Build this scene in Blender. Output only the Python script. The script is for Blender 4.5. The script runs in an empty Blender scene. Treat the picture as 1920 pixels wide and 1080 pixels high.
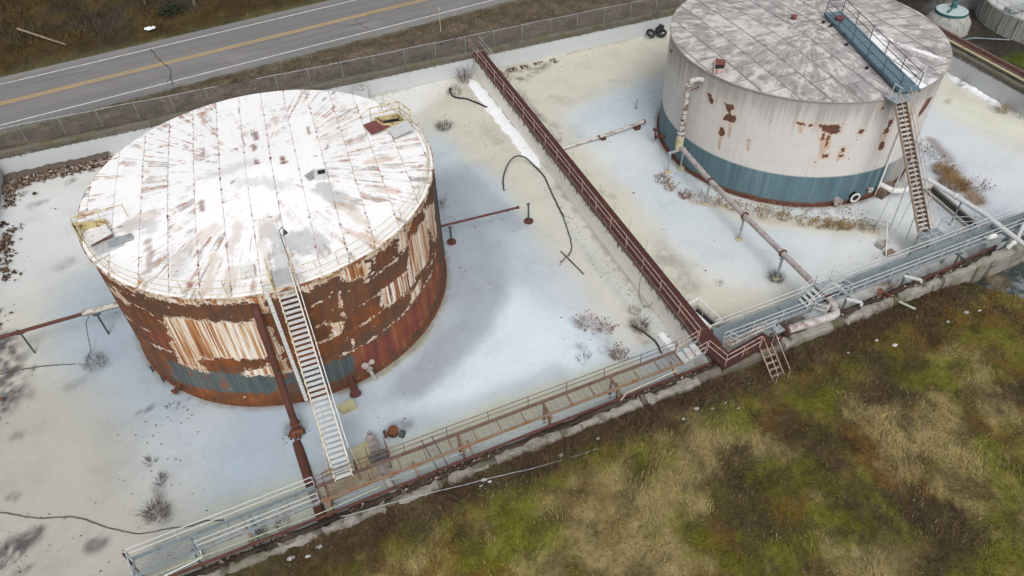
import bpy, bmesh, math, random
import numpy as np
from mathutils import Vector, Matrix

# ------------------------------------------------------------------ camera, sky, sun, exposure
SC = bpy.context.scene
COL = SC.collection
R = math.radians
YAW = R(20.3); PITCH = 0.7764; ROLL = -0.0388; CAM_H = 33.851
def _cam():
    cp, sp = math.cos(PITCH), math.sin(PITCH)
    fwd = Vector((0, cp, -sp)); right = Vector((1, 0, 0)); up = Vector((0, sp, cp))
    c, s = math.cos(ROLL), math.sin(ROLL)
    r2 = c*right + s*up; u2 = -s*right + c*up
    rz = Matrix.Rotation(-YAW, 3, 'Z')
    r2, u2, fwd = rz @ r2, rz @ u2, rz @ fwd
    m = Matrix((r2, u2, -fwd)).transposed().to_4x4()
    m.translation = (0, 0, CAM_H)
    cd = bpy.data.cameras.new('camera'); cd.sensor_width = 36; cd.lens = 1370.9/1920*36
    cd.clip_start = 0.5; cd.clip_end = 4000
    co = bpy.data.objects.new('camera', cd); COL.objects.link(co); co.matrix_world = m
    SC.camera = co
_cam()
SUN_EL, SUN_AZ = R(50), R(192)          # azimuth measured from +Y towards +X
W = bpy.data.worlds.new('World'); SC.world = W; W.use_nodes = True
_n = W.node_tree.nodes; _l = W.node_tree.links
_sky = _n.new('ShaderNodeTexSky'); _sky.sky_type = 'NISHITA'; _sky.sun_disc = False
_sky.sun_elevation = SUN_EL; _sky.sun_rotation = SUN_AZ; _sky.dust_density = 6.0; _sky.air_density = 1.0; _sky.ozone_density = 1.0
_hs = _n.new('ShaderNodeHueSaturation'); _hs.inputs['Saturation'].default_value = 0.12
_l.new(_sky.outputs[0], _hs.inputs['Color']); _l.new(_hs.outputs[0], _n['Background'].inputs['Color'])
_n['Background'].inputs['Strength'].default_value = 0.15
_sd = bpy.data.lights.new('sun', 'SUN'); _sd.energy = 1.05; _sd.angle = R(20); _sd.color = (1.0, 0.96, 0.90)
_so = bpy.data.objects.new('sun', _sd); COL.objects.link(_so); _so.location = (0, 0, 80)
_so.rotation_euler = (R(90)-SUN_EL, 0, math.pi - SUN_AZ)
SC.view_settings.view_transform = 'Standard'; SC.view_settings.look = 'None'
SC.view_settings.exposure = 0.0; SC.view_settings.gamma = 1.0
random.seed(7); RNG = np.random.default_rng(7)

# ------------------------------------------------------------------ helpers
def tag(o, label=None, cat=None, group=None, kind=None):
    if label: o['label'] = label
    if cat: o['category'] = cat
    if group: o['group'] = group
    if kind: o['kind'] = kind
    return o
def thing(name, loc, label, cat, group=None):
    o = bpy.data.objects.new(name, None); COL.objects.link(o); o.location = loc
    o.empty_display_size = 0.3
    return tag(o, label, cat, group)
def root_loc(p):
    v = Vector((0, 0, 0))
    while p is not None:
        v += Vector(p.location); p = p.parent
    return v
class MB:
    def __init__(s): s.v = []; s.f = []
    def add(s, vs, fs):
        b = len(s.v); s.v.extend([tuple(map(float, q)) for q in vs]); s.f.extend([tuple(b+i for i in f) for f in fs]); return s
    def box(s, c, d, rz=0.0):
        x, y, z = d[0]/2, d[1]/2, d[2]/2; ca, sa = math.cos(rz), math.sin(rz)
        vs = []
        for dz in (-z, z):
            for dx, dy in ((-x, -y), (x, -y), (x, y), (-x, y)):
                vs.append((c[0]+dx*ca-dy*sa, c[1]+dx*sa+dy*ca, c[2]+dz))
        return s.add(vs, [(3,2,1,0),(4,5,6,7),(0,1,5,4),(1,2,6,5),(2,3,7,6),(3,0,4,7)])
    def beam(s, p, q, w, h, up=(0, 0, 1)):
        p, q = Vector(p), Vector(q); d = (q-p).normalized(); u = Vector(up)
        if abs(d.dot(u)) > 0.98: u = Vector((0, 1, 0))
        a = d.cross(u).normalized(); b = a.cross(d).normalized()
        vs = []
        for o in (p, q):
            for i, j in ((-1,-1),(1,-1),(1,1),(-1,1)): vs.append(o + a*(i*w/2) + b*(j*h/2))
        return s.add(vs, [(3,2,1,0),(4,5,6,7),(0,1,5,4),(1,2,6,5),(2,3,7,6),(3,0,4,7)])
    def tube(s, pts, r, n=8, cap=True, r2=None):
        pts = [Vector(q) for q in pts]; k = len(pts); rings = []
        t0 = (pts[1]-pts[0]).normalized(); u = Vector((0, 0, 1)) if abs(t0.z) < 0.9 else Vector((1, 0, 0))
        a = t0.cross(u).normalized()
        for i in range(k):
            if i == 0: t = pts[1]-pts[0]
            elif i == k-1: t = pts[-1]-pts[-2]
            else: t = (pts[i+1]-pts[i]).normalized() + (pts[i]-pts[i-1]).normalized()
            t = t.normalized(); a = (a - t*a.dot(t)).normalized(); b = t.cross(a)
            rr = r[i] if isinstance(r, (list, tuple)) else (r if r2 is None else r + (r2-r)*i/(k-1))
            if 0 < i < k-1:
                cs = (pts[i+1]-pts[i]).normalized().dot((pts[i]-pts[i-1]).normalized()); 
                rr = rr / max(0.6, math.sqrt(max(0.05, (1+cs)/2)))
            rings.append([pts[i] + a*(rr*math.cos(2*math.pi*j/n)) + b*(rr*math.sin(2*math.pi*j/n)) for j in range(n)])
        vs = [q for g in rings for q in g]; fs = []
        for i in range(k-1):
            for j in range(n):
                fs.append((i*n+j, i*n+(j+1) % n, (i+1)*n+(j+1) % n, (i+1)*n+j))
        if cap: fs.append(tuple(range(n-1, -1, -1))); fs.append(tuple((k-1)*n+j for j in range(n)))
        return s.add(vs, fs)
    def lathe(s, c, prof, n=32, a0=0.0, a1=2*math.pi):
        full = abs(a1-a0-2*math.pi) < 1e-6; m = n if full else n+1; vs = []
        for (r, z) in prof:
            for j in range(m):
                t = a0+(a1-a0)*j/n; vs.append((c[0]+r*math.cos(t), c[1]+r*math.sin(t), c[2]+z))
        fs = []
        for i in range(len(prof)-1):
            for j in range(n):
                j2 = (j+1) % m if full else j+1
                fs.append((i*m+j, i*m+j2, (i+1)*m+j2, (i+1)*m+j))
        return s.add(vs, fs)
    def prism(s, poly, z0, z1, jit=0):
        n = len(poly); vs = [(x, y, z0) for x, y in poly] + [(x, y, z1 + random.uniform(-jit, jit)) for x, y in poly]
        return s.add(vs, [tuple(range(n-1, -1, -1)), tuple(range(n, 2*n))] + [(i, (i+1) % n, n+(i+1) % n, n+i) for i in range(n)])
    def build(s, name, mat, parent=None, smooth=False, origin=None):
        v = np.array(s.v, float)
        if parent is not None: off = np.array(root_loc(parent))
        elif origin is not None: off = np.array(origin, float)
        else: off = np.array([v[:, 0].mean(), v[:, 1].mean(), v[:, 2].min()])
        me = bpy.data.meshes.new(name); me.from_pydata((v-off).tolist(), [], s.f); me.validate(); me.update()
        o = bpy.data.objects.new(name, me); COL.objects.link(o)
        if mat: me.materials.append(mat)
        if parent is not None: o.parent = parent
        else: o.location = off
        if smooth:
            me.polygons.foreach_set('use_smooth', [True]*len(me.polygons))
            try: me.set_sharp_from_angle(angle=R(40))
            except Exception: pass
        return o
def mesh_np(name, verts, faces, mat, attrs=None, cols=None, parent=None, smooth=True, loc=(0, 0, 0)):
    me = bpy.data.meshes.new(name); verts = np.asarray(verts, np.float32); faces = np.asarray(faces, np.int32)
    nv, nf, k = len(verts), len(faces), faces.shape[1]
    me.vertices.add(nv); me.vertices.foreach_set('co', verts.ravel())
    me.loops.add(nf*k); me.loops.foreach_set('vertex_index', faces.ravel())
    me.polygons.add(nf); me.polygons.foreach_set('loop_start', np.arange(0, nf*k, k, dtype=np.int32))
    if smooth: me.polygons.foreach_set('use_smooth', np.ones(nf, bool))
    me.update(calc_edges=True)
    for key, arr in (attrs or {}).items():
        a = me.attributes.new(key, 'FLOAT', 'POINT'); a.data.foreach_set('value', np.asarray(arr, np.float32))
    for key, arr in (cols or {}).items():
        a = me.attributes.new(key, 'FLOAT_COLOR', 'POINT')
        c = np.ones((nv, 4), np.float32); c[:, :3] = arr; a.data.foreach_set('color', c.ravel())
    if mat: me.materials.append(mat)
    o = bpy.data.objects.new(name, me); COL.objects.link(o); o.location = loc
    if parent is not None: o.parent = parent
    return o
def inst(name, me, parent, loc, rot=(0, 0, 0), scale=(1, 1, 1)):
    o = bpy.data.objects.new(name, me); COL.objects.link(o)
    if parent is not None:
        o.parent = parent; loc = Vector(loc) - root_loc(parent)
    o.location = loc; o.rotation_euler = rot; o.scale = scale
    return o
_mc = {}
def unit_cyl(mat, r, n=8):
    k = ('c', mat.name, round(r, 4), n)
    if k not in _mc:
        b = MB(); b.tube([(0, 0, 0), (0, 0, 1)], r, n); o = b.build('tmp', mat, origin=(0, 0, 0)); _mc[k] = o.data; bpy.data.objects.remove(o)
    return _mc[k]
def unit_box(mat, d):
    k = ('b', mat.name, tuple(round(x, 4) for x in d))
    if k not in _mc:
        b = MB(); b.box((0, 0, 0), d); o = b.build('tmp', mat, origin=(0, 0, 0)); _mc[k] = o.data; bpy.data.objects.remove(o)
    return _mc[k]
def post(name, parent, loc, h, r, mat, n=6, lean=(0, 0)):
    return inst(name, unit_cyl(mat, r, n), parent, loc, (lean[0], lean[1], 0), (1, 1, h))
# numpy value noise
def _h(ix, iy, seed):
    n = (ix.astype(np.int64)*374761393 + iy.astype(np.int64)*668265263 + seed*974711) & 0x7fffffff
    n = ((n ^ (n >> 13))*1274126177) & 0x7fffffff
    return ((n ^ (n >> 16)) & 0xffff)/65535.0
def vnoise(x, y, seed=0):
    x = np.asarray(x, float); y = np.asarray(y, float)
    ix, iy = np.floor(x), np.floor(y); fx, fy = x-ix, y-iy
    fx = fx*fx*(3-2*fx); fy = fy*fy*(3-2*fy); ix = ix.astype(np.int64); iy = iy.astype(np.int64)
    a, b = _h(ix, iy, seed), _h(ix+1, iy, seed); c, d = _h(ix, iy+1, seed), _h(ix+1, iy+1, seed)
    return (a*(1-fx)+b*fx)*(1-fy) + (c*(1-fx)+d*fx)*fy
def fbm(x, y, seed=0, o=4):
    s = 0; a = 0.5; t = 0
    for i in range(o):
        s = s + a*vnoise(np.asarray(x)*2**i, np.asarray(y)*2**i, seed+i*17); t += a; a *= 0.5
    return s/t
def seg_dist(px, py, pts):
    d = np.full(px.shape, 1e9)
    for (x0, y0), (x1, y1) in zip(pts[:-1], pts[1:]):
        dx, dy = x1-x0, y1-y0; L = dx*dx+dy*dy + 1e-12
        t = np.clip(((px-x0)*dx+(py-y0)*dy)/L, 0, 1)
        d = np.minimum(d, np.hypot(px-x0-t*dx, py-y0-t*dy))
    return d
def poly_sd(px, py, poly):      # >0 inside
    d = seg_dist(px, py, poly+[poly[0]]); ins = np.zeros(px.shape, bool)
    n = len(poly)
    for i in range(n):
        x0, y0 = poly[i]; x1, y1 = poly[(i+1) % n]
        c = ((y0 > py) != (y1 > py)) & (px < (x1-x0)*(py-y0)/((y1-y0) or 1e-9)+x0)
        ins ^= c
    return np.where(ins, d, -d)
def paint(px, py, col, strokes, wob=0.35, seed=3, wscale=1.0):
    """lay coloured patches with ragged edges into an (n,3) colour array"""
    n1 = (fbm(px*0.8, py*0.8, seed, 4)-0.5)*2; n2 = (fbm(px*3, py*3, seed+5, 3)-0.5)*2; n3 = (fbm(px*1.3, py*1.3, seed+8, 3)-0.5)*2
    for c, w, o, soft, pts in strokes:
        x0 = min(q[0] for q in pts)-w*3; x1 = max(q[0] for q in pts)+w*3
        y0 = min(q[1] for q in pts)-w*3; y1 = max(q[1] for q in pts)+w*3
        m = np.where((px > x0) & (px < x1) & (py > y0) & (py < y1))[0]
        if not len(m): continue
        d = seg_dist(px[m], py[m], pts if len(pts) > 1 else pts*2)
        ws = wscale*float(np.interp(w, [.5, 1.5], [1.0, .35])); dd = d*(1 + wob*ws*n2[m]) + w*0.55*n1[m]*ws
        e0, e1 = w*(1+0.55*soft), w*(1-0.75*soft)
        t = np.clip((e0-dd)/max(e0-e1, 1e-4), 0, 1); t = t*t*(3-2*t)*o
        if sum(c) < .3: t = t*np.clip(.72+1.2*n2[m]+.5*n3[m], 0, 1)
        col[m] = col[m]*(1-t[:, None]) + np.array(c)*t[:, None]
    return col
def paint_radial(px, py, cx, cy, col, strokes, seed=5):
    """patches whose edges are feathered along the run-off direction of a cone roof"""
    th = np.arctan2(py-cy, px-cx); r_ = np.hypot(px-cx, py-cy)
    n1 = (fbm(th*9+50, r_*.55, seed, 4)-.5)*2; n2 = (fbm(th*34+90, r_*.9, seed+3, 3)-.5)*2; n3 = (fbm(px*2.2, py*2.2, seed+9, 4)-.5)*2
    for c, w, o, soft, pts in strokes:
        d = seg_dist(px, py, pts if len(pts) > 1 else pts*2); m = d < w*3
        dd = d[m]+w*(.75*n1[m]+.6*n2[m]+.9*n3[m]); t = np.clip((w*1.15-dd)/(w*.7), 0, 1); t = t*t*(3-2*t)*o
        col[m] = col[m]*(1-t[:, None])+np.array(c)*t[:, None]
    return col
def grid_faces(nu, nv):
    i = np.arange(nu-1)[:, None]*nv + np.arange(nv-1)[None]
    return np.stack([i, i+nv, i+nv+1, i+1], -1).reshape(-1, 4)

# ------------------------------------------------------------------ material helper
class NT:
    def __init__(s, name, rough=0.7, metal=0.0, spec=0.4):
        s.m = bpy.data.materials.new(name); s.m.use_nodes = True; s.t = s.m.node_tree; s.b = s.t.nodes['Principled BSDF']
        s.b.inputs['Roughness'].default_value = rough; s.b.inputs['Metallic'].default_value = metal
        s.b.inputs['Specular IOR Level'].default_value = spec
        s.tc = s.t.nodes.new('ShaderNodeTexCoord')
    def set(s, sock, v):
        if hasattr(v, 'links'): s.t.links.new(v, sock)
        elif isinstance(v, (tuple, list)) and len(v) == 3 and sock.type == 'RGBA': sock.default_value = (*v, 1)
        else: sock.default_value = v
    @property
    def obj(s): return s.tc.outputs['Object']
    def world(s):
        return s.t.nodes.new('ShaderNodeNewGeometry').outputs['Position']
    def map(s, vec, sc):
        n = s.t.nodes.new('ShaderNodeVectorMath'); n.operation = 'MULTIPLY'; s.set(n.inputs[0], vec); n.inputs[1].default_value = sc; return n.outputs[0]
    def vm(s, op, a, b=None):
        n = s.t.nodes.new('ShaderNodeVectorMath'); n.operation = op; s.set(n.inputs[0], a)
        if b is not None: s.set(n.inputs[1], b)
        return n.outputs[0]
    def noise(s, vec, scale, det=4, rough=0.6, dist=0.0):
        n = s.t.nodes.new('ShaderNodeTexNoise'); s.set(n.inputs['Vector'], vec); n.inputs['Scale'].default_value = scale
        n.inputs['Detail'].default_value = det; n.inputs['Roughness'].default_value = rough; n.inputs['Distortion'].default_value = dist
        return n.outputs['Fac']
    def attr(s, name, color=False):
        n = s.t.nodes.new('ShaderNodeAttribute'); n.attribute_name = name; return n.outputs['Color' if color else 'Fac']
    def math(s, op, a, b=0.0, clamp=False):
        n = s.t.nodes.new('ShaderNodeMath'); n.operation = op; n.use_clamp = clamp; s.set(n.inputs[0], a); s.set(n.inputs[1], b); return n.outputs[0]
    def ramp(s, fac, stops):
        n = s.t.nodes.new('ShaderNodeValToRGB'); s.set(n.inputs[0], fac); e = n.color_ramp.elements
        while len(e) < len(stops): e.new(0.5)
        for k, (p, c) in enumerate(stops):
            e[k].position = p; e[k].color = (*c, 1) if isinstance(c, (tuple, list)) else (c, c, c, 1)
        return n.outputs[0]
    def step(s, v, lo, hi):
        n = s.t.nodes.new('ShaderNodeMapRange'); n.interpolation_type = 'SMOOTHSTEP'; s.set(n.inputs['Value'], v)
        n.inputs['From Min'].default_value = lo; n.inputs['From Max'].default_value = hi; return n.outputs[0]
    def mix(s, f, a, b, mode='MIX'):
        n = s.t.nodes.new('ShaderNodeMix'); n.data_type = 'RGBA'; n.blend_type = mode
        s.set(n.inputs[0], f); s.set(n.inputs[6], a); s.set(n.inputs[7], b); return n.outputs[2]
    def xyz(s, v):
        n = s.t.nodes.new('ShaderNodeSeparateXYZ'); s.set(n.inputs[0], v); return n.outputs
    def color(s, c): s.set(s.b.inputs['Base Color'], c); return s
    def rough(s, c): s.set(s.b.inputs['Roughness'], c); return s
    def bump(s, h, strength=0.3, dist=0.02):
        n = s.t.nodes.new('ShaderNodeBump'); s.set(n.inputs['Height'], h); n.inputs['Strength'].default_value = strength; n.inputs['Distance'].default_value = dist
        s.t.links.new(n.outputs[0], s.b.inputs['Normal']); return s
def paint_mat(name, c, dirt, amt=0.5, scale=3.0, rough=0.6, metal=0.0, streak=True, c2=None):
    """weathered paint: base colour, worn patches of colour `dirt`, drip streaks"""
    t = NT(name, rough, metal); p = t.world()
    n1 = t.noise(p, scale, 6, 0.65); n2 = t.noise(p, scale*7, 3, 0.6)
    f = t.math('ADD', t.math('MULTIPLY', n1, 0.75), t.math('MULTIPLY', n2, 0.25))
    base = t.mix(t.noise(p, scale*0.35, 3), c, c2 if c2 else tuple(min(1, x*0.78) for x in c))
    k = 0.62-0.24*amt
    col = t.mix(t.step(f, k, k+0.09), base, dirt)
    if streak:
        sv = t.noise(t.map(p, (5, 5, 0.5)), 2.0, 3)
        col = t.mix(t.math('MULTIPLY', t.step(sv, 0.55, 0.75), 0.35), col, dirt)
    t.color(col); t.bump(f, 0.25, 0.01); t.rough(t.ramp(n1, [(0.3, rough-0.1), (0.7, min(1, rough+0.15))]))
    return t.m
# ---- measured layout of stains, patches and wear (metres / radians)
A_white = [[[-2.289,6.96],[-2.087,7.18],[-1.925,7.08],[-1.801,6.93],[-1.782,6.52],[-1.729,6.24],[-1.737,5.34],[-1.712,4.48],[-1.721,4.1],[-1.776,4.0],[-1.827,4.02],[-1.963,4.07],[-2.047,4.17],[-2.154,4.01],[-2.233,3.68],[-2.192,3.29],[-2.153,2.7],[-2.25,2.74],[-2.349,2.9],[-2.335,4.46],[-2.3,5.86]],[[-1.98,2.76],[-1.876,3.38],[-1.812,3.41],[-1.767,3.94],[-1.721,3.68],[-1.711,2.67],[-1.81,2.64]],[[-2.846,6.29],[-2.588,7.36],[-2.518,6.86],[-2.571,6.57],[-2.71,6.61]],[[-1.759,8.49],[-1.719,8.18],[-1.705,7.22],[-1.733,7.07],[-1.745,7.54],[-1.769,8.09]],[[-1.526,8.7],[-1.478,8.34],[-1.493,7.92],[-1.521,8.26]],[[-0.85,7.43],[-0.62,7.42],[-0.607,5.89],[-0.655,4.44],[-0.773,4.53],[-0.88,4.52],[-0.886,5.87]],[[-0.906,3.88],[-0.789,3.9],[-0.823,3.04],[-0.916,2.88]],[[-1.429,5.41],[-1.38,5.21],[-1.369,4.39],[-1.448,4.2]],[[-1.325,8.47],[-1.227,8.54],[-1.145,8.17],[-1.144,7.49],[-1.21,7.25],[-1.261,7.59],[-1.307,8.04]],[[-0.924,8.58],[-0.831,8.22],[-0.859,7.07],[-0.933,7.22]],[[-0.639,8.07],[-0.424,6.92],[-0.454,4.41],[-0.539,4.95],[-0.605,6.6]]]
A_str = [[[-1.113,5.77],[-0.891,5.64],[-0.836,4.23],[-1.034,4.31],[-1.112,4.55]]]
A_lines = [[[-2.847,7.33],[-2.717,7.31],[-2.509,7.79],[-2.311,8.12],[-2.121,8.57],[-1.953,8.73],[-1.784,8.27]],[[-2.398,7.14],[-2.321,6.25],[-2.285,5.91]],[[-2.846,4.4],[-2.645,4.72],[-2.469,4.97]],[[-2.612,3.45],[-2.427,3.72],[-2.321,3.86]],[[-1.477,2.79],[-1.346,2.67],[-1.206,2.75],[-1.045,2.82],[-0.86,3.18],[-0.629,3.24]],[[-1.519,5.42],[-1.344,5.64],[-1.197,5.65],[-1.028,5.56],[-0.859,5.46]],[[-1.532,4.26],[-1.399,4.29],[-1.256,4.21],[-1.089,4.37],[-0.914,4.05]],[[-1.147,7.34],[-1.086,7.08],[-0.949,6.99]],[[-1.119,4.61],[-1.112,5.66]],[[-1.339,4.11],[-1.347,2.98]],[[-1.36,5.83],[-1.346,7.16]],[[-1.482,7.12],[-1.379,7.18]],[[-1.123,7.34],[-1.105,8.56]],[[-0.438,3.89],[-0.653,3.85]]]
A_purple = [[[-1.475,2.57],[-1.35,2.49],[-1.209,2.57],[-1.048,2.65],[-0.812,2.93],[-0.526,3.09],[-0.483,1.67],[-0.695,1.0],[-0.965,0.44],[-1.251,0.38],[-1.388,0.54],[-1.382,1.57]],[[-2.607,4.96],[-2.308,5.68],[-2.313,4.06],[-2.39,3.56],[-2.561,3.95]],[[-1.113,5.77],[-0.891,5.64],[-0.836,4.23],[-1.034,4.31],[-1.112,4.55]]]
A_teal = [[[-2.439,2.55],[-2.252,2.68],[-1.971,2.69],[-1.716,2.57],[-1.489,2.34],[-1.378,2.0],[-1.407,1.13],[-1.574,1.02],[-1.728,1.1],[-2.008,1.39],[-2.314,1.11],[-2.489,0.93]]]
B_rust = [[[-2.92,6.99],[-2.883,7.07],[-2.845,6.6],[-2.857,6.31],[-2.891,6.56]],[[-2.773,6.91],[-2.731,6.91],[-2.694,7.05],[-2.679,6.72],[-2.707,6.53],[-2.683,6.15],[-2.656,6.33],[-2.645,5.81],[-2.681,5.68],[-2.745,5.58],[-2.743,5.91],[-2.716,6.18],[-2.74,6.56]],[[-2.759,5.03],[-2.725,5.01],[-2.708,4.59],[-2.725,4.18],[-2.759,4.37]],[[-2.539,4.8],[-2.518,4.79],[-2.52,4.53]],[[-2.25,6.89],[-2.185,6.87],[-2.18,6.67],[-2.239,6.69]],[[-2.17,6.78],[-2.142,6.8],[-2.138,6.65],[-2.164,6.66]],[[-2.113,6.83],[-2.041,6.82],[-1.963,6.86],[-1.942,6.27],[-1.994,6.09],[-2.061,6.35],[-2.08,6.57]],[[-2.063,6.19],[-2.044,6.2],[-2.038,5.65],[-2.057,5.56]],[[-2.024,5.96],[-2.007,6.05],[-2.001,5.09],[-2.012,5.01]],[[-1.819,6.42],[-1.771,6.28],[-1.79,5.99],[-1.813,6.02]],[[-1.602,6.73],[-1.562,6.79],[-1.559,6.32],[-1.573,6.04],[-1.548,5.66],[-1.608,5.65],[-1.618,5.92],[-1.592,6.09]],[[-1.602,5.08],[-1.559,4.89],[-1.552,4.3],[-1.594,4.24],[-1.605,4.52]],[[-2.022,4.52],[-1.972,4.55],[-1.972,4.27],[-2.008,4.19]],[[-1.901,4.98],[-1.874,5.0],[-1.87,4.64],[-1.886,4.61]],[[-1.906,4.41],[-1.864,4.43],[-1.86,4.2],[-1.892,4.19]],[[-1.722,8.03],[-1.684,7.89],[-1.682,7.69],[-1.705,7.73]],[[-2.06,3.88],[-2.044,3.89],[-2.042,3.72],[-2.056,3.75]],[[-1.222,7.19],[-1.113,6.89],[-1.172,6.21],[-1.256,5.77],[-1.283,6.35]],[[-1.414,6.82],[-1.388,6.73],[-1.385,6.1],[-1.401,6.0]],[[-3.572,7.4],[-3.477,7.71],[-3.485,7.35],[-3.529,7.21]]]
B_runs = [[[-2.031,5.96],[-2.01,4.68]],[[-2.009,6.12],[-1.992,5.01]],[[-2.053,5.8],[-2.017,4.19]],[[-2.74,4.11],[-2.732,3.29]],[[-2.689,5.65],[-2.674,4.55]],[[-1.899,4.66],[-1.894,3.99]],[[-1.617,5.68],[-1.6,4.83]],[[-2.219,6.67],[-2.206,6.14]],[[-2.527,4.51],[-2.519,3.96]],[[-1.58,5.58],[-1.577,5.1]]]
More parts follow.
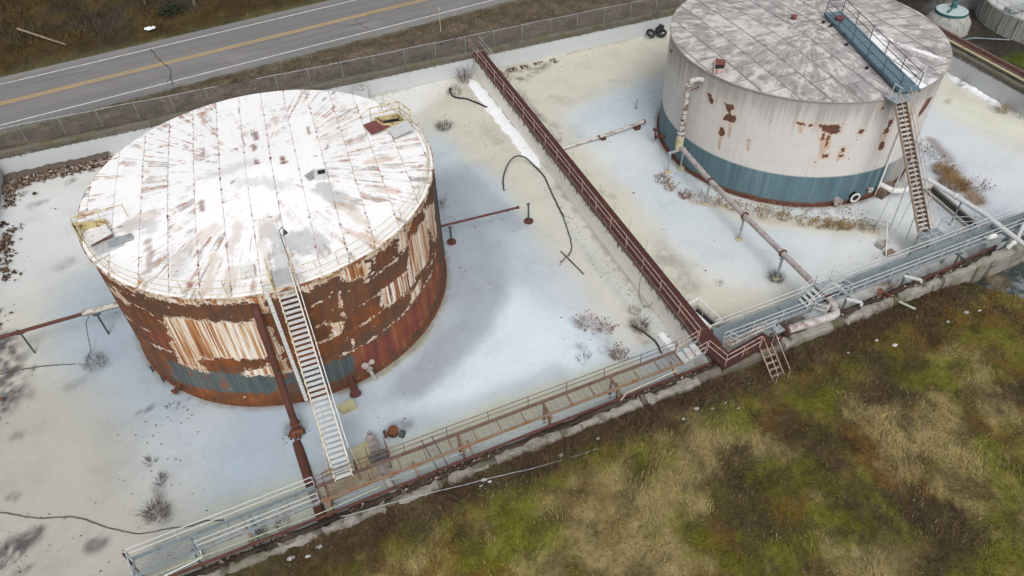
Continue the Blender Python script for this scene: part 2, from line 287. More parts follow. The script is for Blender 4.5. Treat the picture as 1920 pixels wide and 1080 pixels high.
STROKES = [[[0.57,0.59,0.6],5,0.8,1.0,[[-20.66,53.93],[-18.4,52.93],[-16.58,53.51]]],[[0.57,0.59,0.6],6,0.8,1.0,[[-18.87,49.25],[-15.93,45.57]]],[[0.5,0.51,0.515],3,0.5,1.0,[[-20.36,50.52],[-18.08,47.69],[-15.93,45.57]]],[[0.505,0.49,0.42],4.5,0.9,1.0,[[15.58,56.77],[15.17,51.23],[15.26,46.91]]],[[0.505,0.49,0.42],3,0.9,1.0,[[16.61,43.93],[16.19,37.69],[16.05,32.8],[16.45,28.77],[17.23,25.92]]],[[0.505,0.49,0.42],2.5,0.9,1.0,[[16.51,47.17],[18.14,43.25],[17.39,38.5]]],[[0.38,0.37,0.325],7,0.9,1.0,[[-17.26,34.41],[-15.43,31.26],[-13.73,27.63],[-15.21,24.99],[-10.7,23.1]]],[[0.505,0.49,0.42],5,0.8,1.0,[[-16.38,40.39],[-16.51,36.67],[-14.68,35.01]]],[[0.38,0.37,0.325],4,0.6,1.0,[[-10.55,26.29],[-7.45,24.31],[-4.76,23.86]]],[[0.38,0.37,0.325],3,0.7,1.0,[[-18.53,29.65],[-18.02,23.8]]],[[0.57,0.59,0.6],4,0.6,1.0,[[12.33,59.28],[10.5,58.08],[14.96,61.28]]],[[0.63,0.63,0.615],2.2,0.9,0.25,[[10.6,57.54],[12.42,58.73],[14.53,59.85]]],[[0.33,0.395,0.46],5,0.9,1.0,[[-11.3,37.22],[-12.01,33.44],[-9.51,29.91],[-6.26,27.38],[-3.11,26.81]]],[[0.33,0.395,0.46],4,0.9,1.0,[[-13.18,42.13],[-12.24,37.63]]],[[0.33,0.395,0.46],6,0.9,1.0,[[-7.2,26.66],[-3.6,24.07],[-1.2,24.49],[2.51,24.82]]],[[0.42,0.49,0.545],5,0.95,1.0,[[11.74,43.84],[10.64,38.19],[8.39,32.79],[4.86,28.43],[2.45,26.86]]],[[0.42,0.49,0.545],7,0.9,1.0,[[13.13,35.25],[11.5,29.37],[7.82,27.16],[11.42,27.46],[14.5,27.09]]],[[0.42,0.49,0.545],4,0.9,1.0,[[14.04,25.4],[16.01,25.02]]],[[0.42,0.49,0.545],4,0.8,1.0,[[12.54,48.96],[12.17,45.14]]],[[0.56,0.64,0.7],3.8,0.85,1.0,[[12.12,29.11],[9.89,27.18],[7.27,25.65]]],[[0.56,0.64,0.7],2.8,0.8,1.0,[[14.42,26.17],[11.3,24.78],[7.58,23.86]]],[[0.53,0.59,0.66],2,0.6,1.0,[[9.72,35.56],[10.01,33.17]]],[[0.505,0.49,0.42],2.0,0.9,0.8,[[15.72,55.7],[15.86,51.83],[15.72,47.53],[16.76,45.43]]],[[0.505,0.49,0.42],1.5,0.9,0.8,[[16.99,43.76],[16.37,37.61],[16.21,32.72],[16.5,28.49],[17.27,25.66]]],[[0.38,0.37,0.325],4,0.8,0.8,[[-17.16,32.76],[-14.81,28.79],[-14.98,25.51],[-12.2,23.73]]],[[0.28,0.31,0.355],1.3,0.8,0.8,[[12.4,45.81],[12.72,40.57],[12.14,36.29],[10.66,32.88],[8.4,30.21],[5.88,28.44],[3.58,27.43]]],[[0.28,0.31,0.355],1.6,0.45,1.0,[[9.06,37.03],[7.91,33.0],[5.37,30.06]]],[[0.38,0.43,0.48],2.0,0.6,1.0,[[13.55,45.29],[14.07,38.62],[14.27,34.16],[14.65,30.61]]],[[0.28,0.31,0.355],0.9,0.55,1.0,[[13.17,45.46],[14.14,40.98],[14.42,38.47]]],[[0.28,0.31,0.355],0.8,0.35,1.0,[[3.34,24.47],[5.78,24.22],[8.34,24.14],[11.59,24.66]]],[[0.28,0.31,0.355],0.7,0.3,1.0,[[0.93,27.09],[3.02,26.62],[5.21,27.39]]],[[0.28,0.31,0.355],1.0,0.35,1.0,[[-1.95,23.72],[-1.45,26.11],[-0.26,25.99]]],[[0.28,0.31,0.355],1.2,0.3,1.0,[[-11.31,36.75],[-10.22,33.11],[-8.59,30.52]]],[[0.5,0.51,0.515],2,0.35,1.0,[[-8.1,29.31],[-9.6,28.41],[-9.71,26.64]]],[[0.5,0.53,0.58],1.5,0.4,1.0,[[14.96,32.13],[15.61,28.61],[15.91,25.53]]],[[0.28,0.31,0.355],1.6,0.75,1.0,[[11.5,44.69],[10.94,40.0],[10.15,36.56],[8.78,33.7]]],[[0.34,0.33,0.3],0.5,0.5,1.0,[[7.3,33.26],[6.07,31.22],[4.27,29.83],[2.21,28.89]]],[[0.47,0.485,0.38],1.2,0.9,1.0,[[0.09,22.51],[6.24,22.85],[11.23,23.12],[15.62,22.94]]],[[0.42,0.42,0.28],0.6,0.8,1.0,[[-2.85,22.05],[-0.44,22.74],[0.78,22.93]]],[[0.33,0.25,0.1],0.5,0.6,1.0,[[-2.34,21.84],[-1.14,22.17]]],[[0.47,0.485,0.38],1.6,0.8,1.0,[[-8.21,22.06],[-3.93,22.18]]],[[0.27,0.27,0.15],0.22,0.8,1.0,[[2.28,28.64],[4.63,29.9],[5.63,30.91]]],[[0.33,0.3,0.19],0.3,0.5,1.0,[[-0.37,28.27],[2.33,28.84]]],[[0.085,0.08,0.085],0.9,0.9375,0.8,[[-19.5,40.75],[-18.83,38.11],[-18.53,36.22],[-18.72,35.03]]],[[0.085,0.08,0.085],0.35,0.75,0.8,[[-17.45,37.52],[-18.35,37.68],[-19.21,37.38]]],[[0.085,0.08,0.085],0.55,0.9375,0.8,[[-17.41,24.99],[-16.83,25.36],[-16.59,25.57]]],[[0.085,0.08,0.085],0.7,0.875,0.8,[[-18.1,24.69],[-17.66,25.1]]],[[0.085,0.08,0.085],0.3,0.75,0.8,[[-16.47,25.51],[-16.43,25.65]]],[[0.085,0.08,0.085],0.45,0.75,0.8,[[-13.82,23.74],[-13.45,23.7]]],[[0.085,0.08,0.085],0.35,0.75,0.8,[[-17.07,23.69],[-16.85,23.88]]],[[0.085,0.08,0.085],0.4,0.75,0.8,[[-18.01,32.35],[-17.69,32.4]]],[[0.085,0.08,0.085],0.35,0.5625,0.8,[[-17.86,28.35],[-17.65,28.19]]],[[0.085,0.08,0.085],0.5,0.5,0.8,[[-17.31,35.27],[-17.77,35.68]]],[[0.085,0.08,0.085],0.25,0.625,0.8,[[-11.04,31.36],[-10.74,31.56]]],[[0.085,0.08,0.085],0.2,0.625,0.8,[[-11.53,31.33],[-11.41,31.44]]],[[0.085,0.08,0.085],0.6,0.9375,0.8,[[-10.9,24.44],[-10.39,24.07]]],[[0.085,0.08,0.085],0.35,0.75,0.8,[[-10.62,25.98],[-10.52,25.27]]],[[0.085,0.08,0.085],0.5,0.625,0.8,[[-3.11,26.81],[-3.53,26.99]]],[[0.085,0.08,0.085],0.5,0.5625,0.8,[[1.63,24.42],[2.6,24.59]]],[[0.085,0.08,0.085],0.4,0.375,0.8,[[0.17,22.83],[0.14,22.14]]],[[0.085,0.08,0.085],0.4,0.3125,0.8,[[-15.27,35.04],[-14.68,35.23]]],[[0.085,0.08,0.085],0.7,0.5,0.8,[[-13.8,36.19],[-14.11,36.78]]],[[0.085,0.08,0.085],0.6,0.375,0.8,[[-18.68,38.05],[-17.6,39.93]]],[[0.085,0.08,0.085],0.7,0.6,0.9,[[13.86,52.73],[14.25,52.74]]],[[0.085,0.08,0.085],0.35,0.6,0.9,[[10.47,43.1],[10.72,42.56]]],[[0.085,0.08,0.085],0.45,0.35,0.9,[[15.0,27.37],[15.46,26.44],[15.62,25.66]]],[[0.085,0.08,0.085],0.4,0.3,0.9,[[14.43,28.11],[14.7,27.5]]],[[0.085,0.08,0.085],0.4,0.3,0.9,[[17.44,26.32],[17.97,26.59]]],[[0.085,0.08,0.085],0.35,0.4,0.9,[[15.03,25.21],[15.48,24.69]]],[[0.085,0.08,0.085],0.3,0.5,0.9,[[13.99,25.66],[13.82,26.05]]],[[0.085,0.08,0.085],0.6,0.4,0.9,[[17.34,51.62],[17.41,48.9]]],[[0.085,0.08,0.085],0.5,0.35,0.9,[[17.34,52.55],[17.32,51.17]]],[[0.085,0.08,0.085],0.7,0.6,0.9,[[17.38,59.07],[18.18,57.64]]],[[0.085,0.08,0.085],0.5,0.4,0.9,[[16.37,57.63],[18.2,55.57]]],[[0.085,0.08,0.085],0.35,0.4,0.9,[[18.64,39.34],[17.98,36.24]]],[[0.085,0.08,0.085],0.3,0.25,0.9,[[17.97,35.6],[17.89,30.85],[18.27,26.45]]],[[0.085,0.08,0.085],0.5,0.55,0.9,[[17.75,26.19],[17.85,24.7]]],[[0.085,0.08,0.085],0.01,0.01,0.9,[[-17.94,58.18],[-18.56,55.46]]],[[0.085,0.08,0.085],0.35,0.55,0.9,[[-18.18,55.51],[-17.62,55.62]]],[[0.085,0.08,0.085],0.4,0.6,0.9,[[-16.03,57.56],[-15.76,57.75]]],[[0.085,0.08,0.085],0.35,0.5,0.9,[[-19.45,57.47],[-19.25,57.46]]],[[0.085,0.08,0.085],0.45,0.4,0.9,[[-18.62,55.27],[-18.48,55.5]]],[[0.085,0.08,0.085],0.5,0.35,0.9,[[-16.15,46.84],[-15.64,47.22]]],[[0.085,0.08,0.085],0.5,0.6,0.9,[[-20.33,56.61],[-20.69,56.4]]],[[0.505,0.49,0.42],7,0.95,1.0,[[21.5,56.12],[26.31,54.96],[34.02,57.01],[36.78,55.73]]],[[0.505,0.49,0.42],4,0.95,1.0,[[21.67,53.98],[21.56,45.74],[21.83,38.63]]],[[0.505,0.49,0.42],4,0.9,1.0,[[21.83,38.63],[21.73,32.7],[22.21,27.87],[22.84,24.48]]],[[0.505,0.49,0.42],3,0.8,1.0,[[21.98,30.21],[23.26,26.34],[26.71,24.33],[28.87,22.38]]],[[0.5,0.475,0.37],2,0.4,1.0,[[22.15,59.07],[25.49,59.23],[33.65,59.61]]],[[0.505,0.49,0.42],2,0.8,1.0,[[29.47,22.12],[32.86,22.19],[38.76,22.89]]],[[0.55,0.57,0.6],2.5,0.5,1.0,[[22.4,49.78],[26.9,49.63]]],[[0.42,0.49,0.545],5,0.9,1.0,[[31.56,50.47],[27.83,44.63],[26.07,39.7]]],[[0.42,0.49,0.545],3,0.8,1.0,[[28.99,49.64],[25.03,45.89]]],[[0.57,0.59,0.6],5,0.85,1.0,[[24.04,42.98],[24.02,37.66],[25.37,32.35],[27.16,29.12],[30.43,26.52],[35.76,26.55]]],[[0.42,0.49,0.545],4,0.55,1.0,[[26.16,37.43],[26.71,32.4],[30.46,29.49],[36.65,28.67]]],[[0.57,0.59,0.6],4,0.8,1.0,[[38.84,29.02],[40.21,28.41],[35.66,25.4]]],[[0.4,0.455,0.54],7,0.85,1.0,[[50.12,34.56],[50.48,31.11],[49.4,27.1]]],[[0.57,0.59,0.6],5,0.7,1.0,[[52.08,35.41],[54.09,31.93],[52.08,28.09]]],[[0.505,0.49,0.42],3,0.85,1.0,[[56.61,39.99],[56.41,35.71],[56.85,32.38]]],[[0.62,0.64,0.55],2,0.5,1.0,[[55.4,37.58],[56.73,33.31]]],[[0.505,0.49,0.42],3.5,0.9,0.8,[[21.15,55.24],[26.11,54.53],[33.77,56.54],[36.55,55.83]]],[[0.505,0.49,0.42],2.2,0.9,0.8,[[21.54,53.05],[21.44,44.96],[21.87,38.26]]],[[0.505,0.49,0.42],2.2,0.85,0.8,[[21.9,37.89],[21.76,32.38],[22.24,27.59],[23.14,24.35]]],[[0.505,0.49,0.42],1.6,0.8,0.8,[[22.07,26.34],[26.56,24.13],[28.87,22.38]]],[[0.19,0.125,0.06],0.75,0.85,0.9,[[47.49,30.52],[46.92,28.92],[46.55,27.31]]],[[0.22,0.16,0.12],0.4,0.6,0.9,[[49.43,34.7],[48.64,31.94]]],[[0.36,0.28,0.22],0.32,0.65,0.9,[[27.73,35.45],[29.27,34.28],[30.32,32.45],[31.7,31.18],[34.07,29.48],[37.52,27.52]]],[[0.085,0.08,0.085],0.01,0.009000000000000001,0.9,[[33.27,49.68],[25.12,52.4]]],[[0.085,0.08,0.085],0.8,0.27,0.9,[[24.37,53.05],[25.21,52.36]]],[[0.085,0.08,0.085],0.9,0.342,0.9,[[22.71,30.76],[23.12,29.71],[22.66,27.95]]],[[0.085,0.08,0.085],0.6,0.225,0.9,[[23.08,32.11],[23.02,30.93]]],[[0.085,0.08,0.085],0.4,0.315,0.9,[[22.13,39.22],[22.56,38.31]]],[[0.085,0.08,0.085],0.4,0.405,0.9,[[22.08,51.34],[21.99,49.97]]],[[0.085,0.08,0.085],0.35,0.45,0.9,[[21.96,54.05],[22.08,51.34]]],[[0.085,0.08,0.085],0.6,0.315,0.9,[[22.44,49.3],[21.81,47.35]]],[[0.085,0.08,0.085],0.4,0.63,0.9,[[22.64,58.28],[23.35,57.41]]],[[0.085,0.08,0.085],0.45,0.7200000000000001,0.9,[[24.12,57.94],[27.3,59.55]]],[[0.085,0.08,0.085],0.35,0.54,0.9,[[21.23,59.49],[24.9,59.15]]],[[0.085,0.08,0.085],0.3,0.54,0.9,[[22.75,57.9],[22.83,57.43]]],[[0.085,0.08,0.085],0.2,0.27,0.9,[[32.19,53.11],[30.07,54.31]]],[[0.085,0.08,0.085],0.6,0.45,0.9,[[28.19,26.37],[28.51,26.51]]],[[0.085,0.08,0.085],0.6,0.63,0.9,[[21.93,24.87],[22.34,23.72]]],[[0.085,0.08,0.085],1.0,0.54,0.9,[[35.79,23.06],[37.74,22.77]]],[[0.085,0.08,0.085],0.6,0.36000000000000004,0.9,[[22.84,24.48],[22.49,25.14]]],[[0.085,0.08,0.085],0.6,0.315,0.9,[[49.45,34.44],[49.0,32.58],[48.3,30.54]]],[[0.085,0.08,0.085],0.8,0.45,0.9,[[44.13,29.44],[44.19,25.03]]],[[0.085,0.08,0.085],0.7,0.45,0.9,[[43.79,31.79],[43.42,30.84]]],[[0.085,0.08,0.085],0.5,0.27,0.9,[[45.35,26.15],[45.09,24.95]]],[[0.085,0.08,0.085],0.7,0.36000000000000004,0.9,[[28.87,22.38],[31.15,22.15]]],[[0.085,0.08,0.085],1.2,0.54,0.9,[[24.9,22.38],[27.37,22.53]]],[[0.5,0.475,0.37],1.0,0.5,1.0,[[29.45,34.55],[30.32,32.45],[31.7,31.18],[34.07,29.48],[37.6,27.61]]]]
ROOF_A = [[[0.42,0.43,0.44],0.75,0.8,0.9,[[-1.61,33.0],[-0.96,31.76],[0.28,31.69],[0.72,30.33]]],[[0.42,0.43,0.44],0.6,0.7,0.9,[[-1.36,31.02],[-1.37,29.27],[-1.06,28.71]]],[[0.42,0.43,0.44],0.5,0.85,0.9,[[1.77,35.63],[2.32,34.57],[2.79,33.3]]],[[0.55,0.45,0.35],0.4,0.55,0.9,[[2.52,33.42],[3.12,32.14],[3.49,31.24]]],[[0.42,0.43,0.44],0.5,0.5,0.9,[[-3.78,39.23],[-2.56,39.26],[-1.61,39.43]]],[[0.42,0.43,0.44],0.4,0.5,0.9,[[0.08,36.38],[-2.43,37.78]]],[[0.58,0.49,0.45],0.55,0.7,0.9,[[-8.68,36.6],[-7.98,36.89],[-7.42,37.05]]],[[0.42,0.43,0.44],0.45,0.6,0.9,[[-8.54,36.78],[-7.46,36.06]]],[[0.58,0.49,0.45],0.5,0.6,0.9,[[-6.28,32.72],[-5.41,33.71],[-4.27,34.17]]],[[0.42,0.43,0.44],0.5,0.5,0.9,[[-6.79,32.94],[-5.73,32.93],[-6.33,31.86]]],[[0.58,0.49,0.45],0.25,0.7,0.9,[[-3.67,32.03],[-3.26,33.24],[-2.96,34.57]]],[[0.55,0.45,0.35],0.3,0.7,0.9,[[-5.09,29.64],[-4.78,30.75],[-4.48,31.93]]],[[0.55,0.45,0.35],0.4,0.6,0.9,[[-4.11,29.21],[-3.76,30.74]]],[[0.58,0.49,0.45],0.4,0.5,0.9,[[-2.23,28.81],[-1.88,32.16],[-1.81,33.57]]],[[0.17,0.055,0.035],0.2,0.95,0.9,[[0.23,39.38],[0.18,38.63]]],[[0.17,0.055,0.035],0.14,0.9,0.9,[[-0.9,42.89],[-0.94,42.11]]],[[0.17,0.055,0.035],0.14,0.9,0.9,[[-1.16,41.38],[-1.21,40.77]]],[[0.17,0.055,0.035],0.14,0.85,0.9,[[-1.22,39.55],[-1.22,39.13]]],[[0.17,0.055,0.035],0.1,0.9,0.9,[[-4.13,42.53],[-4.22,41.2]]],[[0.35,0.13,0.05],0.3,0.8,0.9,[[-3.87,47.16],[-3.67,45.93]]],[[0.17,0.055,0.035],0.12,0.8,0.9,[[-2.8,37.94],[-2.92,37.72]]],[[0.17,0.055,0.035],0.12,0.7,0.9,[[-4.7,36.89],[-4.66,36.08]]],[[0.17,0.055,0.035],0.15,0.8,0.9,[[1.11,30.57],[1.11,30.03]]],[[0.17,0.055,0.035],0.1,0.8,0.9,[[2.34,42.43],[2.26,41.46]]],[[0.17,0.055,0.035],0.1,0.8,0.9,[[3.06,39.67],[2.88,39.24]]],[[0.55,0.45,0.35],0.3,0.5,0.9,[[3.68,41.82],[5.04,43.31],[4.87,44.12]]],[[0.55,0.45,0.35],0.35,0.5,0.9,[[4.41,40.49],[2.73,40.46]]],[[0.17,0.055,0.035],0.25,0.6,0.9,[[-7.73,32.47],[-7.55,33.73],[-7.59,34.67]]],[[0.5,0.25,0.13],0.3,0.5,0.9,[[2.47,31.2],[3.94,29.61]]],[[0.5,0.28,0.17],0.25,0.5,0.9,[[4.93,37.09],[6.39,37.05]]],[[0.5,0.27,0.16],0.25,0.5,0.9,[[4.36,34.75],[5.66,33.79]]]]
ROOF_B = [[[0.8,0.81,0.84],0.9,0.95,0.5,[[42.47,37.27],[41.78,34.89],[41.14,32.67],[41.09,30.71]]],[[0.78,0.79,0.83],0.25,0.9,0.7,[[43.06,37.94],[43.91,35.67],[45.05,33.37]]],[[0.78,0.79,0.83],0.15,0.8,0.7,[[42.44,34.59],[42.63,32.8],[43.47,31.99]]],[[0.76,0.77,0.82],0.5,0.8,0.6,[[40.9,31.59],[42.15,31.01]]],[[0.72,0.72,0.76],0.3,0.7,0.6,[[44.31,38.8],[45.19,38.68]]],[[0.28,0.25,0.27],0.9,0.6,0.8,[[43.0,35.2],[43.23,32.94]]],[[0.6,0.58,0.57],1.2,0.6,0.8,[[34.49,44.97],[34.74,41.86],[36.83,40.87]]],[[0.27,0.24,0.25],1.6,0.5,0.8,[[38.67,37.23],[38.09,33.27],[37.89,31.04]]],[[0.6,0.58,0.56],1.0,0.5,0.8,[[30.36,39.35],[31.27,35.63],[33.13,32.48]]],[[0.29,0.26,0.27],1.3,0.5,0.8,[[37.94,44.38],[40.49,43.17]]],[[0.58,0.56,0.54],1.3,0.4,0.8,[[42.66,42.13],[44.89,40.03],[45.11,36.97]]]]
FIELD_S = [[[0.32,0.26,0.12],1.1,0.85,1.0,[[16.88,16.64],[14.44,15.27],[12.08,14.35]]],[[0.32,0.26,0.12],1.1,0.85,1.0,[[25.7,14.37],[27.29,12.24],[27.85,9.64]]],[[0.32,0.26,0.12],1.1,0.85,1.0,[[18.74,16.95],[19.44,15.56]]],[[0.32,0.26,0.12],1.1,0.85,1.0,[[32.62,15.4],[32.98,12.42]]],[[0.32,0.26,0.12],1.1,0.85,1.0,[[8.24,14.75],[9.16,12.66]]],[[0.32,0.26,0.12],1.1,0.85,1.0,[[19.3,8.44],[21.53,7.51]]],[[0.32,0.26,0.12],1.1,0.85,1.0,[[29.57,13.1],[25.59,11.92]]],[[0.32,0.26,0.12],1.1,0.85,1.0,[[18.47,18.59],[16.83,18.13]]],[[0.32,0.26,0.12],1.1,0.85,1.0,[[27.18,8.34],[26.67,9.49]]],[[0.32,0.26,0.12],1.1,0.85,1.0,[[10.54,12.64],[10.85,11.69]]],[[0.14,0.145,0.02],0.9,0.8,1.0,[[9.51,18.7],[12.56,17.41]]],[[0.14,0.145,0.02],0.9,0.8,1.0,[[22.65,17.6],[24.32,16.1]]],[[0.14,0.145,0.02],0.9,0.8,1.0,[[29.54,9.58],[27.22,6.83],[24.66,5.94]]],[[0.14,0.145,0.02],0.9,0.8,1.0,[[4.99,17.01],[7.49,17.54]]],[[0.14,0.145,0.02],0.9,0.8,1.0,[[-0.98,17.73],[0.65,17.92]]],[[0.14,0.145,0.02],0.9,0.8,1.0,[[28.79,15.79],[31.78,15.33]]],[[0.14,0.145,0.02],0.9,0.8,1.0,[[17.89,17.68],[19.86,17.61]]],[[0.14,0.145,0.02],0.9,0.8,1.0,[[20.22,13.5],[18.01,13.12]]],[[0.14,0.145,0.02],0.9,0.8,1.0,[[12.23,13.09],[13.11,12.14]]],[[0.14,0.145,0.02],0.9,0.8,1.0,[[35.95,17.07],[36.97,15.72]]],[[0.14,0.145,0.02],0.9,0.8,1.0,[[21.28,9.31],[22.46,8.53]]],[[0.14,0.145,0.02],0.9,0.8,1.0,[[6.35,15.54],[3.53,15.28]]],[[0.062,0.046,0.035],0.9,0.8,1.0,[[20.48,11.77],[22.47,10.31],[20.27,8.87]]],[[0.062,0.046,0.035],0.9,0.8,1.0,[[28.01,14.53],[26.65,16.29]]],[[0.062,0.046,0.035],0.9,0.8,1.0,[[15.6,18.28],[13.67,19.47],[11.4,20.06]]],[[0.062,0.046,0.035],0.9,0.8,1.0,[[7.1,18.69],[4.67,18.4]]],[[0.062,0.046,0.035],0.9,0.8,1.0,[[18.74,14.13],[18.68,13.16]]],[[0.062,0.046,0.035],0.9,0.8,1.0,[[32.22,13.13],[34.08,12.73]]],[[0.062,0.046,0.035],0.9,0.8,1.0,[[15.11,11.59],[15.27,10.12]]],[[0.062,0.046,0.035],0.9,0.8,1.0,[[17.52,19.78],[20.93,19.14]]],[[0.062,0.046,0.035],0.9,0.8,1.0,[[24.12,9.62],[24.9,8.38]]],[[0.062,0.046,0.035],0.9,0.8,1.0,[[8.1,19.64],[10.58,19.67]]],[[0.062,0.046,0.035],0.9,0.8,1.0,[[2.34,18.12],[0.8,18.46]]],[[0.062,0.046,0.035],0.9,0.8,1.0,[[26.03,18.21],[28.79,17.9]]],[[0.15,0.08,0.025],0.7,0.6,1.0,[[22.71,19.63],[26.31,18.1]]],[[0.15,0.08,0.025],0.7,0.6,1.0,[[21.03,16.35],[22.2,17.0]]],[[0.15,0.08,0.025],0.7,0.6,1.0,[[1.2,18.91],[3.68,18.82]]],[[0.15,0.08,0.025],0.7,0.6,1.0,[[24.22,11.16],[24.3,10.16]]],[[0.15,0.08,0.025],0.7,0.6,1.0,[[13.15,11.28],[14.2,11.12]]],[[0.15,0.08,0.025],0.7,0.6,1.0,[[27.94,19.15],[32.83,18.88]]],[[0.15,0.08,0.025],0.7,0.6,1.0,[[21.32,20.23],[22.67,20.08]]],[[0.15,0.08,0.025],0.7,0.6,1.0,[[9.58,16.34],[8.24,15.96]]],[[0.15,0.08,0.025],0.7,0.6,1.0,[[-3.5,17.93],[-1.39,18.19]]],[[0.15,0.08,0.025],0.7,0.6,1.0,[[35.47,18.22],[38.71,17.3]]]]
# ------------------------------------------------------------------ materials
M = {}
M['rust'] = paint_mat('rust', (.17, .055, .022), (.075, .032, .02), 0.6, 3, .85, c2=(.11, .042, .022))
M['rust_red'] = paint_mat('rust_red', (.105, .036, .026), (.065, .03, .022), 0.5, 2, .85, c2=(.08, .03, .024))
M['deck_red'] = paint_mat('deck_red', (.062, .021, .017), (.10, .05, .035), 0.3, 1.2, .85, c2=(.045, .016, .014), streak=False)
M['orange_rust'] = paint_mat('orange_rust', (.25, .18, .13), (.22, .095, .04), 0.6, 1.6, .9)
M['rust_brown'] = paint_mat('rust_brown', (.17, .11, .095), (.11, .055, .04), 0.5, 3, .85)
M['pink_rail'] = paint_mat('pink_rail', (.50, .39, .35), (.22, .10, .07), 0.45, 6, .65)
M['cream'] = paint_mat('cream', (.52, .47, .31), (.28, .16, .09), 0.45, 5, .65, c2=(.58, .54, .42))
M['peeled_rim'] = paint_mat('peeled_rim', (.56, .50, .42), (.20, .085, .045), 0.65, 1.6, .75, c2=(.48, .40, .27))
M['yellow_steel'] = paint_mat('yellow_steel', (.46, .39, .17), (.22, .11, .05), 0.5, 4, .65, c2=(.52, .47, .28))
M['white_steel'] = paint_mat('white_steel', (.70, .70, .69), (.36, .24, .15), 0.30, 5, .55)
M['grey_tread'] = paint_mat('grey_tread', (.56, .57, .58), (.34, .30, .27), 0.35, 5, .6, streak=False)
M['galv'] = paint_mat('galv', (.40, .43, .45), (.22, .235, .245), 0.45, 3, .5, .35, c2=(.31, .35, .375))
M['galv_dark'] = paint_mat('galv_dark', (.24, .285, .31), (.15, .17, .18), 0.4, 3, .6, .2)
M['galv_light'] = paint_mat('galv_light', (.60, .62, .63), (.38, .38, .38), 0.3, 5, .5, .2)
M['blue_steel'] = paint_mat('blue_steel', (.085, .145, .185), (.055, .095, .12), 0.45, 2, .6, c2=(.11, .175, .215), streak=False)
M['dark_steel'] = paint_mat('dark_steel', (.06, .075, .085), (.05, .04, .035), 0.4, 5, .6)
M['tan_steel'] = paint_mat('tan_steel', (.46, .37, .29), (.24, .15, .10), 0.4, 5, .65)
M['dark_tread'] = paint_mat('dark_tread', (.055, .035, .03), (.09, .045, .03), 0.4, 5, .8, streak=False)
M['green_pipe'] = paint_mat('green_pipe', (.34, .39, .28), (.22, .18, .12), 0.4, 5, .65)
M['black_rubber'] = paint_mat('black_rubber', (.022, .022, .024), (.05, .048, .045), 0.35, 4, .75, streak=False)
M['arch_hose'] = paint_mat('arch_hose', (.045, .05, .045), (.10, .10, .085), 0.5, 5, .8, streak=False)
M['hose_grey'] = paint_mat('hose_grey', (.075, .073, .07), (.16, .15, .14), 0.5, 5, .8, streak=False)
M['hatch_red'] = paint_mat('hatch_red', (.17, .055, .05), (.11, .04, .03), 0.4, 3, .7, streak=False)
M['dark_void'] = paint_mat('dark_void', (.012, .012, .013), (.02, .018, .017), 0.3, 3, .9, streak=False)
M['wood'] = paint_mat('wood', (.26, .19, .13), (.13, .09, .06), 0.45, 4, .85, streak=False)
M['teal'] = paint_mat('teal', (.03, .12, .125), (.05, .08, .08), 0.4, 3, .55)
M['pale_teal'] = paint_mat('pale_teal', (.40, .48, .49), (.28, .33, .34), 0.35, 1.5, .5, streak=False)
M['silver_pipe'] = (lambda t: (t.color(t.mix(t.math('MULTIPLY', t.step(t.noise(t.map(t.world(), (2.2, 2.2, 2.2)), 1.7, 6, .7), .50, .62), .7), t.ramp(t.noise(t.world(), 6, 4), [(.3, (.42, .395, .39)), (.7, (.28, .25, .245))]), (.17, .115, .10))), t.bump(t.noise(t.world(), 5, 5), .3, .02), t.m)[-1])(NT('silver_pipe', .55, .1))
M['bright_pipe'] = paint_mat('bright_pipe', (.45, .44, .44), (.24, .17, .15), 0.55, 2.2, .5, .2, c2=(.42, .40, .40))
M['wrapped_pipe'] = (lambda t: (t.color(t.mix(t.step(t.noise(t.map(t.world(), (1.5, 1.5, 4.5)), 1.3, 5, .6), .47, .60), (.44, .425, .40), (.22, .18, .155))), t.m)[-1])(NT('wrapped_pipe', .7))
def concrete(name, a, b, dark, moss=0.0):
    t = NT(name, .9); p = t.world(); n = t.noise(p, 1.2, 8, .7); f = t.noise(p, 9, 5, .7)
    c = t.mix(n, a, b); c = t.mix(t.step(t.noise(p, .8, 8, .75, .4), .52, .68), c, dark)
    if moss: c = t.mix(t.math('MULTIPLY', t.step(t.noise(p, .5, 6, .7), .48, .62), moss), c, (.075, .075, .03))
    c = t.mix(t.math('MULTIPLY', t.step(f, .5, .75), .5), c, tuple(x*.55 for x in a))
    t.color(c); t.bump(f, .5, .03); return t.m
M['concrete'] = concrete('concrete', (.36, .34, .31), (.25, .235, .21), (.15, .13, .11))
M['kerb'] = concrete('kerb', (.31, .29, .265), (.18, .165, .145), (.10, .085, .065), .5)
M['weathered'] = paint_mat('weathered', (.27, .23, .21), (.17, .085, .05), 0.55, 2.5, .85, c2=(.20, .165, .15))
M['concrete_dark'] = concrete('concrete_dark', (.145, .13, .105), (.085, .076, .06), (.05, .045, .035), .7)
M['concrete_yellow'] = concrete('concrete_yellow', (.46, .43, .29), (.36, .33, .20), (.24, .19, .10))
M['clarifier'] = (lambda t: (t.color(t.mix(t.step(t.noise(t.map(t.world(), (2, 2, .25)), 1.6, 4), .45, .7), (.29, .29, .275), (.17, .17, .155))), t.m)[-1])(NT('clarifier', .85))
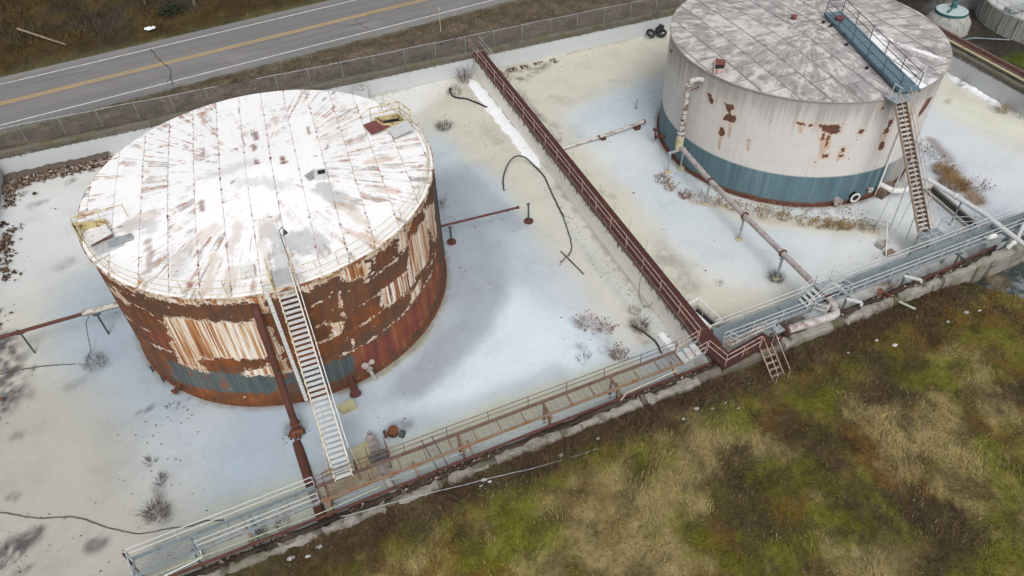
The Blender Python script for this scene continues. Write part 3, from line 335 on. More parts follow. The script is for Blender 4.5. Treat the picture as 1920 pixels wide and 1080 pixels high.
def _liner(name, ca, cb):
    t = NT(name, .55, spec=.3); p = t.world(); x = t.xyz(p)
    n = t.noise(p, .7, 6, .65); st = t.noise(t.map(p, (2.2, 2.2, .18)), 2.0, 5, .65)
    c = t.mix(n, ca, cb)
    c = t.mix(t.math('MULTIPLY', t.step(st, .58, .74), .55), c, (.36, .34, .27))
    up = t.step(t.math('ADD', x[2], t.math('MULTIPLY', t.noise(t.map(p, (3, 3, .6)), 1.2, 6, .75), 1.1)), 1.98, 2.2)
    c = t.mix(t.math('MULTIPLY', up, .9), c, (.15, .12, .075))
    lo = t.step(t.math('ADD', x[2], t.math('MULTIPLY', n, .5)), .42, .22)
    c = t.mix(t.math('MULTIPLY', lo, .35), c, (.30, .27, .20))
    t.color(c); t.bump(t.noise(p, 2.5, 5), .25, .03); return t.m
M['liner'] = _liner('liner', (.47, .495, .51), (.40, .415, .42)); M['liner_cream'] = _liner('liner_cream', (.76, .75, .70), (.68, .67, .62))
def _floor():
    t = NT('ice_floor', .5, spec=.28); p = t.world(); c = t.attr('col', True)
    n = t.noise(p, .35, 6, .6); f = t.noise(p, 2.5, 6, .65); g = t.noise(p, 14, 4, .7)
    c = t.mix(.4, c, t.ramp(n, [(.3, .72), (.5, 1.0), (.75, 1.06)]), 'MULTIPLY')
    c = t.mix(.16, c, t.ramp(f, [(.3, .55), (.5, 1.0)]), 'MULTIPLY')
    c = t.mix(.10, c, t.ramp(g, [(.32, .5), (.5, 1.0)]), 'MULTIPLY')
    sp = t.noise(p, 5.5, 2, .5)
    c = t.mix(t.math('MULTIPLY', t.step(sp, .755, .79), .75), c, (.10, .09, .085))
    v = t.t.nodes.new('ShaderNodeTexVoronoi'); v.feature = 'DISTANCE_TO_EDGE'; t.set(v.inputs['Vector'], t.vm('ADD', p, t.map(t.t.nodes.new('ShaderNodeTexNoise').outputs['Color'], (.0, .0, 0)))); v.inputs['Scale'].default_value = .16
    c = t.mix(t.math('MULTIPLY', t.step(v.outputs['Distance'], .006, .0), .12), c, (.35, .38, .42))
    sx = t.t.nodes.new('ShaderNodeSeparateColor'); t.set(sx.inputs[0], t.attr('col', True)); wet = t.step(t.math('SUBTRACT', sx.outputs[2], sx.outputs[0]), .02, .11)
    t.color(c); t.rough(t.math('SUBTRACT', t.ramp(n, [(.35, .45), (.65, .62)]), t.math('MULTIPLY', wet, .27))); t.bump(t.math('ADD', f, t.math('MULTIPLY', g, .4)), .18, .03); return t.m
M['ice'] = _floor()
def _snow():
    t = NT('snow', .7, spec=.2); p = t.world(); f = t.noise(p, 6, 6, .7)
    c = t.mix(t.step(t.noise(p, 1.5, 5), .55, .8), (.74, .75, .78), (.60, .61, .63))
    c = t.mix(t.math('MULTIPLY', t.step(t.noise(p, 9, 3), .66, .74), .7), c, (.16, .13, .11)); t.color(c); t.bump(f, .5, .05); return t.m
M['snow'] = _snow()
def _soil(name='soil', tint=(1, 1, 1)):
    t = NT(name, .95, spec=.05); p = t.world(); c = t.attr('col', True)
    f = t.noise(p, 3, 8, .75); g = t.noise(p, 16, 5, .7)
    c = t.mix(.8, c, t.ramp(f, [(.28, .25), (.5, 1.0), (.72, 1.35)]), 'MULTIPLY')
    c = t.mix(.6, c, t.ramp(g, [(.3, .35), (.55, 1.1)]), 'MULTIPLY')
    t.color(c); t.bump(t.math('ADD', f, g), .9, .12); return t.m
M['soil'] = _soil()
def _veg():
    t = NT('vegetation', .95, spec=.03); c = t.attr('col', True); t.color(c); return t.m
M['veg'] = _veg()
def _plain(name, c, rough=.9):
    t = NT(name, rough, spec=.2); p = t.world(); t.color(t.mix(t.noise(p, 4, 5), tuple(x*.6 for x in c), tuple(x*1.3 for x in c))); return t.m
M['weed_dark'] = _plain('weed_dark', (.075, .06, .05)); M['weed_red'] = _plain('weed_red', (.20, .11, .085)); M['weed_straw'] = _plain('weed_straw', (.25, .16, .075))
M['bark'] = _plain('bark', (.13, .11, .09)); M['leaf_litter'] = _plain('leaf_litter', (.075, .05, .035)); M['evergreen'] = _plain('evergreen', (.028, .035, .022)); M['ground_far'] = _plain('ground_far', (.10, .09, .05))
M['old_snow'] = _plain('old_snow', (.44, .44, .44)); M['membrane'] = _plain('membrane', (.095, .075, .062), .85)
def _asphalt():
    t = NT('asphalt', .85, spec=.3); p = t.world(); o = t.obj
    x = t.xyz(o); n = t.noise(p, .25, 6, .6); g = t.noise(p, 22, 3, .8)
    c = t.mix(n, (.155, .15, .15), (.20, .195, .19))
    # tyre paths: slightly darker wheel tracks along the road (object y is across the road)
    tr = t.noise(t.map(o, (.02, 1.0, 0)), 1.1, 3, .6)
    c = t.mix(t.math('MULTIPLY', t.step(tr, .40, .60), .75), c, (.14, .137, .14))
    c = t.mix(t.math('MULTIPLY', t.step(t.noise(t.map(p, (.15, .5, 1)), 1.0, 6, .7), .5, .7), .4), c, (.26, .25, .245))
    c = t.mix(.35, c, t.ramp(g, [(.3, .6), (.6, 1.1)]), 'MULTIPLY')
    t.color(c); t.bump(g, .3, .01); return t.m
M['asphalt'] = _asphalt()
def _mark(name, c):
    t = NT(name, .7); p = t.world(); n = t.noise(p, 7, 6, .7); t.color(t.mix(t.math('MULTIPLY', t.step(n, .40, .66), .85), c, (.22, .21, .205))); return t.m
M['line_white'] = _mark('line_white', (.62, .62, .61)); M['line_yellow'] = _mark('line_yellow', (.50, .31, .07)); M['crack'] = _plain('crack', (.05, .05, .05))
def _water():
    t = NT('pond_water', .12, spec=.5); p = t.world(); t.color(t.mix(t.step(t.noise(p, .8, 5), .45, .6), (.035, .045, .045), (.16, .19, .20))); t.bump(t.noise(p, 4, 3), .08, .02); return t.m
M['water'] = _water()

def _shellA():
    t = NT('rusty_shell', .75, spec=.3); p = t.obj; x = t.xyz(p)
    big = t.noise(p, .9, 7, .65); fine = t.noise(p, 5, 5, .65); vst = t.noise(t.map(p, (2.6, 2.6, .10)), 1.0, 6, .7); vst2 = t.noise(t.map(p, (8, 8, .16)), 1.0, 5, .7)
    # rust ground
    rust = t.ramp(t.math('ADD', t.math('MULTIPLY', big, .55), t.math('MULTIPLY', vst, .45)), [(.34, (.06, .036, .025)), (.45, (.11, .045, .022)), (.55, (.185, .06, .018)), (.68, (.30, .10, .025))])
    # plate to plate difference
    pl = t.attr('plate')
    rust = t.mix(t.math('MULTIPLY', pl, .62), rust, (.085, .055, .04))
    purple = t.ramp(t.math('ADD', t.math('MULTIPLY', vst, .6), t.math('MULTIPLY', big, .4)), [(.36, (.10, .034, .036)), (.47, (.17, .045, .033)), (.55, (.22, .07, .03)), (.66, (.30, .14, .08))])
    pm = t.step(t.math('ADD', t.attr('purple'), t.math('MULTIPLY', t.math('SUBTRACT', big, .5), 2.2)), -.25, .25)
    rust = t.mix(t.math('MULTIPLY', pm, .85), rust, purple)
    teal = t.ramp(vst, [(.3, (.035, .05, .055)), (.5, (.07, .095, .10)), (.72, (.13, .14, .13))])
    tm = t.step(t.math('ADD', t.attr('teal'), t.math('MULTIPLY', t.math('SUBTRACT', fine, .5), 1.3)), -.28, -.12)
    tm2 = t.step(t.math('ADD', t.math('MULTIPLY', big, .6), t.math('MULTIPLY', vst, .4)), .585, .55)
    rust = t.mix(t.math('MULTIPLY', tm, t.math('ADD', t.math('MULTIPLY', tm2, .8), .15)), rust, teal)
    # paint left over
    wcol = t.ramp(t.math('ADD', t.math('MULTIPLY', vst, .45), t.math('MULTIPLY', vst2, .55)), [(.42, (.72, .70, .66)), (.47, (.66, .58, .48)), (.50, (.50, .31, .16)), (.54, (.32, .12, .04)), (.62, (.16, .06, .035))])
    e = t.math('ADD', t.attr('white'), t.math('MULTIPLY', t.math('SUBTRACT', t.noise(p, 1.5, 8, .72), .5), 1.5))
    e = t.math('ADD', e, t.math('MULTIPLY', t.math('SUBTRACT', fine, .5), .7))
    stk = t.math('MULTIPLY', t.step(t.attr('streaky'), -.12, .05), t.step(vst2, .53, .47)); e = t.math('MAXIMUM', e, t.math('SUBTRACT', t.math('MULTIPLY', stk, 1.0), .5))
    wm = t.step(e, -.015, .015)
    col = t.mix(wm, rust, wcol)
    # curled paint rim along the edges
    rim = t.math('MULTIPLY', t.step(e, -.02, .01), t.step(e, .16, .08))
    col = t.mix(t.math('MULTIPLY', rim, .75), col, (.60, .50, .40))
    # loose flakes scattered
    fl = t.noise(p, 2.6, 4, .6); col = t.mix(t.step(fl, .69, .70), col, (.56, .47, .38))
    t.color(col); t.bump(t.math('ADD', fine, t.math('MULTIPLY', wm, .6)), .35, .02); t.rough(t.mix(wm, (.85,)*3, (.6,)*3)); return t.m
M['shellA'] = _shellA()
def _shellB():
    t = NT('white_shell', .6, spec=.35); p = t.obj; x = t.xyz(p)
    big = t.noise(p, .6, 7, .65); fine = t.noise(p, 5, 5, .65); vst = t.noise(t.map(p, (2.6, 2.6, .09)), 1.0, 6, .7); vst2 = t.noise(t.map(p, (7, 7, .2)), 1, 4, .6)
    w = t.mix(big, (.60, .585, .575), (.49, .475, .465))
    w = t.mix(t.math('MULTIPLY', t.attr('plate'), .25), w, (.49, .475, .46))
    # dirt washed down from the rim
    top = t.step(t.math('ADD', x[2], t.math('MULTIPLY', vst, 6.0)), 8.9, 11.4)
    w = t.mix(t.math('MULTIPLY', top, .8), w, (.25, .235, .22))
    w = t.mix(t.math('MULTIPLY', t.step(vst2, .53, .70), .4), w, (.40, .36, .32))
    runs = t.step(t.math('ADD', t.attr('runs'), t.math('MULTIPLY', t.math('SUBTRACT', vst2, .5), .5)), -.08, .1)
    w = t.mix(t.math('MULTIPLY', runs, .7), w, (.40, .22, .12))
    e = t.math('ADD', t.attr('rust'), t.math('MULTIPLY', t.math('SUBTRACT', fine, .5), .5))
    halo = t.math('MULTIPLY', t.step(e, -.5, 0), .35); w = t.mix(halo, w, (.52, .40, .29))
    w = t.mix(t.step(e, -.015, .015), w, t.ramp(fine, [(.4, (.075, .04, .03)), (.6, (.15, .055, .03))]))
    sp = t.noise(p, 3.2, 3, .6); w = t.mix(t.step(sp, .705, .715), w, (.16, .08, .05))
    fr = t.math('ABSOLUTE', t.math('SUBTRACT', t.math('FRACT', t.math('ADD', t.math('DIVIDE', x[2], 1.712), .5)), .5)); w = t.mix(t.math('MULTIPLY', t.step(fr, .02, .004), t.math('MULTIPLY', t.step(big, .35, .6), .4)), w, (.30, .27, .24))
    blue = t.ramp(vst, [(.3, (.055, .095, .115)), (.5, (.085, .145, .175)), (.7, (.14, .21, .24))])
    blue = t.mix(t.math('MULTIPLY', t.step(vst2, .62, .75), .4), blue, (.35, .40, .42))
    grey = t.mix(vst, (.20, .19, .18), (.36, .34, .32)); blue = t.mix(t.attr('grey'), blue, grey)
    col = t.mix(t.attr('blue'), w, blue)
    lo = t.step(t.math('ADD', x[2], t.math('MULTIPLY', big, .7)), .78, .55); col = t.mix(lo, col, t.ramp(fine, [(.35, (.06, .035, .03)), (.65, (.17, .065, .035))]))
    t.color(col); t.bump(fine, .2, .015); return t.m
M['shellB'] = _shellB()
def _roofA():
    t = NT('rusty_white_roof', .65, spec=.35); p = t.obj
    flat = t.map(p, (1, 1, 0)); d = t.vm('NORMALIZE', flat)
    n = t.t.nodes.new('ShaderNodeVectorMath'); n.operation = 'LENGTH'; t.set(n.inputs[0], flat); rad = n.outputs['Value']
    c3 = t.t.nodes.new('ShaderNodeCombineXYZ'); t.set(c3.inputs[2], t.math('ADD', t.math('MULTIPLY', rad, .12), t.math('MULTIPLY', t.attr('plate'), 9.0)))
    def rad_noise(k, det, add=0.0):
        v = t.vm('ADD', t.map(d, (k, k, 0)), c3.outputs[0]); return t.noise(v, 1.0, det, .65, .15)
    s1 = rad_noise(10, 5); s2 = rad_noise(40, 5); big = t.noise(p, .45, 6, .65); fine = t.noise(p, 5, 6, .7); mid = t.noise(p, 1.4, 6, .7)
    base = t.attr('col', True); base = t.mix(t.math('MULTIPLY', t.attr('plate'), .22), base, (.60, .59, .60))
    base = t.mix(.35, base, t.ramp(fine, [(.3, .72), (.5, 1.0)]), 'MULTIPLY')
    st = t.math('ADD', t.math('MULTIPLY', s1, .40), t.math('ADD', t.math('MULTIPLY', s2, .40), t.math('MULTIPLY', mid, .20)))
    dirt = t.ramp(t.noise(p, 1.1, 4, .7), [(.40, (.22, .22, .23)), (.49, (.36, .33, .32)), (.55, (.38, .20, .12)), (.66, (.22, .085, .055))])
    outer = t.step(t.math('ADD', rad, t.math('MULTIPLY', mid, 4.0)), 4.0, 6.5)
    f = t.math('MULTIPLY', t.math('MULTIPLY', t.step(st, .495, .57), t.step(t.math('ADD', t.math('MULTIPLY', big, .5), t.math('MULTIPLY', mid, .5)), .43, .53)), t.math('MULTIPLY', outer, t.step(t.math('ADD', t.attr('plate'), t.math('MULTIPLY', mid, .8)), .55, 1.0))); col = t.mix(t.math('MULTIPLY', f, .9), base, dirt)
    # rust creeping out of the lap seams
    sm = t.attr('seam'); e = t.math('SUBTRACT', t.math('MULTIPLY', t.math('SUBTRACT', t.noise(p, 2.2, 6, .75), .56), .8), sm)
    col = t.mix(t.step(e, -.035, .0), col, t.ramp(fine, [(.4, (.10, .045, .04)), (.6, (.20, .09, .07))]))
    line = t.math('MULTIPLY', t.step(sm, .03, .004), t.math('ADD', t.math('MULTIPLY', t.step(t.noise(p, 1.6, 3), .42, .62), .45), .33)); col = t.mix(line, col, (.30, .22, .20))
    # rust runs starting at seams and following the slope
    run = t.math('MULTIPLY', t.step(s2, .54, .66), t.step(sm, .55, .0)); col = t.mix(t.math('MULTIPLY', run, t.math('MULTIPLY', t.step(mid, .42, .56), t.math('MULTIPLY', outer, .8))), col, (.42, .22, .13))
    t.color(col); t.bump(fine, .25, .015); return t.m
M['roofA'] = _roofA()
def _roofB():
    t = NT('grey_roof', .75, spec=.3); p = t.obj
    flat = t.map(p, (1, 1, 0)); d = t.vm('NORMALIZE', flat)
    n = t.t.nodes.new('ShaderNodeVectorMath'); n.operation = 'LENGTH'; t.set(n.inputs[0], flat); rad = n.outputs['Value']
    c3 = t.t.nodes.new('ShaderNodeCombineXYZ'); t.set(c3.inputs[2], t.math('ADD', t.math('MULTIPLY', rad, .38), t.math('MULTIPLY', t.attr('plate'), 9.0)))
    hub = t.step(rad, 1.0, 5.0); s1 = t.noise(t.vm('ADD', t.map(d, (9, 9, 0)), c3.outputs[0]), 1.0, 5, .7, .2); s2 = t.noise(t.vm('ADD', t.map(d, (26, 26, 0)), c3.outputs[0]), 1.0, 4, .7)
    fine = t.noise(p, 4, 6, .7); mid = t.noise(p, 1.1, 6, .7)
    base = t.attr('col', True); base = t.mix(t.math('MULTIPLY', t.attr('plate'), .4), base, (.42, .395, .40))
    rn = t.math('ADD', t.math('MULTIPLY', s1, .57), t.math('MULTIPLY', s2, .43)); rn = t.math('ADD', t.math('MULTIPLY', rn, hub), t.math('MULTIPLY', t.noise(p, 2.0, 5, .7), t.math('SUBTRACT', 1.0, hub)))
    st = t.math('ADD', t.math('MULTIPLY', rn, .6), t.math('MULTIPLY', mid, .4))
    snowy = t.attr('snowy')
    lite = t.math('MULTIPLY', t.step(st, .505, .55), t.math('SUBTRACT', 1.0, snowy)); col = t.mix(t.math('MULTIPLY', lite, .75), base, (.54, .52, .51))
    dk = t.math('MULTIPLY', t.step(st, .485, .42), t.math('SUBTRACT', 1.0, snowy)); col = t.mix(t.math('MULTIPLY', dk, .7), col, (.155, .14, .145))
    sm = t.attr('seam'); col = t.mix(t.math('MULTIPLY', t.step(sm, .11, .01), t.math('MULTIPLY', t.step(t.noise(p, 1.2, 3), .25, .55), .85)), col, (.14, .125, .125))
    t.color(col); t.bump(fine, .3, .015); return t.m
M['roofB'] = _roofB()
# ------------------------------------------------------------------ setting
def yw(x): return 19.05 + 0.045*np.asarray(x, float)          # outer face of the front dike wall
def sst(a, b, x):
    t = np.clip((np.asarray(x, float)-a)/(b-a), 0, 1); return t*t*(3-2*t)
def zfield(x, y):
    x = np.asarray(x, float); y = np.asarray(y, float); d = np.maximum(yw(x)-y, 0)
    b = np.interp(x, [-70, 6, 15, 22, 25, 32, 36, 40, 48, 120], [1.52, 1.52, 1.3, .98, 1.12, 1.05, .85, .45, .2, .2])
    z = b - 0.02*np.minimum(d, 20) + (fbm(x*.35, y*.35, 11, 4)-.5)*.5*sst(0, 2, d) + (fbm(x*1.5, y*1.5, 12, 3)-.5)*.16*sst(0, 1, d)
    pd = ((x-39.9)*1.8 + (y-20.3)*1.7)/2.48
    return z - sst(-1.2, 1.4, pd)*0.95
GRN, TAN, BRN, ORG = np.array((.135, .14, .02)), np.array((.33, .27, .125)), np.array((.075, .052, .032)), np.array((.16, .09, .026))
def field_col(x, y):
    a = fbm(x*.22, y*.30, 21, 5); b = fbm(x*.35, y*.25, 31, 5); c = fbm(x*.5, y*.5, 41, 4); e = fbm(x*2.2, y*2.2, 51, 3)
    wx, wy = (fbm(x*.9, y*.9, 22, 4)-.5)*3.2, (fbm(x*.9+7, y*.9, 23, 4)-.5)*3.2; x0_, y0_ = x, y; x, y = x+wx, y+wy
    col = np.tile(np.array((.155, .13, .038)), (len(x), 1))
    for m, k in ((sst(.5, .62, a), GRN), (sst(.54, .66, b), TAN), (sst(.55, .68, 1-b), BRN), (sst(.58, .7, c), ORG)):
        col = col*(1-.8*m[:, None]) + k*.8*m[:, None]
    col = paint(x, y, col, FIELD_S, .6, 61, 1.3); x, y = x0_, y0_
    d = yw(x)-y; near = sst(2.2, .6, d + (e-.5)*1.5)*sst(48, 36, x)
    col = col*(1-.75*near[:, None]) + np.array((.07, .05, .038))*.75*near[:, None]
    mo = fbm(x*.9, y*1.1, 55, 4); dk = sst(.5, .64, mo)[:, None]*.55; col = col*(1-dk)+np.array((.06, .045, .026))*dk
    return col*(0.76+.58*e[:, None])
def terrain(name, x0, x1, y0, y1, st, zfun, cfun, mat, warp=None):
    xs = np.arange(x0, x1+st*.5, st); vs = np.linspace(0, 1, max(2, int(round((y1-y0)/st))+1))
    X = np.repeat(xs, len(vs)); T = np.tile(vs, len(xs)); lo, hi = (y0, y1) if warp is None else warp
    lo = lo(X) if callable(lo) else lo; hi = hi(X) if callable(hi) else hi
    Y = lo + (hi-lo)*T
    Z = zfun(X, Y)
    o = mesh_np(name, np.stack([X, Y, Z], -1), grid_faces(len(xs), len(vs)), mat, cols={'col': cfun(X, Y)})
    return tag(o, kind='structure')
g = MB(); g.add([(-1500, -1500, -1.2), (1500, -1500, -1.2), (1500, 1500, -1.2), (-1500, 1500, -1.2)], [(0, 1, 2, 3)])
tag(g.build('ground', M['ground_far'], origin=(0, 0, 0)), kind='structure')
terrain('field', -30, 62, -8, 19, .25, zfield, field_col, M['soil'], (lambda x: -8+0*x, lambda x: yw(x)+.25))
far = lambda x, y: np.tile(np.array((.10, .085, .045)), (len(x), 1))*(0.6+.8*fbm(x*.3, y*.3, 5, 4)[:, None])
terrain('outer_field', -90, 130, -90, -7.9, 3, lambda x, y: zfield(x, y)-.1, far, M['soil'])
terrain('side_field', 61.8, 130, -8, 20, 2, lambda x, y: zfield(x, y)-.05, far, M['soil'])
terrain('side_field', -90, -29.8, -8, 18, 2, lambda x, y: zfield(x, y)-.05, far, M['soil'], (lambda x: -8+0*x, lambda x: yw(x)+.25))
# frozen basins ------------------------------------------------------
def floor_col(x, y):
    col = np.tile(np.array((.52, .52, .485)), (len(x), 1))
    col = paint(x, y, col, STROKES, .3, 71, .8); e = fbm(x*2.5, y*2.5, 73, 3)
    for (cx, cy), rr, c in (((-1.2, 38.47), 10.0, (.20, .19, .17)), ((39.17, 40.62), 9.88, (.22, .18, .15))):     # dirty melt rim at the tank foot, doubling as painted contact shade
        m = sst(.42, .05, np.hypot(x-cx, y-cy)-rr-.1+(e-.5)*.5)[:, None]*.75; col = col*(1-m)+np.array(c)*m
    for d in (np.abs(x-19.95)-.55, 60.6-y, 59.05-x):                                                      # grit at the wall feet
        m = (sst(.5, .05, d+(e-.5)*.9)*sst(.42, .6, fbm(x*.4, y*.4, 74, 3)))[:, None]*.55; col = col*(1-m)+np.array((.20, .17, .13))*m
    return col
def zfloor(x, y): return (fbm(x*.5, y*.5, 81, 4)-.5)*.06
for nm, xa, xb in (('frozen_basin', -20.9, 19.6), ('frozen_basin', 20.3, 59.2)):
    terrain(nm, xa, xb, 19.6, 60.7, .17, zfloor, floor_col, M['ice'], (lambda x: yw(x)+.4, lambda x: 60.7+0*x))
# dirt bank inside the front wall
def bank_col(x, y):
    n = fbm(x*1.5, y*1.5, 91, 4)[:, None]; return np.array((.07, .05, .04))*(1-n) + np.array((.17, .135, .11))*n
def zbank(x, y):
    t = y-yw(x)-.45; return np.interp(t, [0, .35, .8, 1.25], [1.58, 1.4, .85, -.06]) + (fbm(x*1.3, y*1.3, 95, 4)-.5)*.34*sst(1.2, .7, t)
terrain('dirt_bank', -21, 59.2, 0, 1.25, .14, zbank, bank_col, M['soil'], (lambda x: yw(x)+.45, lambda x: yw(x)+1.7+(fbm(x*.6, x*0, 99, 3)-.5)*.9))
# ground behind the back wall, road, hillside
RA = math.atan(.118)
def road_y(x): return 72.85 + .118*np.asarray(x, float)
def verge_col(x, y):
    e = fbm(x*1.2, y*1.2, 101, 4)[:, None]; a = fbm(x*.3, y*.5, 111, 4)
    e2 = fbm(x*3.1, y*3.1, 103, 3)[:, None]; col = np.array((.125, .098, .074))*(.15+1.1*e+.7*e2)
    ol = (sst(6.6, 3.4, road_y(x)-4.9-y+5.2-1.2 + (a-.5)*3)*sst(62.6, 64.2, y+(a-.5)*2))[:, None]
    col = col*(1-.85*ol) + np.array((.085, .08, .026))*(.55+.9*e)*.85*ol
    dk = sst(1.1, .2, y-61.2)[:, None]; col = col*(1-.6*dk)+np.array((.05, .05, .03))*.6*dk
    gr = sst(.9, .25, road_y(x)-5.0-y+(a-.5)*1.2)[:, None]; return col*(1-.6*gr)+np.array((.22, .21, .195))*(.6+.7*e)*.6*gr
terrain('verge', -90, 140, 61, 70, .4, lambda x, y: 1.62 - .12*sst(61.5, 66, y) + (fbm(x*.8, y*.8, 121, 3)-.5)*.16*sst(0, 1.5, road_y(x)-5-y), verge_col, M['soil'], (lambda x: 60.95+0*x, lambda x: road_y(x)-4.6))
def hill_col(x, y):
    e = fbm(x*.9, y*.9, 131, 4)[:, None]; a = fbm(x*.16, y*.16, 141, 4)[:, None]
    col = np.array((.055, .044, .025))*(1-a)+np.array((.08, .052, .020))*a
    dk = sst(.5, .66, fbm(x*.25, y*.3, 151, 4))[:, None]; col = col*(1-.7*dk)+np.array((.05, .042, .034))*.7*dk
    n = sst(2.2, .3, y-road_y(x)-5.2)[:, None]; col = col*(1-n)+np.array((.11, .105, .05))*n
    return col*(.5+1.0*e)
terrain('hillside', -90, 140, 76, 140, .8, lambda x, y: 1.42 + np.maximum(0, y-road_y(x)-7.0)*.16 + (fbm(x*.4, y*.4, 161, 4)-.5)*.9*sst(0, 3, y-road_y(x)-5.6), hill_col, M['soil'], (lambda x: road_y(x)+5.0, lambda x: 150+0*x))
road = thing('road', (0, 72.85, 1.5), None, None); road.rotation_euler = (0, 0, RA); road['kind'] = 'structure'
def road_part(name, mat, b):
    o = b.build(name, mat, origin=(0, 0, 0)); o.parent = road; return o
b = MB(); nx = 60
b.add([(x, y, .03*(1-abs(y)/5.3)) for x in np.linspace(-110, 150, nx) for y in (-5.25, 0, 5.45)], [(i*3+j, (i+1)*3+j, (i+1)*3+j+1, i*3+j+1) for i in range(nx-1) for j in range(2)])
road_part('asphalt', M['asphalt'], b)
for y, w, m in ((-3.95, .15, 'line_white'), (3.95, .15, 'line_white'), (-.19, .19, 'line_yellow'), (.19, .19, 'line_yellow')):
    b = MB(); b.box((20, y, .03*(1-abs(y)/5.3)+.006), (258, w, .006)); road_part('lane_line', M[m], b)
def crack(pts, w=.09):
    b = MB(); p2 = []
    for (x0, y0), (x1, y1) in zip(pts[:-1], pts[1:]):
        for t in np.linspace(0, 1, 5)[:-1]: p2.append((x0+(x1-x0)*t+random.uniform(-.1, .1), y0+(y1-y0)*t))
    p2.append(pts[-1])
    for (x0, y0), (x1, y1) in zip(p2[:-1], p2[1:]):
        b.beam((x0, y0, .03*(1-abs(y0)/5.3)+.016), (x1, y1, .03*(1-abs(y1)/5.3)+.016), w*random.uniform(.6, 1.3), .004)
    road_part('crack', M['crack'], b)
def to_road(x, y):
    c, s = math.cos(RA), math.sin(RA); dx, dy = x, y-72.85; return (dx*c+dy*s, -dx*s+dy*c)
crack([to_road(-8.5, 75.8), to_road(-7.9, 73.2), to_road(-6.9, 70.5), to_road(-7.0, 68.3), to_road(-6.9, 67.3)])
crack([to_road(-7.0, 69), to_road(-7.4, 68)], .05)
crack([to_road(11.2, 73.2), to_road(11.6, 71.6), to_road(12.3, 70.4)], .06); crack([to_road(9.6, 72.6), to_road(11.3, 72.4), to_road(13.0, 72.9)], .05)
crack([to_road(12.5, 74.0), to_road(18, 75.2), to_road(25, 76.4), to_road(33, 77.2)], .035); crack([to_road(-21, 73.2), to_road(-14, 73.6)], .03)
# yards outside the side walls
def yard_col(x, y):
    e = fbm(x*.8, y*.8, 171, 4)[:, None]; col = np.array((.055, .05, .042))*(.5+e)
    gq = (sst(63.5, 64.5, x + (e[:, 0]-.5)*2)*sst(42.3, 41.2, y)*sst(33, 37, y))[:, None]; col = col*(1-gq)+np.array((.065, .085, .018))*(.6+.8*e)*gq
    sn = (sst(.55, .64, fbm(x*.25, y*.25, 181, 4))*sst(64, 70, x)*sst(45.5, 48, y))[:, None]; return col*(1-sn*.7)+np.array((.30, .30, .31))*sn*.7
terrain('yard', 59.4, 140, 18, 61, .5, lambda x, y: .75+(fbm(x*.5, y*.5, 191, 3)-.5)*.3 + .85*sst(59.5, 61, y), yard_col, M['soil'])
terrain('side_ground', -90, -21.3, 18, 61.1, 1.5, lambda x, y: 1.3+(fbm(x*.3, y*.3, 195, 3)-.5)*.4, far, M['soil'])
# pond
b = MB(); b.add([(36, 8, .0), (80, 8, .0), (80, 21.5, .0), (36, 21.5, .0)], [(0, 1, 2, 3)])
tag(b.build('pond_water', M['water']), kind='structure')

# dike walls ---------------------------------------------------------
def dike(name, label, x0, x1, y0, y1, ht, face, line_h, lm='liner'):
    w = thing(name, ((x0+x1)/2, (y0+y1)/2, 0), label, 'wall')
    # stepped concrete body in cast bays
    along_x = (x1-x0) > (y1-y0); L0, L1 = (x0, x1) if along_x else (y0, y1); n = max(1, int((L1-L0)/6.0)); e = np.linspace(L0, L1, n+1)
    for i in range(n):
        b = MB(); a, c = e[i]+.012, e[i+1]-.012; h = ht+random.uniform(-.03, .03)
        m = 10; s0, s1 = (y0, y1) if along_x else (x0, x1); vs = []; fs = []
        for k in range(m+1):
            t = a+(c-a)*k/m; j = random.uniform(-.035, .02); j2 = random.uniform(-.03, .03)
            for (q, z) in ((s0, -.6), (s0+j2*.4, h-.1+j), (s0+.05, h+j), (s1-.05, h+j2), (s1, h-.1), (s1, -.6)): vs.append((t, q, z) if along_x else (q, t, z))
        for k in range(m):
            for r_ in range(5): fs.append((k*6+r_, (k+1)*6+r_, (k+1)*6+r_+1, k*6+r_+1) if not along_x else (k*6+r_+1, (k+1)*6+r_+1, (k+1)*6+r_, k*6+r_))
        fs.append(tuple(range(6))); fs.append(tuple(m*6+r_ for r_ in range(5, -1, -1)))
        b.add(vs, fs).build('wall_bay', M['concrete_dark'], w)
    for fc in face:            # white membrane hung on the basin side
        b = MB(); nn = int((L1-L0)/.5); vs = []; d = .03 if fc in ('+y', '+x') else -.03
        s = {'-y': y0, '+y': y1, '-x': x0, '+x': x1}[fc]
        for k in range(nn+1):
            t = L0+.02+(L1-L0-.04)*k/nn; wv = .018*math.sin(t*1.7)+random.uniform(-.012, .012); top = line_h+random.uniform(-.03, .03)
            for z, o in ((-.15, d*4), (.12, d*2+wv), (line_h*.5, d*1.2+wv*.7), (top, d), (top+.02, 0)): vs.append((t, s+o, z) if along_x else (s+o, t, z))
        fs = [(k*5+r_, (k+1)*5+r_, (k+1)*5+r_+1, k*5+r_+1) for k in range(nn) for r_ in range(4)]
        b.add(vs, fs).build('liner_sheet', M[lm], w, smooth=True)
        b = MB(); off = d*1.5
        if along_x: b.beam((L0, s+off, line_h), (L1, s+off, line_h), .03, .05)
        else: b.beam((s+off, L0, line_h), (s+off, L1, line_h), .03, .05)
        b.build('liner_batten', M['dark_steel'], w)
    return w
dike('dike_wall', 'long mossy concrete dike wall with white liner along the road fence', -21.4, 59.5, 60.6, 61.05, 2.08, ['-y'], 1.62)
dike('dike_wall', 'concrete dike wall with pale blue liner under the pipe rack at right', 59.05, 59.5, 22.0, 60.5, 1.95, ['-x'], 1.6)
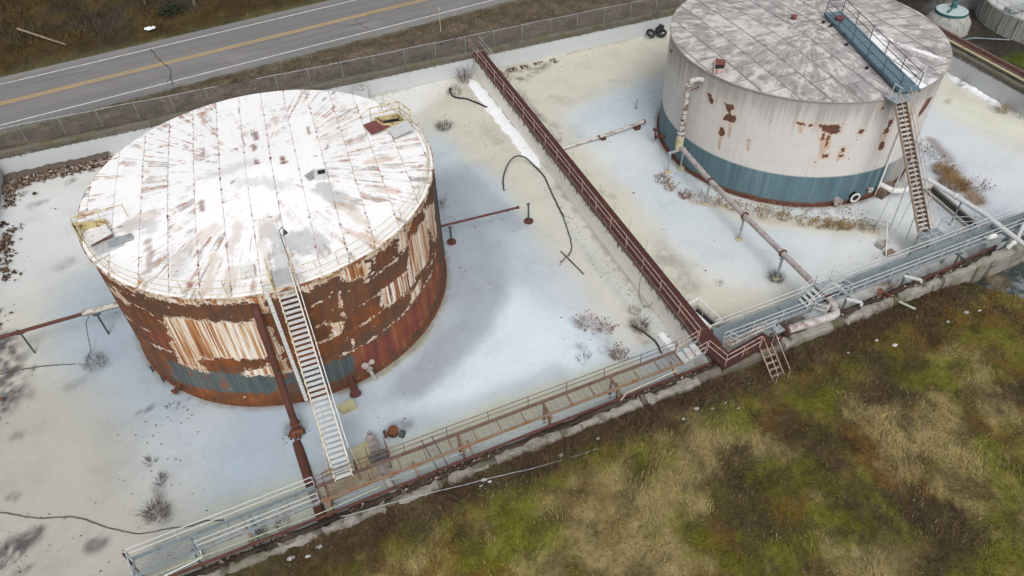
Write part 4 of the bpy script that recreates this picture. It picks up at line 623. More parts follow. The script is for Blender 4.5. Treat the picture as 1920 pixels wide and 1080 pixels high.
dike('dike_wall', 'short stretch of lined dike wall at the far left edge', -21.4, -20.95, 20.5, 60.5, 2.0, ['+x'], 1.6)
dike('dike_wall', 'dividing dike wall with white liner under the red walkway', 19.5, 20.45, 20.9, 60.5, 1.78, ['-x', '+x'], 1.72, 'liner_cream')
# ------------------------------------------------------------------ storage tanks
CA, RAD_A, H_A = (-1.2, 38.47), 10.0, 8.76
CB, RAD_B, H_B = (39.17, 40.62), 9.88, 8.56
def shell(root, rad, h, courses, nplate, mat, fields, a_off=0.0, st=.12):
    sh = MB(); sh.lathe((*root.location[:2], 0), [(rad-.05, -.1), (rad-.05, h-.02)], 96)   # inner backing ring
    sp = sh.build('shell', M['dark_void'], root)
    for c in range(courses):
        z0, z1 = h*c/courses, h*(c+1)/courses
        for i in range(nplate):
            a0 = 2*math.pi*(i+.5*(c % 2))/nplate + a_off; a1 = a0+2*math.pi/nplate; g = .0012/rad
            nu, nv = max(3, int((a1-a0)*rad/st)), max(3, int((z1-z0)/st))
            vis = math.sin((a0+a1)/2) < .75
            if not vis: nu, nv = max(8, nu//4), 4
            th = np.linspace(a0+g, a1-g, nu); zz = np.linspace(z0+.0012, z1-.0012, nv)
            T = np.repeat(th, nv); Z = np.tile(zz, nu); dr = random.uniform(-.0015, .0015)
            Rr = rad+dr+.004*np.sin(np.pi*(Z-z0)/(z1-z0))*random.uniform(-1, 1)
            V = np.stack([Rr*np.cos(T), Rr*np.sin(T), Z], -1); F = grid_faces(nu, nv)
            # border skirt gives the plate thickness
            ring = np.concatenate([np.arange(nv), np.arange(1, nu)*nv+nv-1, (nu-1)*nv+np.arange(nv-2, -1, -1), np.arange(nu-2, 0, -1)*nv])
            V1 = V[ring].copy(); V2 = V1.copy(); V2[:, :2] *= (rad-.03)/np.hypot(V2[:, 0], V2[:, 1])[:, None]; k = len(ring); n0 = len(V); ar = np.arange(k)
            F2 = np.stack([n0+ar, n0+np.roll(ar, -1), n0+k+np.roll(ar, -1), n0+k+ar], -1)
            V = np.concatenate([V, V1, V2]); T = np.concatenate([T, T[ring], T[ring]]); Z = np.concatenate([Z, Z[ring], Z[ring]])
            th_u = (T+math.pi*1.5) % (2*math.pi) - math.pi*1.5
            at = fields(th_u, Z); at['plate'] = np.full(len(V), random.random())
            mesh_np('shell_plate', V, np.concatenate([F, F2]), mat, at, parent=sp, smooth=True)
    return sp
def field_poly(th, z, rad, polys, lo=-1.5):
    f = np.full(th.shape, lo)
    for q in polys: f = np.maximum(f, poly_sd(th*rad, z, [[a*rad, b] for a, b in q]))
    return f
def fields_A(th, z):
    w = field_poly(th, z, RAD_A, A_white)
    for q in A_lines: w = np.maximum(w, .02-seg_dist(th*RAD_A, z, [[a*RAD_A, b] for a, b in q])*1.3)
    w = np.maximum(w, (z-8.28)*1.1)                                  # paint clinging under the rim
    w = np.maximum(w, np.where((th > -2.35) & (th < -.4), .0, .0) - np.minimum(np.abs(z-7.0), 1)*1.6 - .03)
    return {'streaky': np.clip(field_poly(th, z, RAD_A, A_str), -1, 1), 'white': np.clip(w, -1.2, 1.2), 'teal': np.clip(field_poly(th, z, RAD_A, A_teal), -1.2, 1.2), 'purple': np.clip(field_poly(th, z, RAD_A, A_purple), -1.5, 1.5)}
def fields_B(th, z):
    r_ = field_poly(th, z, RAD_B, B_rust); u = np.full(th.shape, -1.0)
    for q in B_runs: u = np.maximum(u, .12-seg_dist(th*RAD_B, z, [[a*RAD_B, b] for a, b in q]))
    return {'rust': np.clip(r_, -1, 1), 'runs': u, 'blue': (z < 2.6).astype(float), 'grey': sst(-1.45, -1.30, th)*(th < .6)}
def roof(root, rad, h, rise, strip, ang, plen, mat, colfun, extra=None, st=.13):
    cz = lambda x, y: h + .03 + rise*(1-np.hypot(x, y)/rad)
    b = MB(); b.lathe((*root.location[:2], 0), [(rad-.06, h-.3), (rad-.06, h-.04), (0.02, h-.04+rise)], 72); rp = b.build('roof', M['white_steel'], root)
    ca, sa = math.cos(ang), math.sin(ang); n = int(rad//strip)+1; R2 = rad+.06
    for i in range(-n, n+1):
        u0, u1 = (i-.5)*strip, (i+.5)*strip
        if min(abs(u0), abs(u1)) >= rad and u0*u1 > 0: continue
        off = (.5 if i % 2 else 0)*plen + random.uniform(-.12, .12)*plen; v = -rad - off
        while v < rad:
            v0, v1 = v, v+plen*random.uniform(.96, 1.04); v = v1
            us = np.linspace(max(u0, -R2+.001)+.0012, min(u1, R2-.001)-.0012, max(4, int(strip/st)))
            lim = np.sqrt(np.maximum(R2*R2-us*us, 0)); a = np.maximum(v0+.0012, -lim); c = np.minimum(v1-.0012, lim)
            if (c-a).max() < .12: continue
            c = np.maximum(c, a+.002); nv = max(4, int((v1-v0)/st)); T = np.linspace(0, 1, nv)
            U = np.repeat(us, nv); V_ = (a[:, None]+(c-a)[:, None]*T[None]).ravel()
            X = U*ca-V_*sa; Y = U*sa+V_*ca; lap = .008*((i % 2) == 0)+random.uniform(0, .008)
            Z = cz(X, Y)+lap+.018*(fbm(X*.6+i*9, Y*.6, 300+i, 3)-.5)
            seam = np.minimum(np.minimum(np.abs(U-u0), np.abs(U-u1)), np.minimum(np.abs(V_-v0), np.abs(V_-v1))+.012)
            P_ = np.stack([X, Y, Z], -1); F = grid_faces(len(us), nv); nu = len(us)
            ring = np.concatenate([np.arange(nv), np.arange(1, nu)*nv+nv-1, (nu-1)*nv+np.arange(nv-2, -1, -1), np.arange(nu-2, 0, -1)*nv])
            P1 = P_[ring].copy(); P2 = P1-np.array((0, 0, .03)); k = len(ring); n0 = len(P_); ar = np.arange(k)
            F2 = np.stack([n0+np.roll(ar, -1), n0+ar, n0+k+ar, n0+k+np.roll(ar, -1)], -1)
            wx, wy = X+root.location[0], Y+root.location[1]; col = colfun(wx, wy)
            at = {'seam': np.concatenate([seam, seam[ring], seam[ring]]), 'plate': np.full(n0+2*k, random.random())}
            if extra: q = extra(wx, wy, col); at['snowy'] = np.concatenate([q, q[ring], q[ring]])
            mesh_np('roof_plate', np.concatenate([P_, P1, P2]), np.concatenate([F, F2]), mat, at, {'col': np.concatenate([col, col[ring], col[ring]])}, parent=rp)
    return rp
def rim_rail(root, rad, h, a0, a1, ht, mat, sp=2.1, inner=.12):
    c = root.location; r_ = rad-inner; n = max(2, int((a1-a0)*r_/sp)); 
    arc = lambda z: [(c[0]+r_*math.cos(t), c[1]+r_*math.sin(t), z) for t in np.linspace(a0, a1, max(6, int((a1-a0)*r_/.5)))]
    for k in range(n+1):
        t = a0+(a1-a0)*k/n; post('rail_post', root, (c[0]+r_*math.cos(t), c[1]+r_*math.sin(t), h), ht, .024, mat)
    for z in (h+ht, h+ht*.52): MB().tube(arc(z), .021, 6).build('handrail', mat, root)
    MB().tube(arc(h+.09), .022, 4).build('toe_rail', mat, root)

TA = thing('storage_tank', (*CA, 0), 'big rusty brown storage tank with peeling paint and rust-streaked white roof', 'storage tank')
shell(TA, RAD_A, H_A, 5, 10, M['shellA'], fields_A, .12)
roof(TA, RAD_A, H_A, .55, 1.48, R(-3.4), 5.2, M['roofA'], lambda x, y: paint_radial(x, y, *CA, np.tile(np.array((.785, .785, .795)), (len(x), 1)), ROOF_A, 201))
b = MB(); b.lathe((*CA, 0), [(RAD_A+.0, H_A-.10), (RAD_A+.13, H_A-.10), (RAD_A+.13, H_A+.0), (RAD_A+.02, H_A+.02)], 120); b.build('rim_angle', M['peeled_rim'], TA)
b = MB(); b.lathe((*CA, 0), [(RAD_A, .05), (RAD_A+.12, .04), (RAD_A+.14, -.1)], 96); b.build('bottom_ring', M['rust'], TA)
ang = lambda x, y, c: math.atan2(y-c[1], x-c[0])
aL, aS0, aS1, aR = ang(-11.1, 37.0, CA)-2*math.pi, ang(-2.05, 28.5, CA), ang(-.85, 28.5, CA), ang(7.6, 43.2, CA)
if aL < -math.pi*1.5: aL += 2*math.pi
rim_rail(TA, RAD_A, H_A, aL if aL < 0 else aL-2*math.pi, aS0, 1.0, M['cream']); rim_rail(TA, RAD_A, H_A, aS1, aR, 1.0, M['cream'])
def plate(parent, name, pts, z, th, mat, dz=0.0):
    n = len(pts); zs = [z+dz*k for k in (0, 0, 1, 1)][:n] if n == 4 else [z]*n
    vs = [(x, y, q) for (x, y), q in zip(pts, zs)]+[(x, y, q+th) for (x, y), q in zip(pts, zs)]
    return MB().add(vs, [tuple(range(n-1, -1, -1)), tuple(range(n, 2*n))]+[(i, (i+1) % n, n+(i+1) % n, n+i) for i in range(n)]).build(name, mat, parent)
def bars(parent, name, p0, p1, width, z, gap, mat, w=.012, h=.03, cross=True):
    """open grating between p0 and p1"""
    p0, p1 = Vector((*p0, z)), Vector((*p1, z)); d = (p1-p0).normalized(); nrm = Vector((-d.y, d.x, 0)); b = MB(); k = int(width/gap)
    for i in range(k+1): o = nrm*(-width/2+i*width/k); b.beam(p0+o, p1+o, w, h)
    if cross:
        L = (p1-p0).length; m = int(L/.35)
        for i in range(m+1): q = p0+d*(L*i/m); b.beam(q-nrm*width/2, q+nrm*width/2, .012, h*.7)
    o = b.build(name, mat, parent); o['kind'] = 'stuff'; return o
# roof fittings of the rusty tank
zr = lambda x, y: H_A+.06+.55*(1-math.hypot(x-CA[0], y-CA[1])/RAD_A)
q = MB()
for (x0, y0, x1, y1) in ((-11.35, 37.5, -9.6, 37.2), (-11.35, 37.5, -11.0, 36.4)): q.beam((x0, y0, 9.05), (x1, y1, 9.05), .05, .55)
q.build('hatch_kerb', M['yellow_steel'], TA)
MB().tube([(-11.25, 37.45, 8.8), (-11.25, 37.45, 9.7), (-8.6, 37.5, 9.75)], .03, 6).build('hatch_rail', M['yellow_steel'], TA)
post('hatch_rail_post', TA, (-8.6, 37.5, 8.85), .9, .025, M['yellow_steel']); post('hatch_rail_post', TA, (-9.9, 37.45, 8.85), .87, .025, M['yellow_steel'])
b = MB(); b.box((-10.02, 36.2, 8.98), (1.15, 1.0, .36), R(14)); b.build('gauge_hatch_box', M['rust_brown'], TA)
plate(TA, 'hatch_lid', [(-10.72, 36.38), (-10.42, 35.3), (-9.32, 35.9), (-9.66, 36.9)], 9.18, .04, M['white_steel'])
bars(TA, 'grating', (-10.3, 35.1), (-8.95, 35.45), .95, 8.93, .09, M['galv_light'], .03)
b = MB(); b.box((-8.98, 35.38, 9.03), (1.22, .52, .07), R(9)); b.build('loose_panel', M['galv'], TA)
# large hatch at the far right of the roof
b = MB()
for (x0, y0, x1, y1) in ((6.35, 41.15, 7.85, 41.1), (7.85, 41.1, 8.1, 40.0), (6.35, 41.15, 6.7, 40.2), (6.7, 40.2, 8.1, 40.0)): b.beam((x0, y0, 9.1), (x1, y1, 9.1), .05, .5)
b.build('hatch_kerb', M['yellow_steel'], TA)
plate(TA, 'hatch_opening', [(6.72, 40.25), (8.05, 40.05), (7.82, 41.05), (6.4, 41.1)], 9.0, .02, M['dark_void'])
plate(TA, 'hatch_lid', [(5.55, 40.9), (5.8, 39.65), (7.0, 40.0), (6.66, 41.05)], 9.14, .05, M['hatch_red'], .06)['label'] = 'dull red open hatch lid'
plate(TA, 'hatch_lid', [(6.8, 39.8), (7.0, 38.7), (8.35, 38.95), (8.2, 40.08)], 9.12, .05, M['galv_light'], .16)['label'] = 'pale grey open hatch lid'
for pts in ([(6.2, 41.4, 8.9), (6.2, 41.4, 9.9), (8.1, 41.35, 9.95), (8.1, 41.35, 8.9)], [(6.2, 41.4, 9.45), (8.1, 41.35, 9.5)], [(8.1, 41.35, 9.95), (8.5, 40.2, 9.9), (8.5, 40.2, 8.85)], [(8.1, 41.35, 9.5), (8.5, 40.2, 9.45)], [(6.2, 41.4, 9.9), (5.6, 41.5, 9.5)]):
    MB().tube(pts, .032, 6).build('hatch_rail', M['yellow_steel'], TA)
# raised vent hatch near the middle, small white box, roof lamp
b = MB(); b.box((2.05, 36.5, 9.28), (.72, .7, .36), R(-8)); b.build('vent_box', M['grey_tread'], TA)
b = MB(); b.box((2.1, 36.48, 9.475), (.42, .36, .03), R(-8)); b.build('vent_opening', M['dark_void'], TA)
plate(TA, 'vent_lid', [(1.15, 36.75), (1.3, 36.2), (1.9, 36.45), (1.78, 37.0)], 9.3, .04, M['galv'], .1)
b = MB(); b.box((-3.0, 30.05, 9.0), (.66, .78, .34), R(-4)); bx = b.build('float_box', M['white_steel'], TA)
b = MB(); b.tube([(-3.12, 29.655, 8.98), (-3.12, 29.655, 9.1)], .03, 5); b.tube([(-2.92, 29.67, 8.98), (-2.88, 29.67, 9.1)], .03, 5); b.build('box_mark', M['dark_void'], bx)
lp = MB().tube([(-.88, 28.9, 8.8), (-.92, 29.3, 11.1), (-.9, 29.55, 11.45), (-.75, 29.8, 11.4), (-.68, 29.85, 11.1)], .022, 6).build('lamp_pole', M['dark_steel'], TA)
MB().lathe((-.68, 29.85, 10.95), [(.02, .2), (.07, .16), (.12, .0), (.02, .02)], 12).build('lamp_head', M['dark_steel'], lp)
bars(TA, 'grating', (-1.9, 29.1), (-.95, 29.1), 1.1, 8.98, .07, M['galv_light'], .02)
b = MB()
for x in (-1.98, -.88): b.beam((x, 28.3, 8.72), (x, 29.7, 8.95), .07, .16)
b.build('landing_frame', M['yellow_steel'], TA)
for x in (-2.0, -.86):
    MB().tube([(x, 28.35, 8.7), (x, 28.35, 9.75), (x, 29.6, 9.95), (x, 29.6, 9.0)], .03, 6).build('landing_rail', M['cream'], TA)
b = MB(); b.beam((-2.36, 28.42, .05), (-2.36, 28.42, 8.9), .2, .05, (0, 1, 0)); gb = b.build('gauge_board', M['white_steel'], TA)
b = MB()
for k in range(30): b.box((-2.36+(.04 if k % 5 else 0), 28.39, .4+k*.28), (.12 if k % 5 == 0 else .06, .012, .035))
b.build('gauge_mark', M['galv_dark'], gb)
# nozzles at the foot of the rusty tank
def nozzle(parent, p, q, r, mat, flange=True, name='nozzle'):
    o = MB().tube([p, q], r, 12).build(name, mat, parent, smooth=True); d = (Vector(q)-Vector(p)).normalized()
    if flange: MB().tube([Vector(q)-d*.05, Vector(q)+d*.03], r*1.55, 12).build('flange', mat, o)
    return o
nz = nozzle(TA, (.35, 28.7, .55), (.35, 27.4, .5), .22, M['rust_red'])
nz = nozzle(TA, (1.45, 29.2, 1.1), (1.52, 28.45, .95), .13, M['concrete'])
MB().tube([(1.52, 28.42, .95), (1.68, 28.15, .3)], .11, 10).build('drain_elbow', M['concrete'], nz)
b = MB(); b.tube([(1.3, 28.5, 1.35), (1.3, 28.42, 1.4)], .19, 12); b.tube([(1.75, 28.55, 1.45), (1.75, 28.47, 1.5)], .15, 12); b.tube([(1.3, 28.5, 1.3), (1.75, 28.5, 1.42)], .05, 6); b.build('valve_wheel', M['concrete'], nz)
nz = nozzle(TA, (-8.9, 32.2, .5), (-9.35, 31.7, .45), .13, M['rust'])
for a in (-2.72, -2.6): post('anchor_pipe', TA, (CA[0]+10.25*math.cos(a), CA[1]+10.25*math.sin(a), 0), .5, .06, M['dark_steel'])
MB().tube([(CA[0]+10.08*math.cos(-.12), CA[1]+10.08*math.sin(-.12), 0), (CA[0]+10.08*math.cos(-.12), CA[1]+10.08*math.sin(-.12), H_A-.2)], .09, 8).build('downpipe', M['dark_steel'], TA)

TB = thing('storage_tank', (*CB, 0), 'white storage tank with blue base band, grey roof and small rust patches', 'storage tank')
shell(TB, RAD_B, H_B, 5, 10, M['shellB'], fields_B, .3)
def colB(x, y): return paint_radial(x, y, *CB, np.tile(np.array((.285, .262, .258)), (len(x), 1)), ROOF_B, 211)
def snowB(x, y, col): return sst(.66, .74, col[:, 2])
roof(TB, RAD_B, H_B, .5, 1.75, R(-1.5), 3.5, M['roofB'], colB, snowB)
b = MB(); b.lathe((*CB, 0), [(RAD_B+.01, H_B-.07), (RAD_B+.1, H_B-.06), (RAD_B+.1, H_B+.01), (RAD_B, H_B+.02)], 120); b.build('rim_angle', M['concrete'], TB)
b = MB(); b.lathe((*CB, 0), [(RAD_B, .06), (RAD_B+.14, .05), (RAD_B+.16, -.1)], 96); b.build('bottom_ring', M['rust_red'], TB)
# blue roof walkway with rails
W0, W1 = Vector((42.0, 41.35, 9.25)), Vector((39.35, 30.35, 8.95)); wd = (W1-W0).normalized(); wn = Vector((-wd.y, wd.x, 0)).normalized()*.68
def wp(t, s, dz=0): return W0+(W1-W0)*t+wn*s+Vector((0, 0, dz))
dk = MB().add([wp(0, -1, .1), wp(0, 1, .1), wp(1, 1, .1), wp(1, -1, .1), wp(0, -1), wp(0, 1), wp(1, 1), wp(1, -1)], [(0, 1, 2, 3), (7, 6, 5, 4), (0, 4, 5, 1), (1, 5, 6, 2), (2, 6, 7, 3), (3, 7, 4, 0)]).build('roof_walkway_deck', M['blue_steel'], TB)
for s in (-1, 1):
    MB().beam(wp(0, s*.98, -.02), wp(1, s*.98, -.02), .05, .22).build('walkway_beam', M['blue_steel'], TB)
    for k in range(6): post('rail_post', TB, wp(k/5*.96+.01, s*.97), 1.05, .03, M['dark_steel'])
    for dz in (1.05, .55): MB().tube([wp(.01, s*.97, dz), wp(.97, s*.97, dz)], .026, 6).build('handrail', M['dark_steel'], TB)
for dz in (1.05, .55): MB().tube([wp(.01, -.97, dz), wp(.01, .97, dz)], .026, 6).build('handrail', M['dark_steel'], TB)
b = MB(); b.lathe((41.55, 40.1, 9.28), [(.3, 0), (.3, .2), (.34, .2), (.34, .26), (.0, .28)], 14); b.build('vent_cap', M['hatch_red'], TB)
for (x, y) in ((39.9, 37.2), (39.1, 34.1), (40.6, 40.6), (40.7, 39.9)):
    b = MB(); b.box((x, y, 8.6+.5*(1-math.hypot(x-CB[0], y-CB[1])/RAD_B)+.12), (.26, .16, .12), .4); b.build('deck_bracket', M['dark_void'], TB)
b = MB(); b.lathe((CB[0]-.1, CB[1]+1.5, 9.08), [(.2, 0), (.2, .2), (.26, .22), (0, .34)], 12); b.build('roof_vent', M['hatch_red'], TB)
# open hatch near the left rim
b = MB()
hp = [(29.55, 38.15), (30.25, 37.95), (31.0, 38.85), (30.5, 39.45)]
for i in range(4): b.beam((*hp[i], 8.8), (*hp[(i+1) % 4], 8.8), .05, .3)
b.build('hatch_kerb', M['pink_rail'], TB); plate(TB, 'hatch_opening', [(29.6, 38.2), (30.2, 38.0), (30.6, 38.5), (30.0, 38.75)], 8.86, .02, M['dark_void']); plate(TB, 'hatch_lid', [(30.0, 38.77), (30.62, 38.52), (31.0, 38.9), (30.5, 39.4)], 8.87, .04, M['hatch_red'], .08)
# landing at the stair head
for pts in ([(38.0, 30.6, 8.75), (38.0, 30.6, 9.7), (38.0, 29.9, 9.7)], [(39.95, 30.7, 8.75), (39.95, 30.7, 9.75), (40.9, 31.1, 9.75), (40.9, 31.1, 8.75)], [(39.95, 30.7, 9.3), (40.9, 31.1, 9.3)], [(40.9, 31.1, 9.75), (41.6, 31.6, 9.7), (41.6, 31.6, 8.7)]):
    MB().tube(pts, .028, 6).build('landing_rail', M['galv_light'], TB)
b = MB(); b.box((38.6, 30.35, 8.72), (1.7, 1.1, .08)); b.build('stair_landing', M['galv'], TB)
# base fittings
def ring_manhole(x, z, r_, mat_ring):
    a = math.asin((x-CB[0])/RAD_B)-math.pi/2; c, s_ = math.cos(a), math.sin(a)
    p0 = Vector((CB[0]+RAD_B*c, CB[1]+RAD_B*s_, z)); d = Vector((c, s_, 0)); mh = MB().tube([p0, p0+d*.28], r_*.8, 18).build('manhole', M['dark_void'] if abs(x-38.15) < .1 else M['concrete'], TB)
    MB().lathe((0, 0, 0), [(r_*.72, .0), (r_, .0), (r_, .06), (r_*.72, .06), (r_*.72, .0)], 22)
    b = MB(); u = d.cross(Vector((0, 0, 1))).normalized(); w_ = Vector((0, 0, 1)); n = 22; vs = []; o = p0+d*.3
    for rr, dd in ((r_*.66, 0), (r_, 0), (r_, .06), (r_*.66, .06)):
        for k in range(n): t = 2*math.pi*k/n; vs.append(o+d*dd+u*(rr*math.cos(t))+w_*(rr*math.sin(t)))
    b.add(vs, [(i*n+k, i*n+(k+1) % n, ((i+1) % 4)*n+(k+1) % n, ((i+1) % 4)*n+k) for i in range(4) for k in range(n)]); b.build('manhole_ring', mat_ring, mh)
ring_manhole(38.15, .62, .40, M['white_steel']); ring_manhole(36.9, .45, .33, M['concrete']); ring_manhole(39.3, 1.0, .2, M['white_steel'])
b = MB(); b.beam((40.25, 30.62, .05), (40.25, 30.62, 5.9), .14, .06, (0, 1, 0)); b.build('gauge_board', M['white_steel'], TB)
nz = MB().tube([(40.6, 30.95, .8), (41.0, 29.9, .75), (41.7, 29.5, .85), (42.0, 29.5, 1.3)], .2, 10).build('outlet_elbow', M['white_steel'], TB, smooth=True)
b = MB(); b.box((41.0, 30.6, .35), (1.5, .7, .7), .3); b.build('outlet_block', M['rust_brown'], TB)
nz = nozzle(TB, (29.6, 42.9, .8), (28.8, 43.1, .8), .14, M['rust_red']); b = MB(); b.tube([(28.75, 43.1, .8), (28.75, 43.1, 1.5)], .05, 6); b.tube([(28.75, 43.1, 1.48), (28.75, 43.1, 1.53)], .25, 12); b.build('valve_wheel', M['rust_red'], nz)
ORD = ['first', 'second', 'third', 'fourth', 'fifth', 'sixth', 'seventh', 'eighth', 'ninth', 'tenth', 'eleventh', 'twelfth', 'thirteenth', 'fourteenth', 'fifteenth']
# ------------------------------------------------------------------ stairs, walkways, pipes
def railing(parent, pts, h, mat, sp=2.0, r=.024, mids=(.52,), ends=True, pname='rail_post', post_mat=None):
    pts = [Vector(q) for q in pts]
    for k in range(len(pts)-1):
        a, b_ = pts[k], pts[k+1]; L = (b_-a).length; n = max(1, round(L/sp))
        for i in range(n+1):
            if i == 0 and k > 0: continue
            if not ends and (i in (0, n)): continue
            post(pname, parent, a+(b_-a)*(i/n), h, r*.95, post_mat or mat)
    for f in (1.0, *mids):
        MB().tube([q+Vector((0, 0, h*f)) for q in pts], r, 6).build('handrail', mat, parent)
def gangway(name, label, x0, y0, x1, y1, z, width, beam_m, near_m, deck_m, rail_far, rail_near, legs=(), leg_m=None, gap=.075, group=None, beam_h=.26, rail_h=.78, cross_sp=1.3, bar=.02, near_from=0.0, sp=2.0):
    t = thing(name, ((x0+x1)/2, (y0+y1)/2, 0), label, 'walkway', group)
    p0, p1 = Vector((x0, y0, z)), Vector((x1, y1, z)); d = (p1-p0).normalized(); n = Vector((-d.y, d.x, 0)); L = (p1-p0).length
    up = Vector((0, 0, 1))
    MB().beam(p0+n*width/2+up*beam_h*.3, p1+n*width/2+up*beam_h*.3, .07, beam_h).build('side_beam', beam_m, t)
    MB().beam(p0-n*width/2+up*beam_h*.1, p1-n*width/2+up*beam_h*.1, .07, beam_h*.7).build('side_beam', near_m, t)
    k = max(2, int(L/cross_sp))
    for i in range(k+1):
        q = p0+d*(L*i/k)-up*.06; MB().beam(q-n*(width/2-.04), q+n*(width/2-.04), .06, .08).build('cross_member', near_m, t)
    bars(t, 'deck_grating', (x0, y0), (x1, y1), width-.1, z, gap, deck_m, bar, .03)
    if rail_far: railing(t, [p0+n*width/2+up*beam_h*.8, p1+n*width/2+up*beam_h*.8], rail_h, rail_far, sp)
    if rail_near:
        a = p0+d*(L*near_from)-n*width/2+up*beam_h*.4; railing(t, [a, p1-n*width/2+up*beam_h*.4], rail_h, rail_near, sp)
    for s in legs:
        q = p0+d*(L*s)
        for sd in (-1, 1): MB().beam((q.x+n.x*sd*width*.42, q.y+n.y*sd*width*.42, -.1), (q.x+n.x*sd*width*.42, q.y+n.y*sd*width*.42, z-.1), .11, .11, (0, 1, 0)).build('leg', leg_m or near_m, t)
        MB().beam((q.x-n.x*width*.7, q.y-n.y*width*.7, z-.16), (q.x+n.x*width*.55, q.y+n.y*width*.55, z-.16), .12, .12).build('cross_head', leg_m or near_m, t)
    return t
ga = gangway('gangway', 'rusty open-grate gangway with brown rail in front of the rusty tank', -2.75, 20.98, 17.9, 21.62, 1.78, .85, M['rust_brown'], M['orange_rust'], M['weathered'], M['rust_brown'], None, (.02, .36, .60, .80), M['orange_rust'], gap=.10, bar=.008, sp=2.35)
gl = gangway('gangway', 'grey steel gangway with white rails at the lower left', -11.35, 20.55, -2.8, 20.98, 1.78, .9, M['galv_dark'], M['galv'], M['galv'], M['galv_light'], M['galv_light'], (.3, .62), M['galv'], gap=.09, near_from=.34, sp=2.1)
MB().tube([(-11.5, 20.95, 0), (-11.5, 20.95, 2.6)], .05, 6).build('end_post', M['rust_red'], gl); MB().tube([(-11.35, 20.15, 0), (-11.35, 20.15, 1.95)], .06, 6).build('end_post', M['galv_light'], gl)
b = MB(); b.beam((-11.35, 20.1, 1.9), (-11.4, 21.0, 2.55), .06, .06); b.beam((-11.4, 20.12, 1.92), (-8.4, 20.2, 1.98), .05, .07); b.build('end_frame', M['galv_dark'], gl)
MB().tube([(-8.42, 20.3, 1.95), (-8.38, 19.9, 1.75), (-11.0, 19.6, 1.6)], .03, 6).build('drop_pipe', M['galv_light'], gl)
gr = gangway('gangway', 'long blue-grey steel gangway with white rails below the white tank', 20.7, 22.02, 47.5, 22.98, 1.85, .95, M['galv_dark'], M['galv'], M['galv_dark'], M['galv_light'], M['galv_light'], (.14, .345, .52, .69, .95), M['galv'], gap=.05, bar=.03, sp=2.1)
# divider walkway
dw = thing('walkway', (19.95, 41, 1.8), 'dark red plate walkway with pink rail on the dividing dike', 'walkway')
ys = np.linspace(21.4, 60.9, 17)
for i in range(16):
    b = MB(); b.box((19.97, (ys[i]+ys[i+1])/2, 1.98), (1.02, ys[i+1]-ys[i]-.015, .035)); b.build('deck_plate', M['deck_red'], dw)
for x, m in ((19.43, 'rust_brown'), (20.5, 'rust_red')): MB().beam((x, 21.4, 1.9), (x, 60.9, 1.9), .07, .24).build('side_beam', M[m], dw)
b = MB()
for i in range(150):
    y = random.uniform(22, 60); b.beam((19.37, y, 1.82), (19.35+random.uniform(-.03, .02), y+random.uniform(-.05, .05), 1.82-random.uniform(.05, .45)), .04, .015)
o = b.build('dripping_moss', M['weed_dark'], dw); o['kind'] = 'stuff'
railing(dw, [(19.5, 22.2, 2.0), (19.5, 61.6, 2.0)], .95, M['pink_rail'], 2.2)
for k in range(17): post('rail_post', dw, (20.5, 23.5+k*2.2, 1.98), 1.0, .016, M['pink_rail'], 5)
MB().tube([(20.5, 52, 2.95), (20.5, 61.6, 3.0)], .02, 6).build('handrail', M['galv_light'], dw); MB().tube([(20.5, 52, 2.5), (20.5, 61.6, 2.5)], .018, 6).build('handrail', M['galv_light'], dw)
# link steps from the rusty gangway up to the divider
ls = thing('link_step', (18.6, 21.8, 0), 'short grey steel step with white handrails joining gangway to red walkway', 'steps')
for k in range(3): b = MB(); b.box((18.15+k*.42, 21.62+k*.03, 1.72+k*.11), (.36, .8, .05)); b.build('tread', M['galv_light'], ls)
for s in (-.45, .45):
    MB().beam((17.9, 21.6+s, 1.6), (19.4, 21.7+s, 2.0), .05, .16).build('stringer', M['galv'], ls)
    railing(ls, [(17.95, 21.6+s, 1.75), (18.6, 21.65+s, 1.9), (19.35, 21.7+s, 2.05)], .85, M['pink_rail'], .9)
# red corner platform and stair to the field
rp = thing('platform', (21.3, 20.9, 0), 'dark red angled steel platform with pink rails above the field', 'platform')
plate(rp, 'deck_plate', [(19.45, 21.38), (19.75, 19.95), (20.55, 20.15), (20.5, 21.38)], 1.97, .035, M['deck_red'])
plate(rp, 'deck_plate', [(19.77, 19.93), (23.3, 20.5), (23.25, 21.2), (20.57, 20.72)], 1.965, .035, M['deck_red'])
for p, q in (((19.45, 21.38), (19.73, 19.93)), ((19.75, 19.9), (23.3, 20.46)), ((20.6, 20.76), (23.25, 21.24))): MB().beam((*p, 1.88), (*q, 1.88), .05, .16).build('side_beam', M['deck_red'], rp)
railing(rp, [(19.5, 21.3, 2.0), (19.8, 19.98, 2.0), (22.35, 20.4, 2.0)], .9, M['pink_rail'], 1.4)
railing(rp, [(20.5, 21.2, 2.0), (20.62, 20.8, 2.0), (23.2, 21.2, 2.0)], .9, M['pink_rail'], 1.4)
for (x, y) in ((19.8, 20.05), (21.4, 20.35), (23.1, 20.6), (23.1, 21.1)): post('leg', rp, (x, y, .6), 1.35, .05, M['rust_red'])
fs_ = thing('stair', (22.8, 19.4, .8), 'small pale pink steel stair leading from red platform down to the grass', 'stair')
for k in range(6):
    t = (k+.5)/6; b = MB(); b.box((22.75-.05*t, 20.35-1.95*t, 1.9-1.15*t), (.72, .13, .03)); b.build('tread', M['weathered'], fs_)
for s in (-.4, .4):
    MB().beam((22.78+s, 20.4, 1.95), (22.7+s, 18.3, .72), .035, .09).build('stringer', M['pink_rail'], fs_)
    railing(fs_, [(22.78+s, 20.35, 1.98), (22.71+s, 18.45, .8)], .9, M['pink_rail'], 2.0, .02, ())
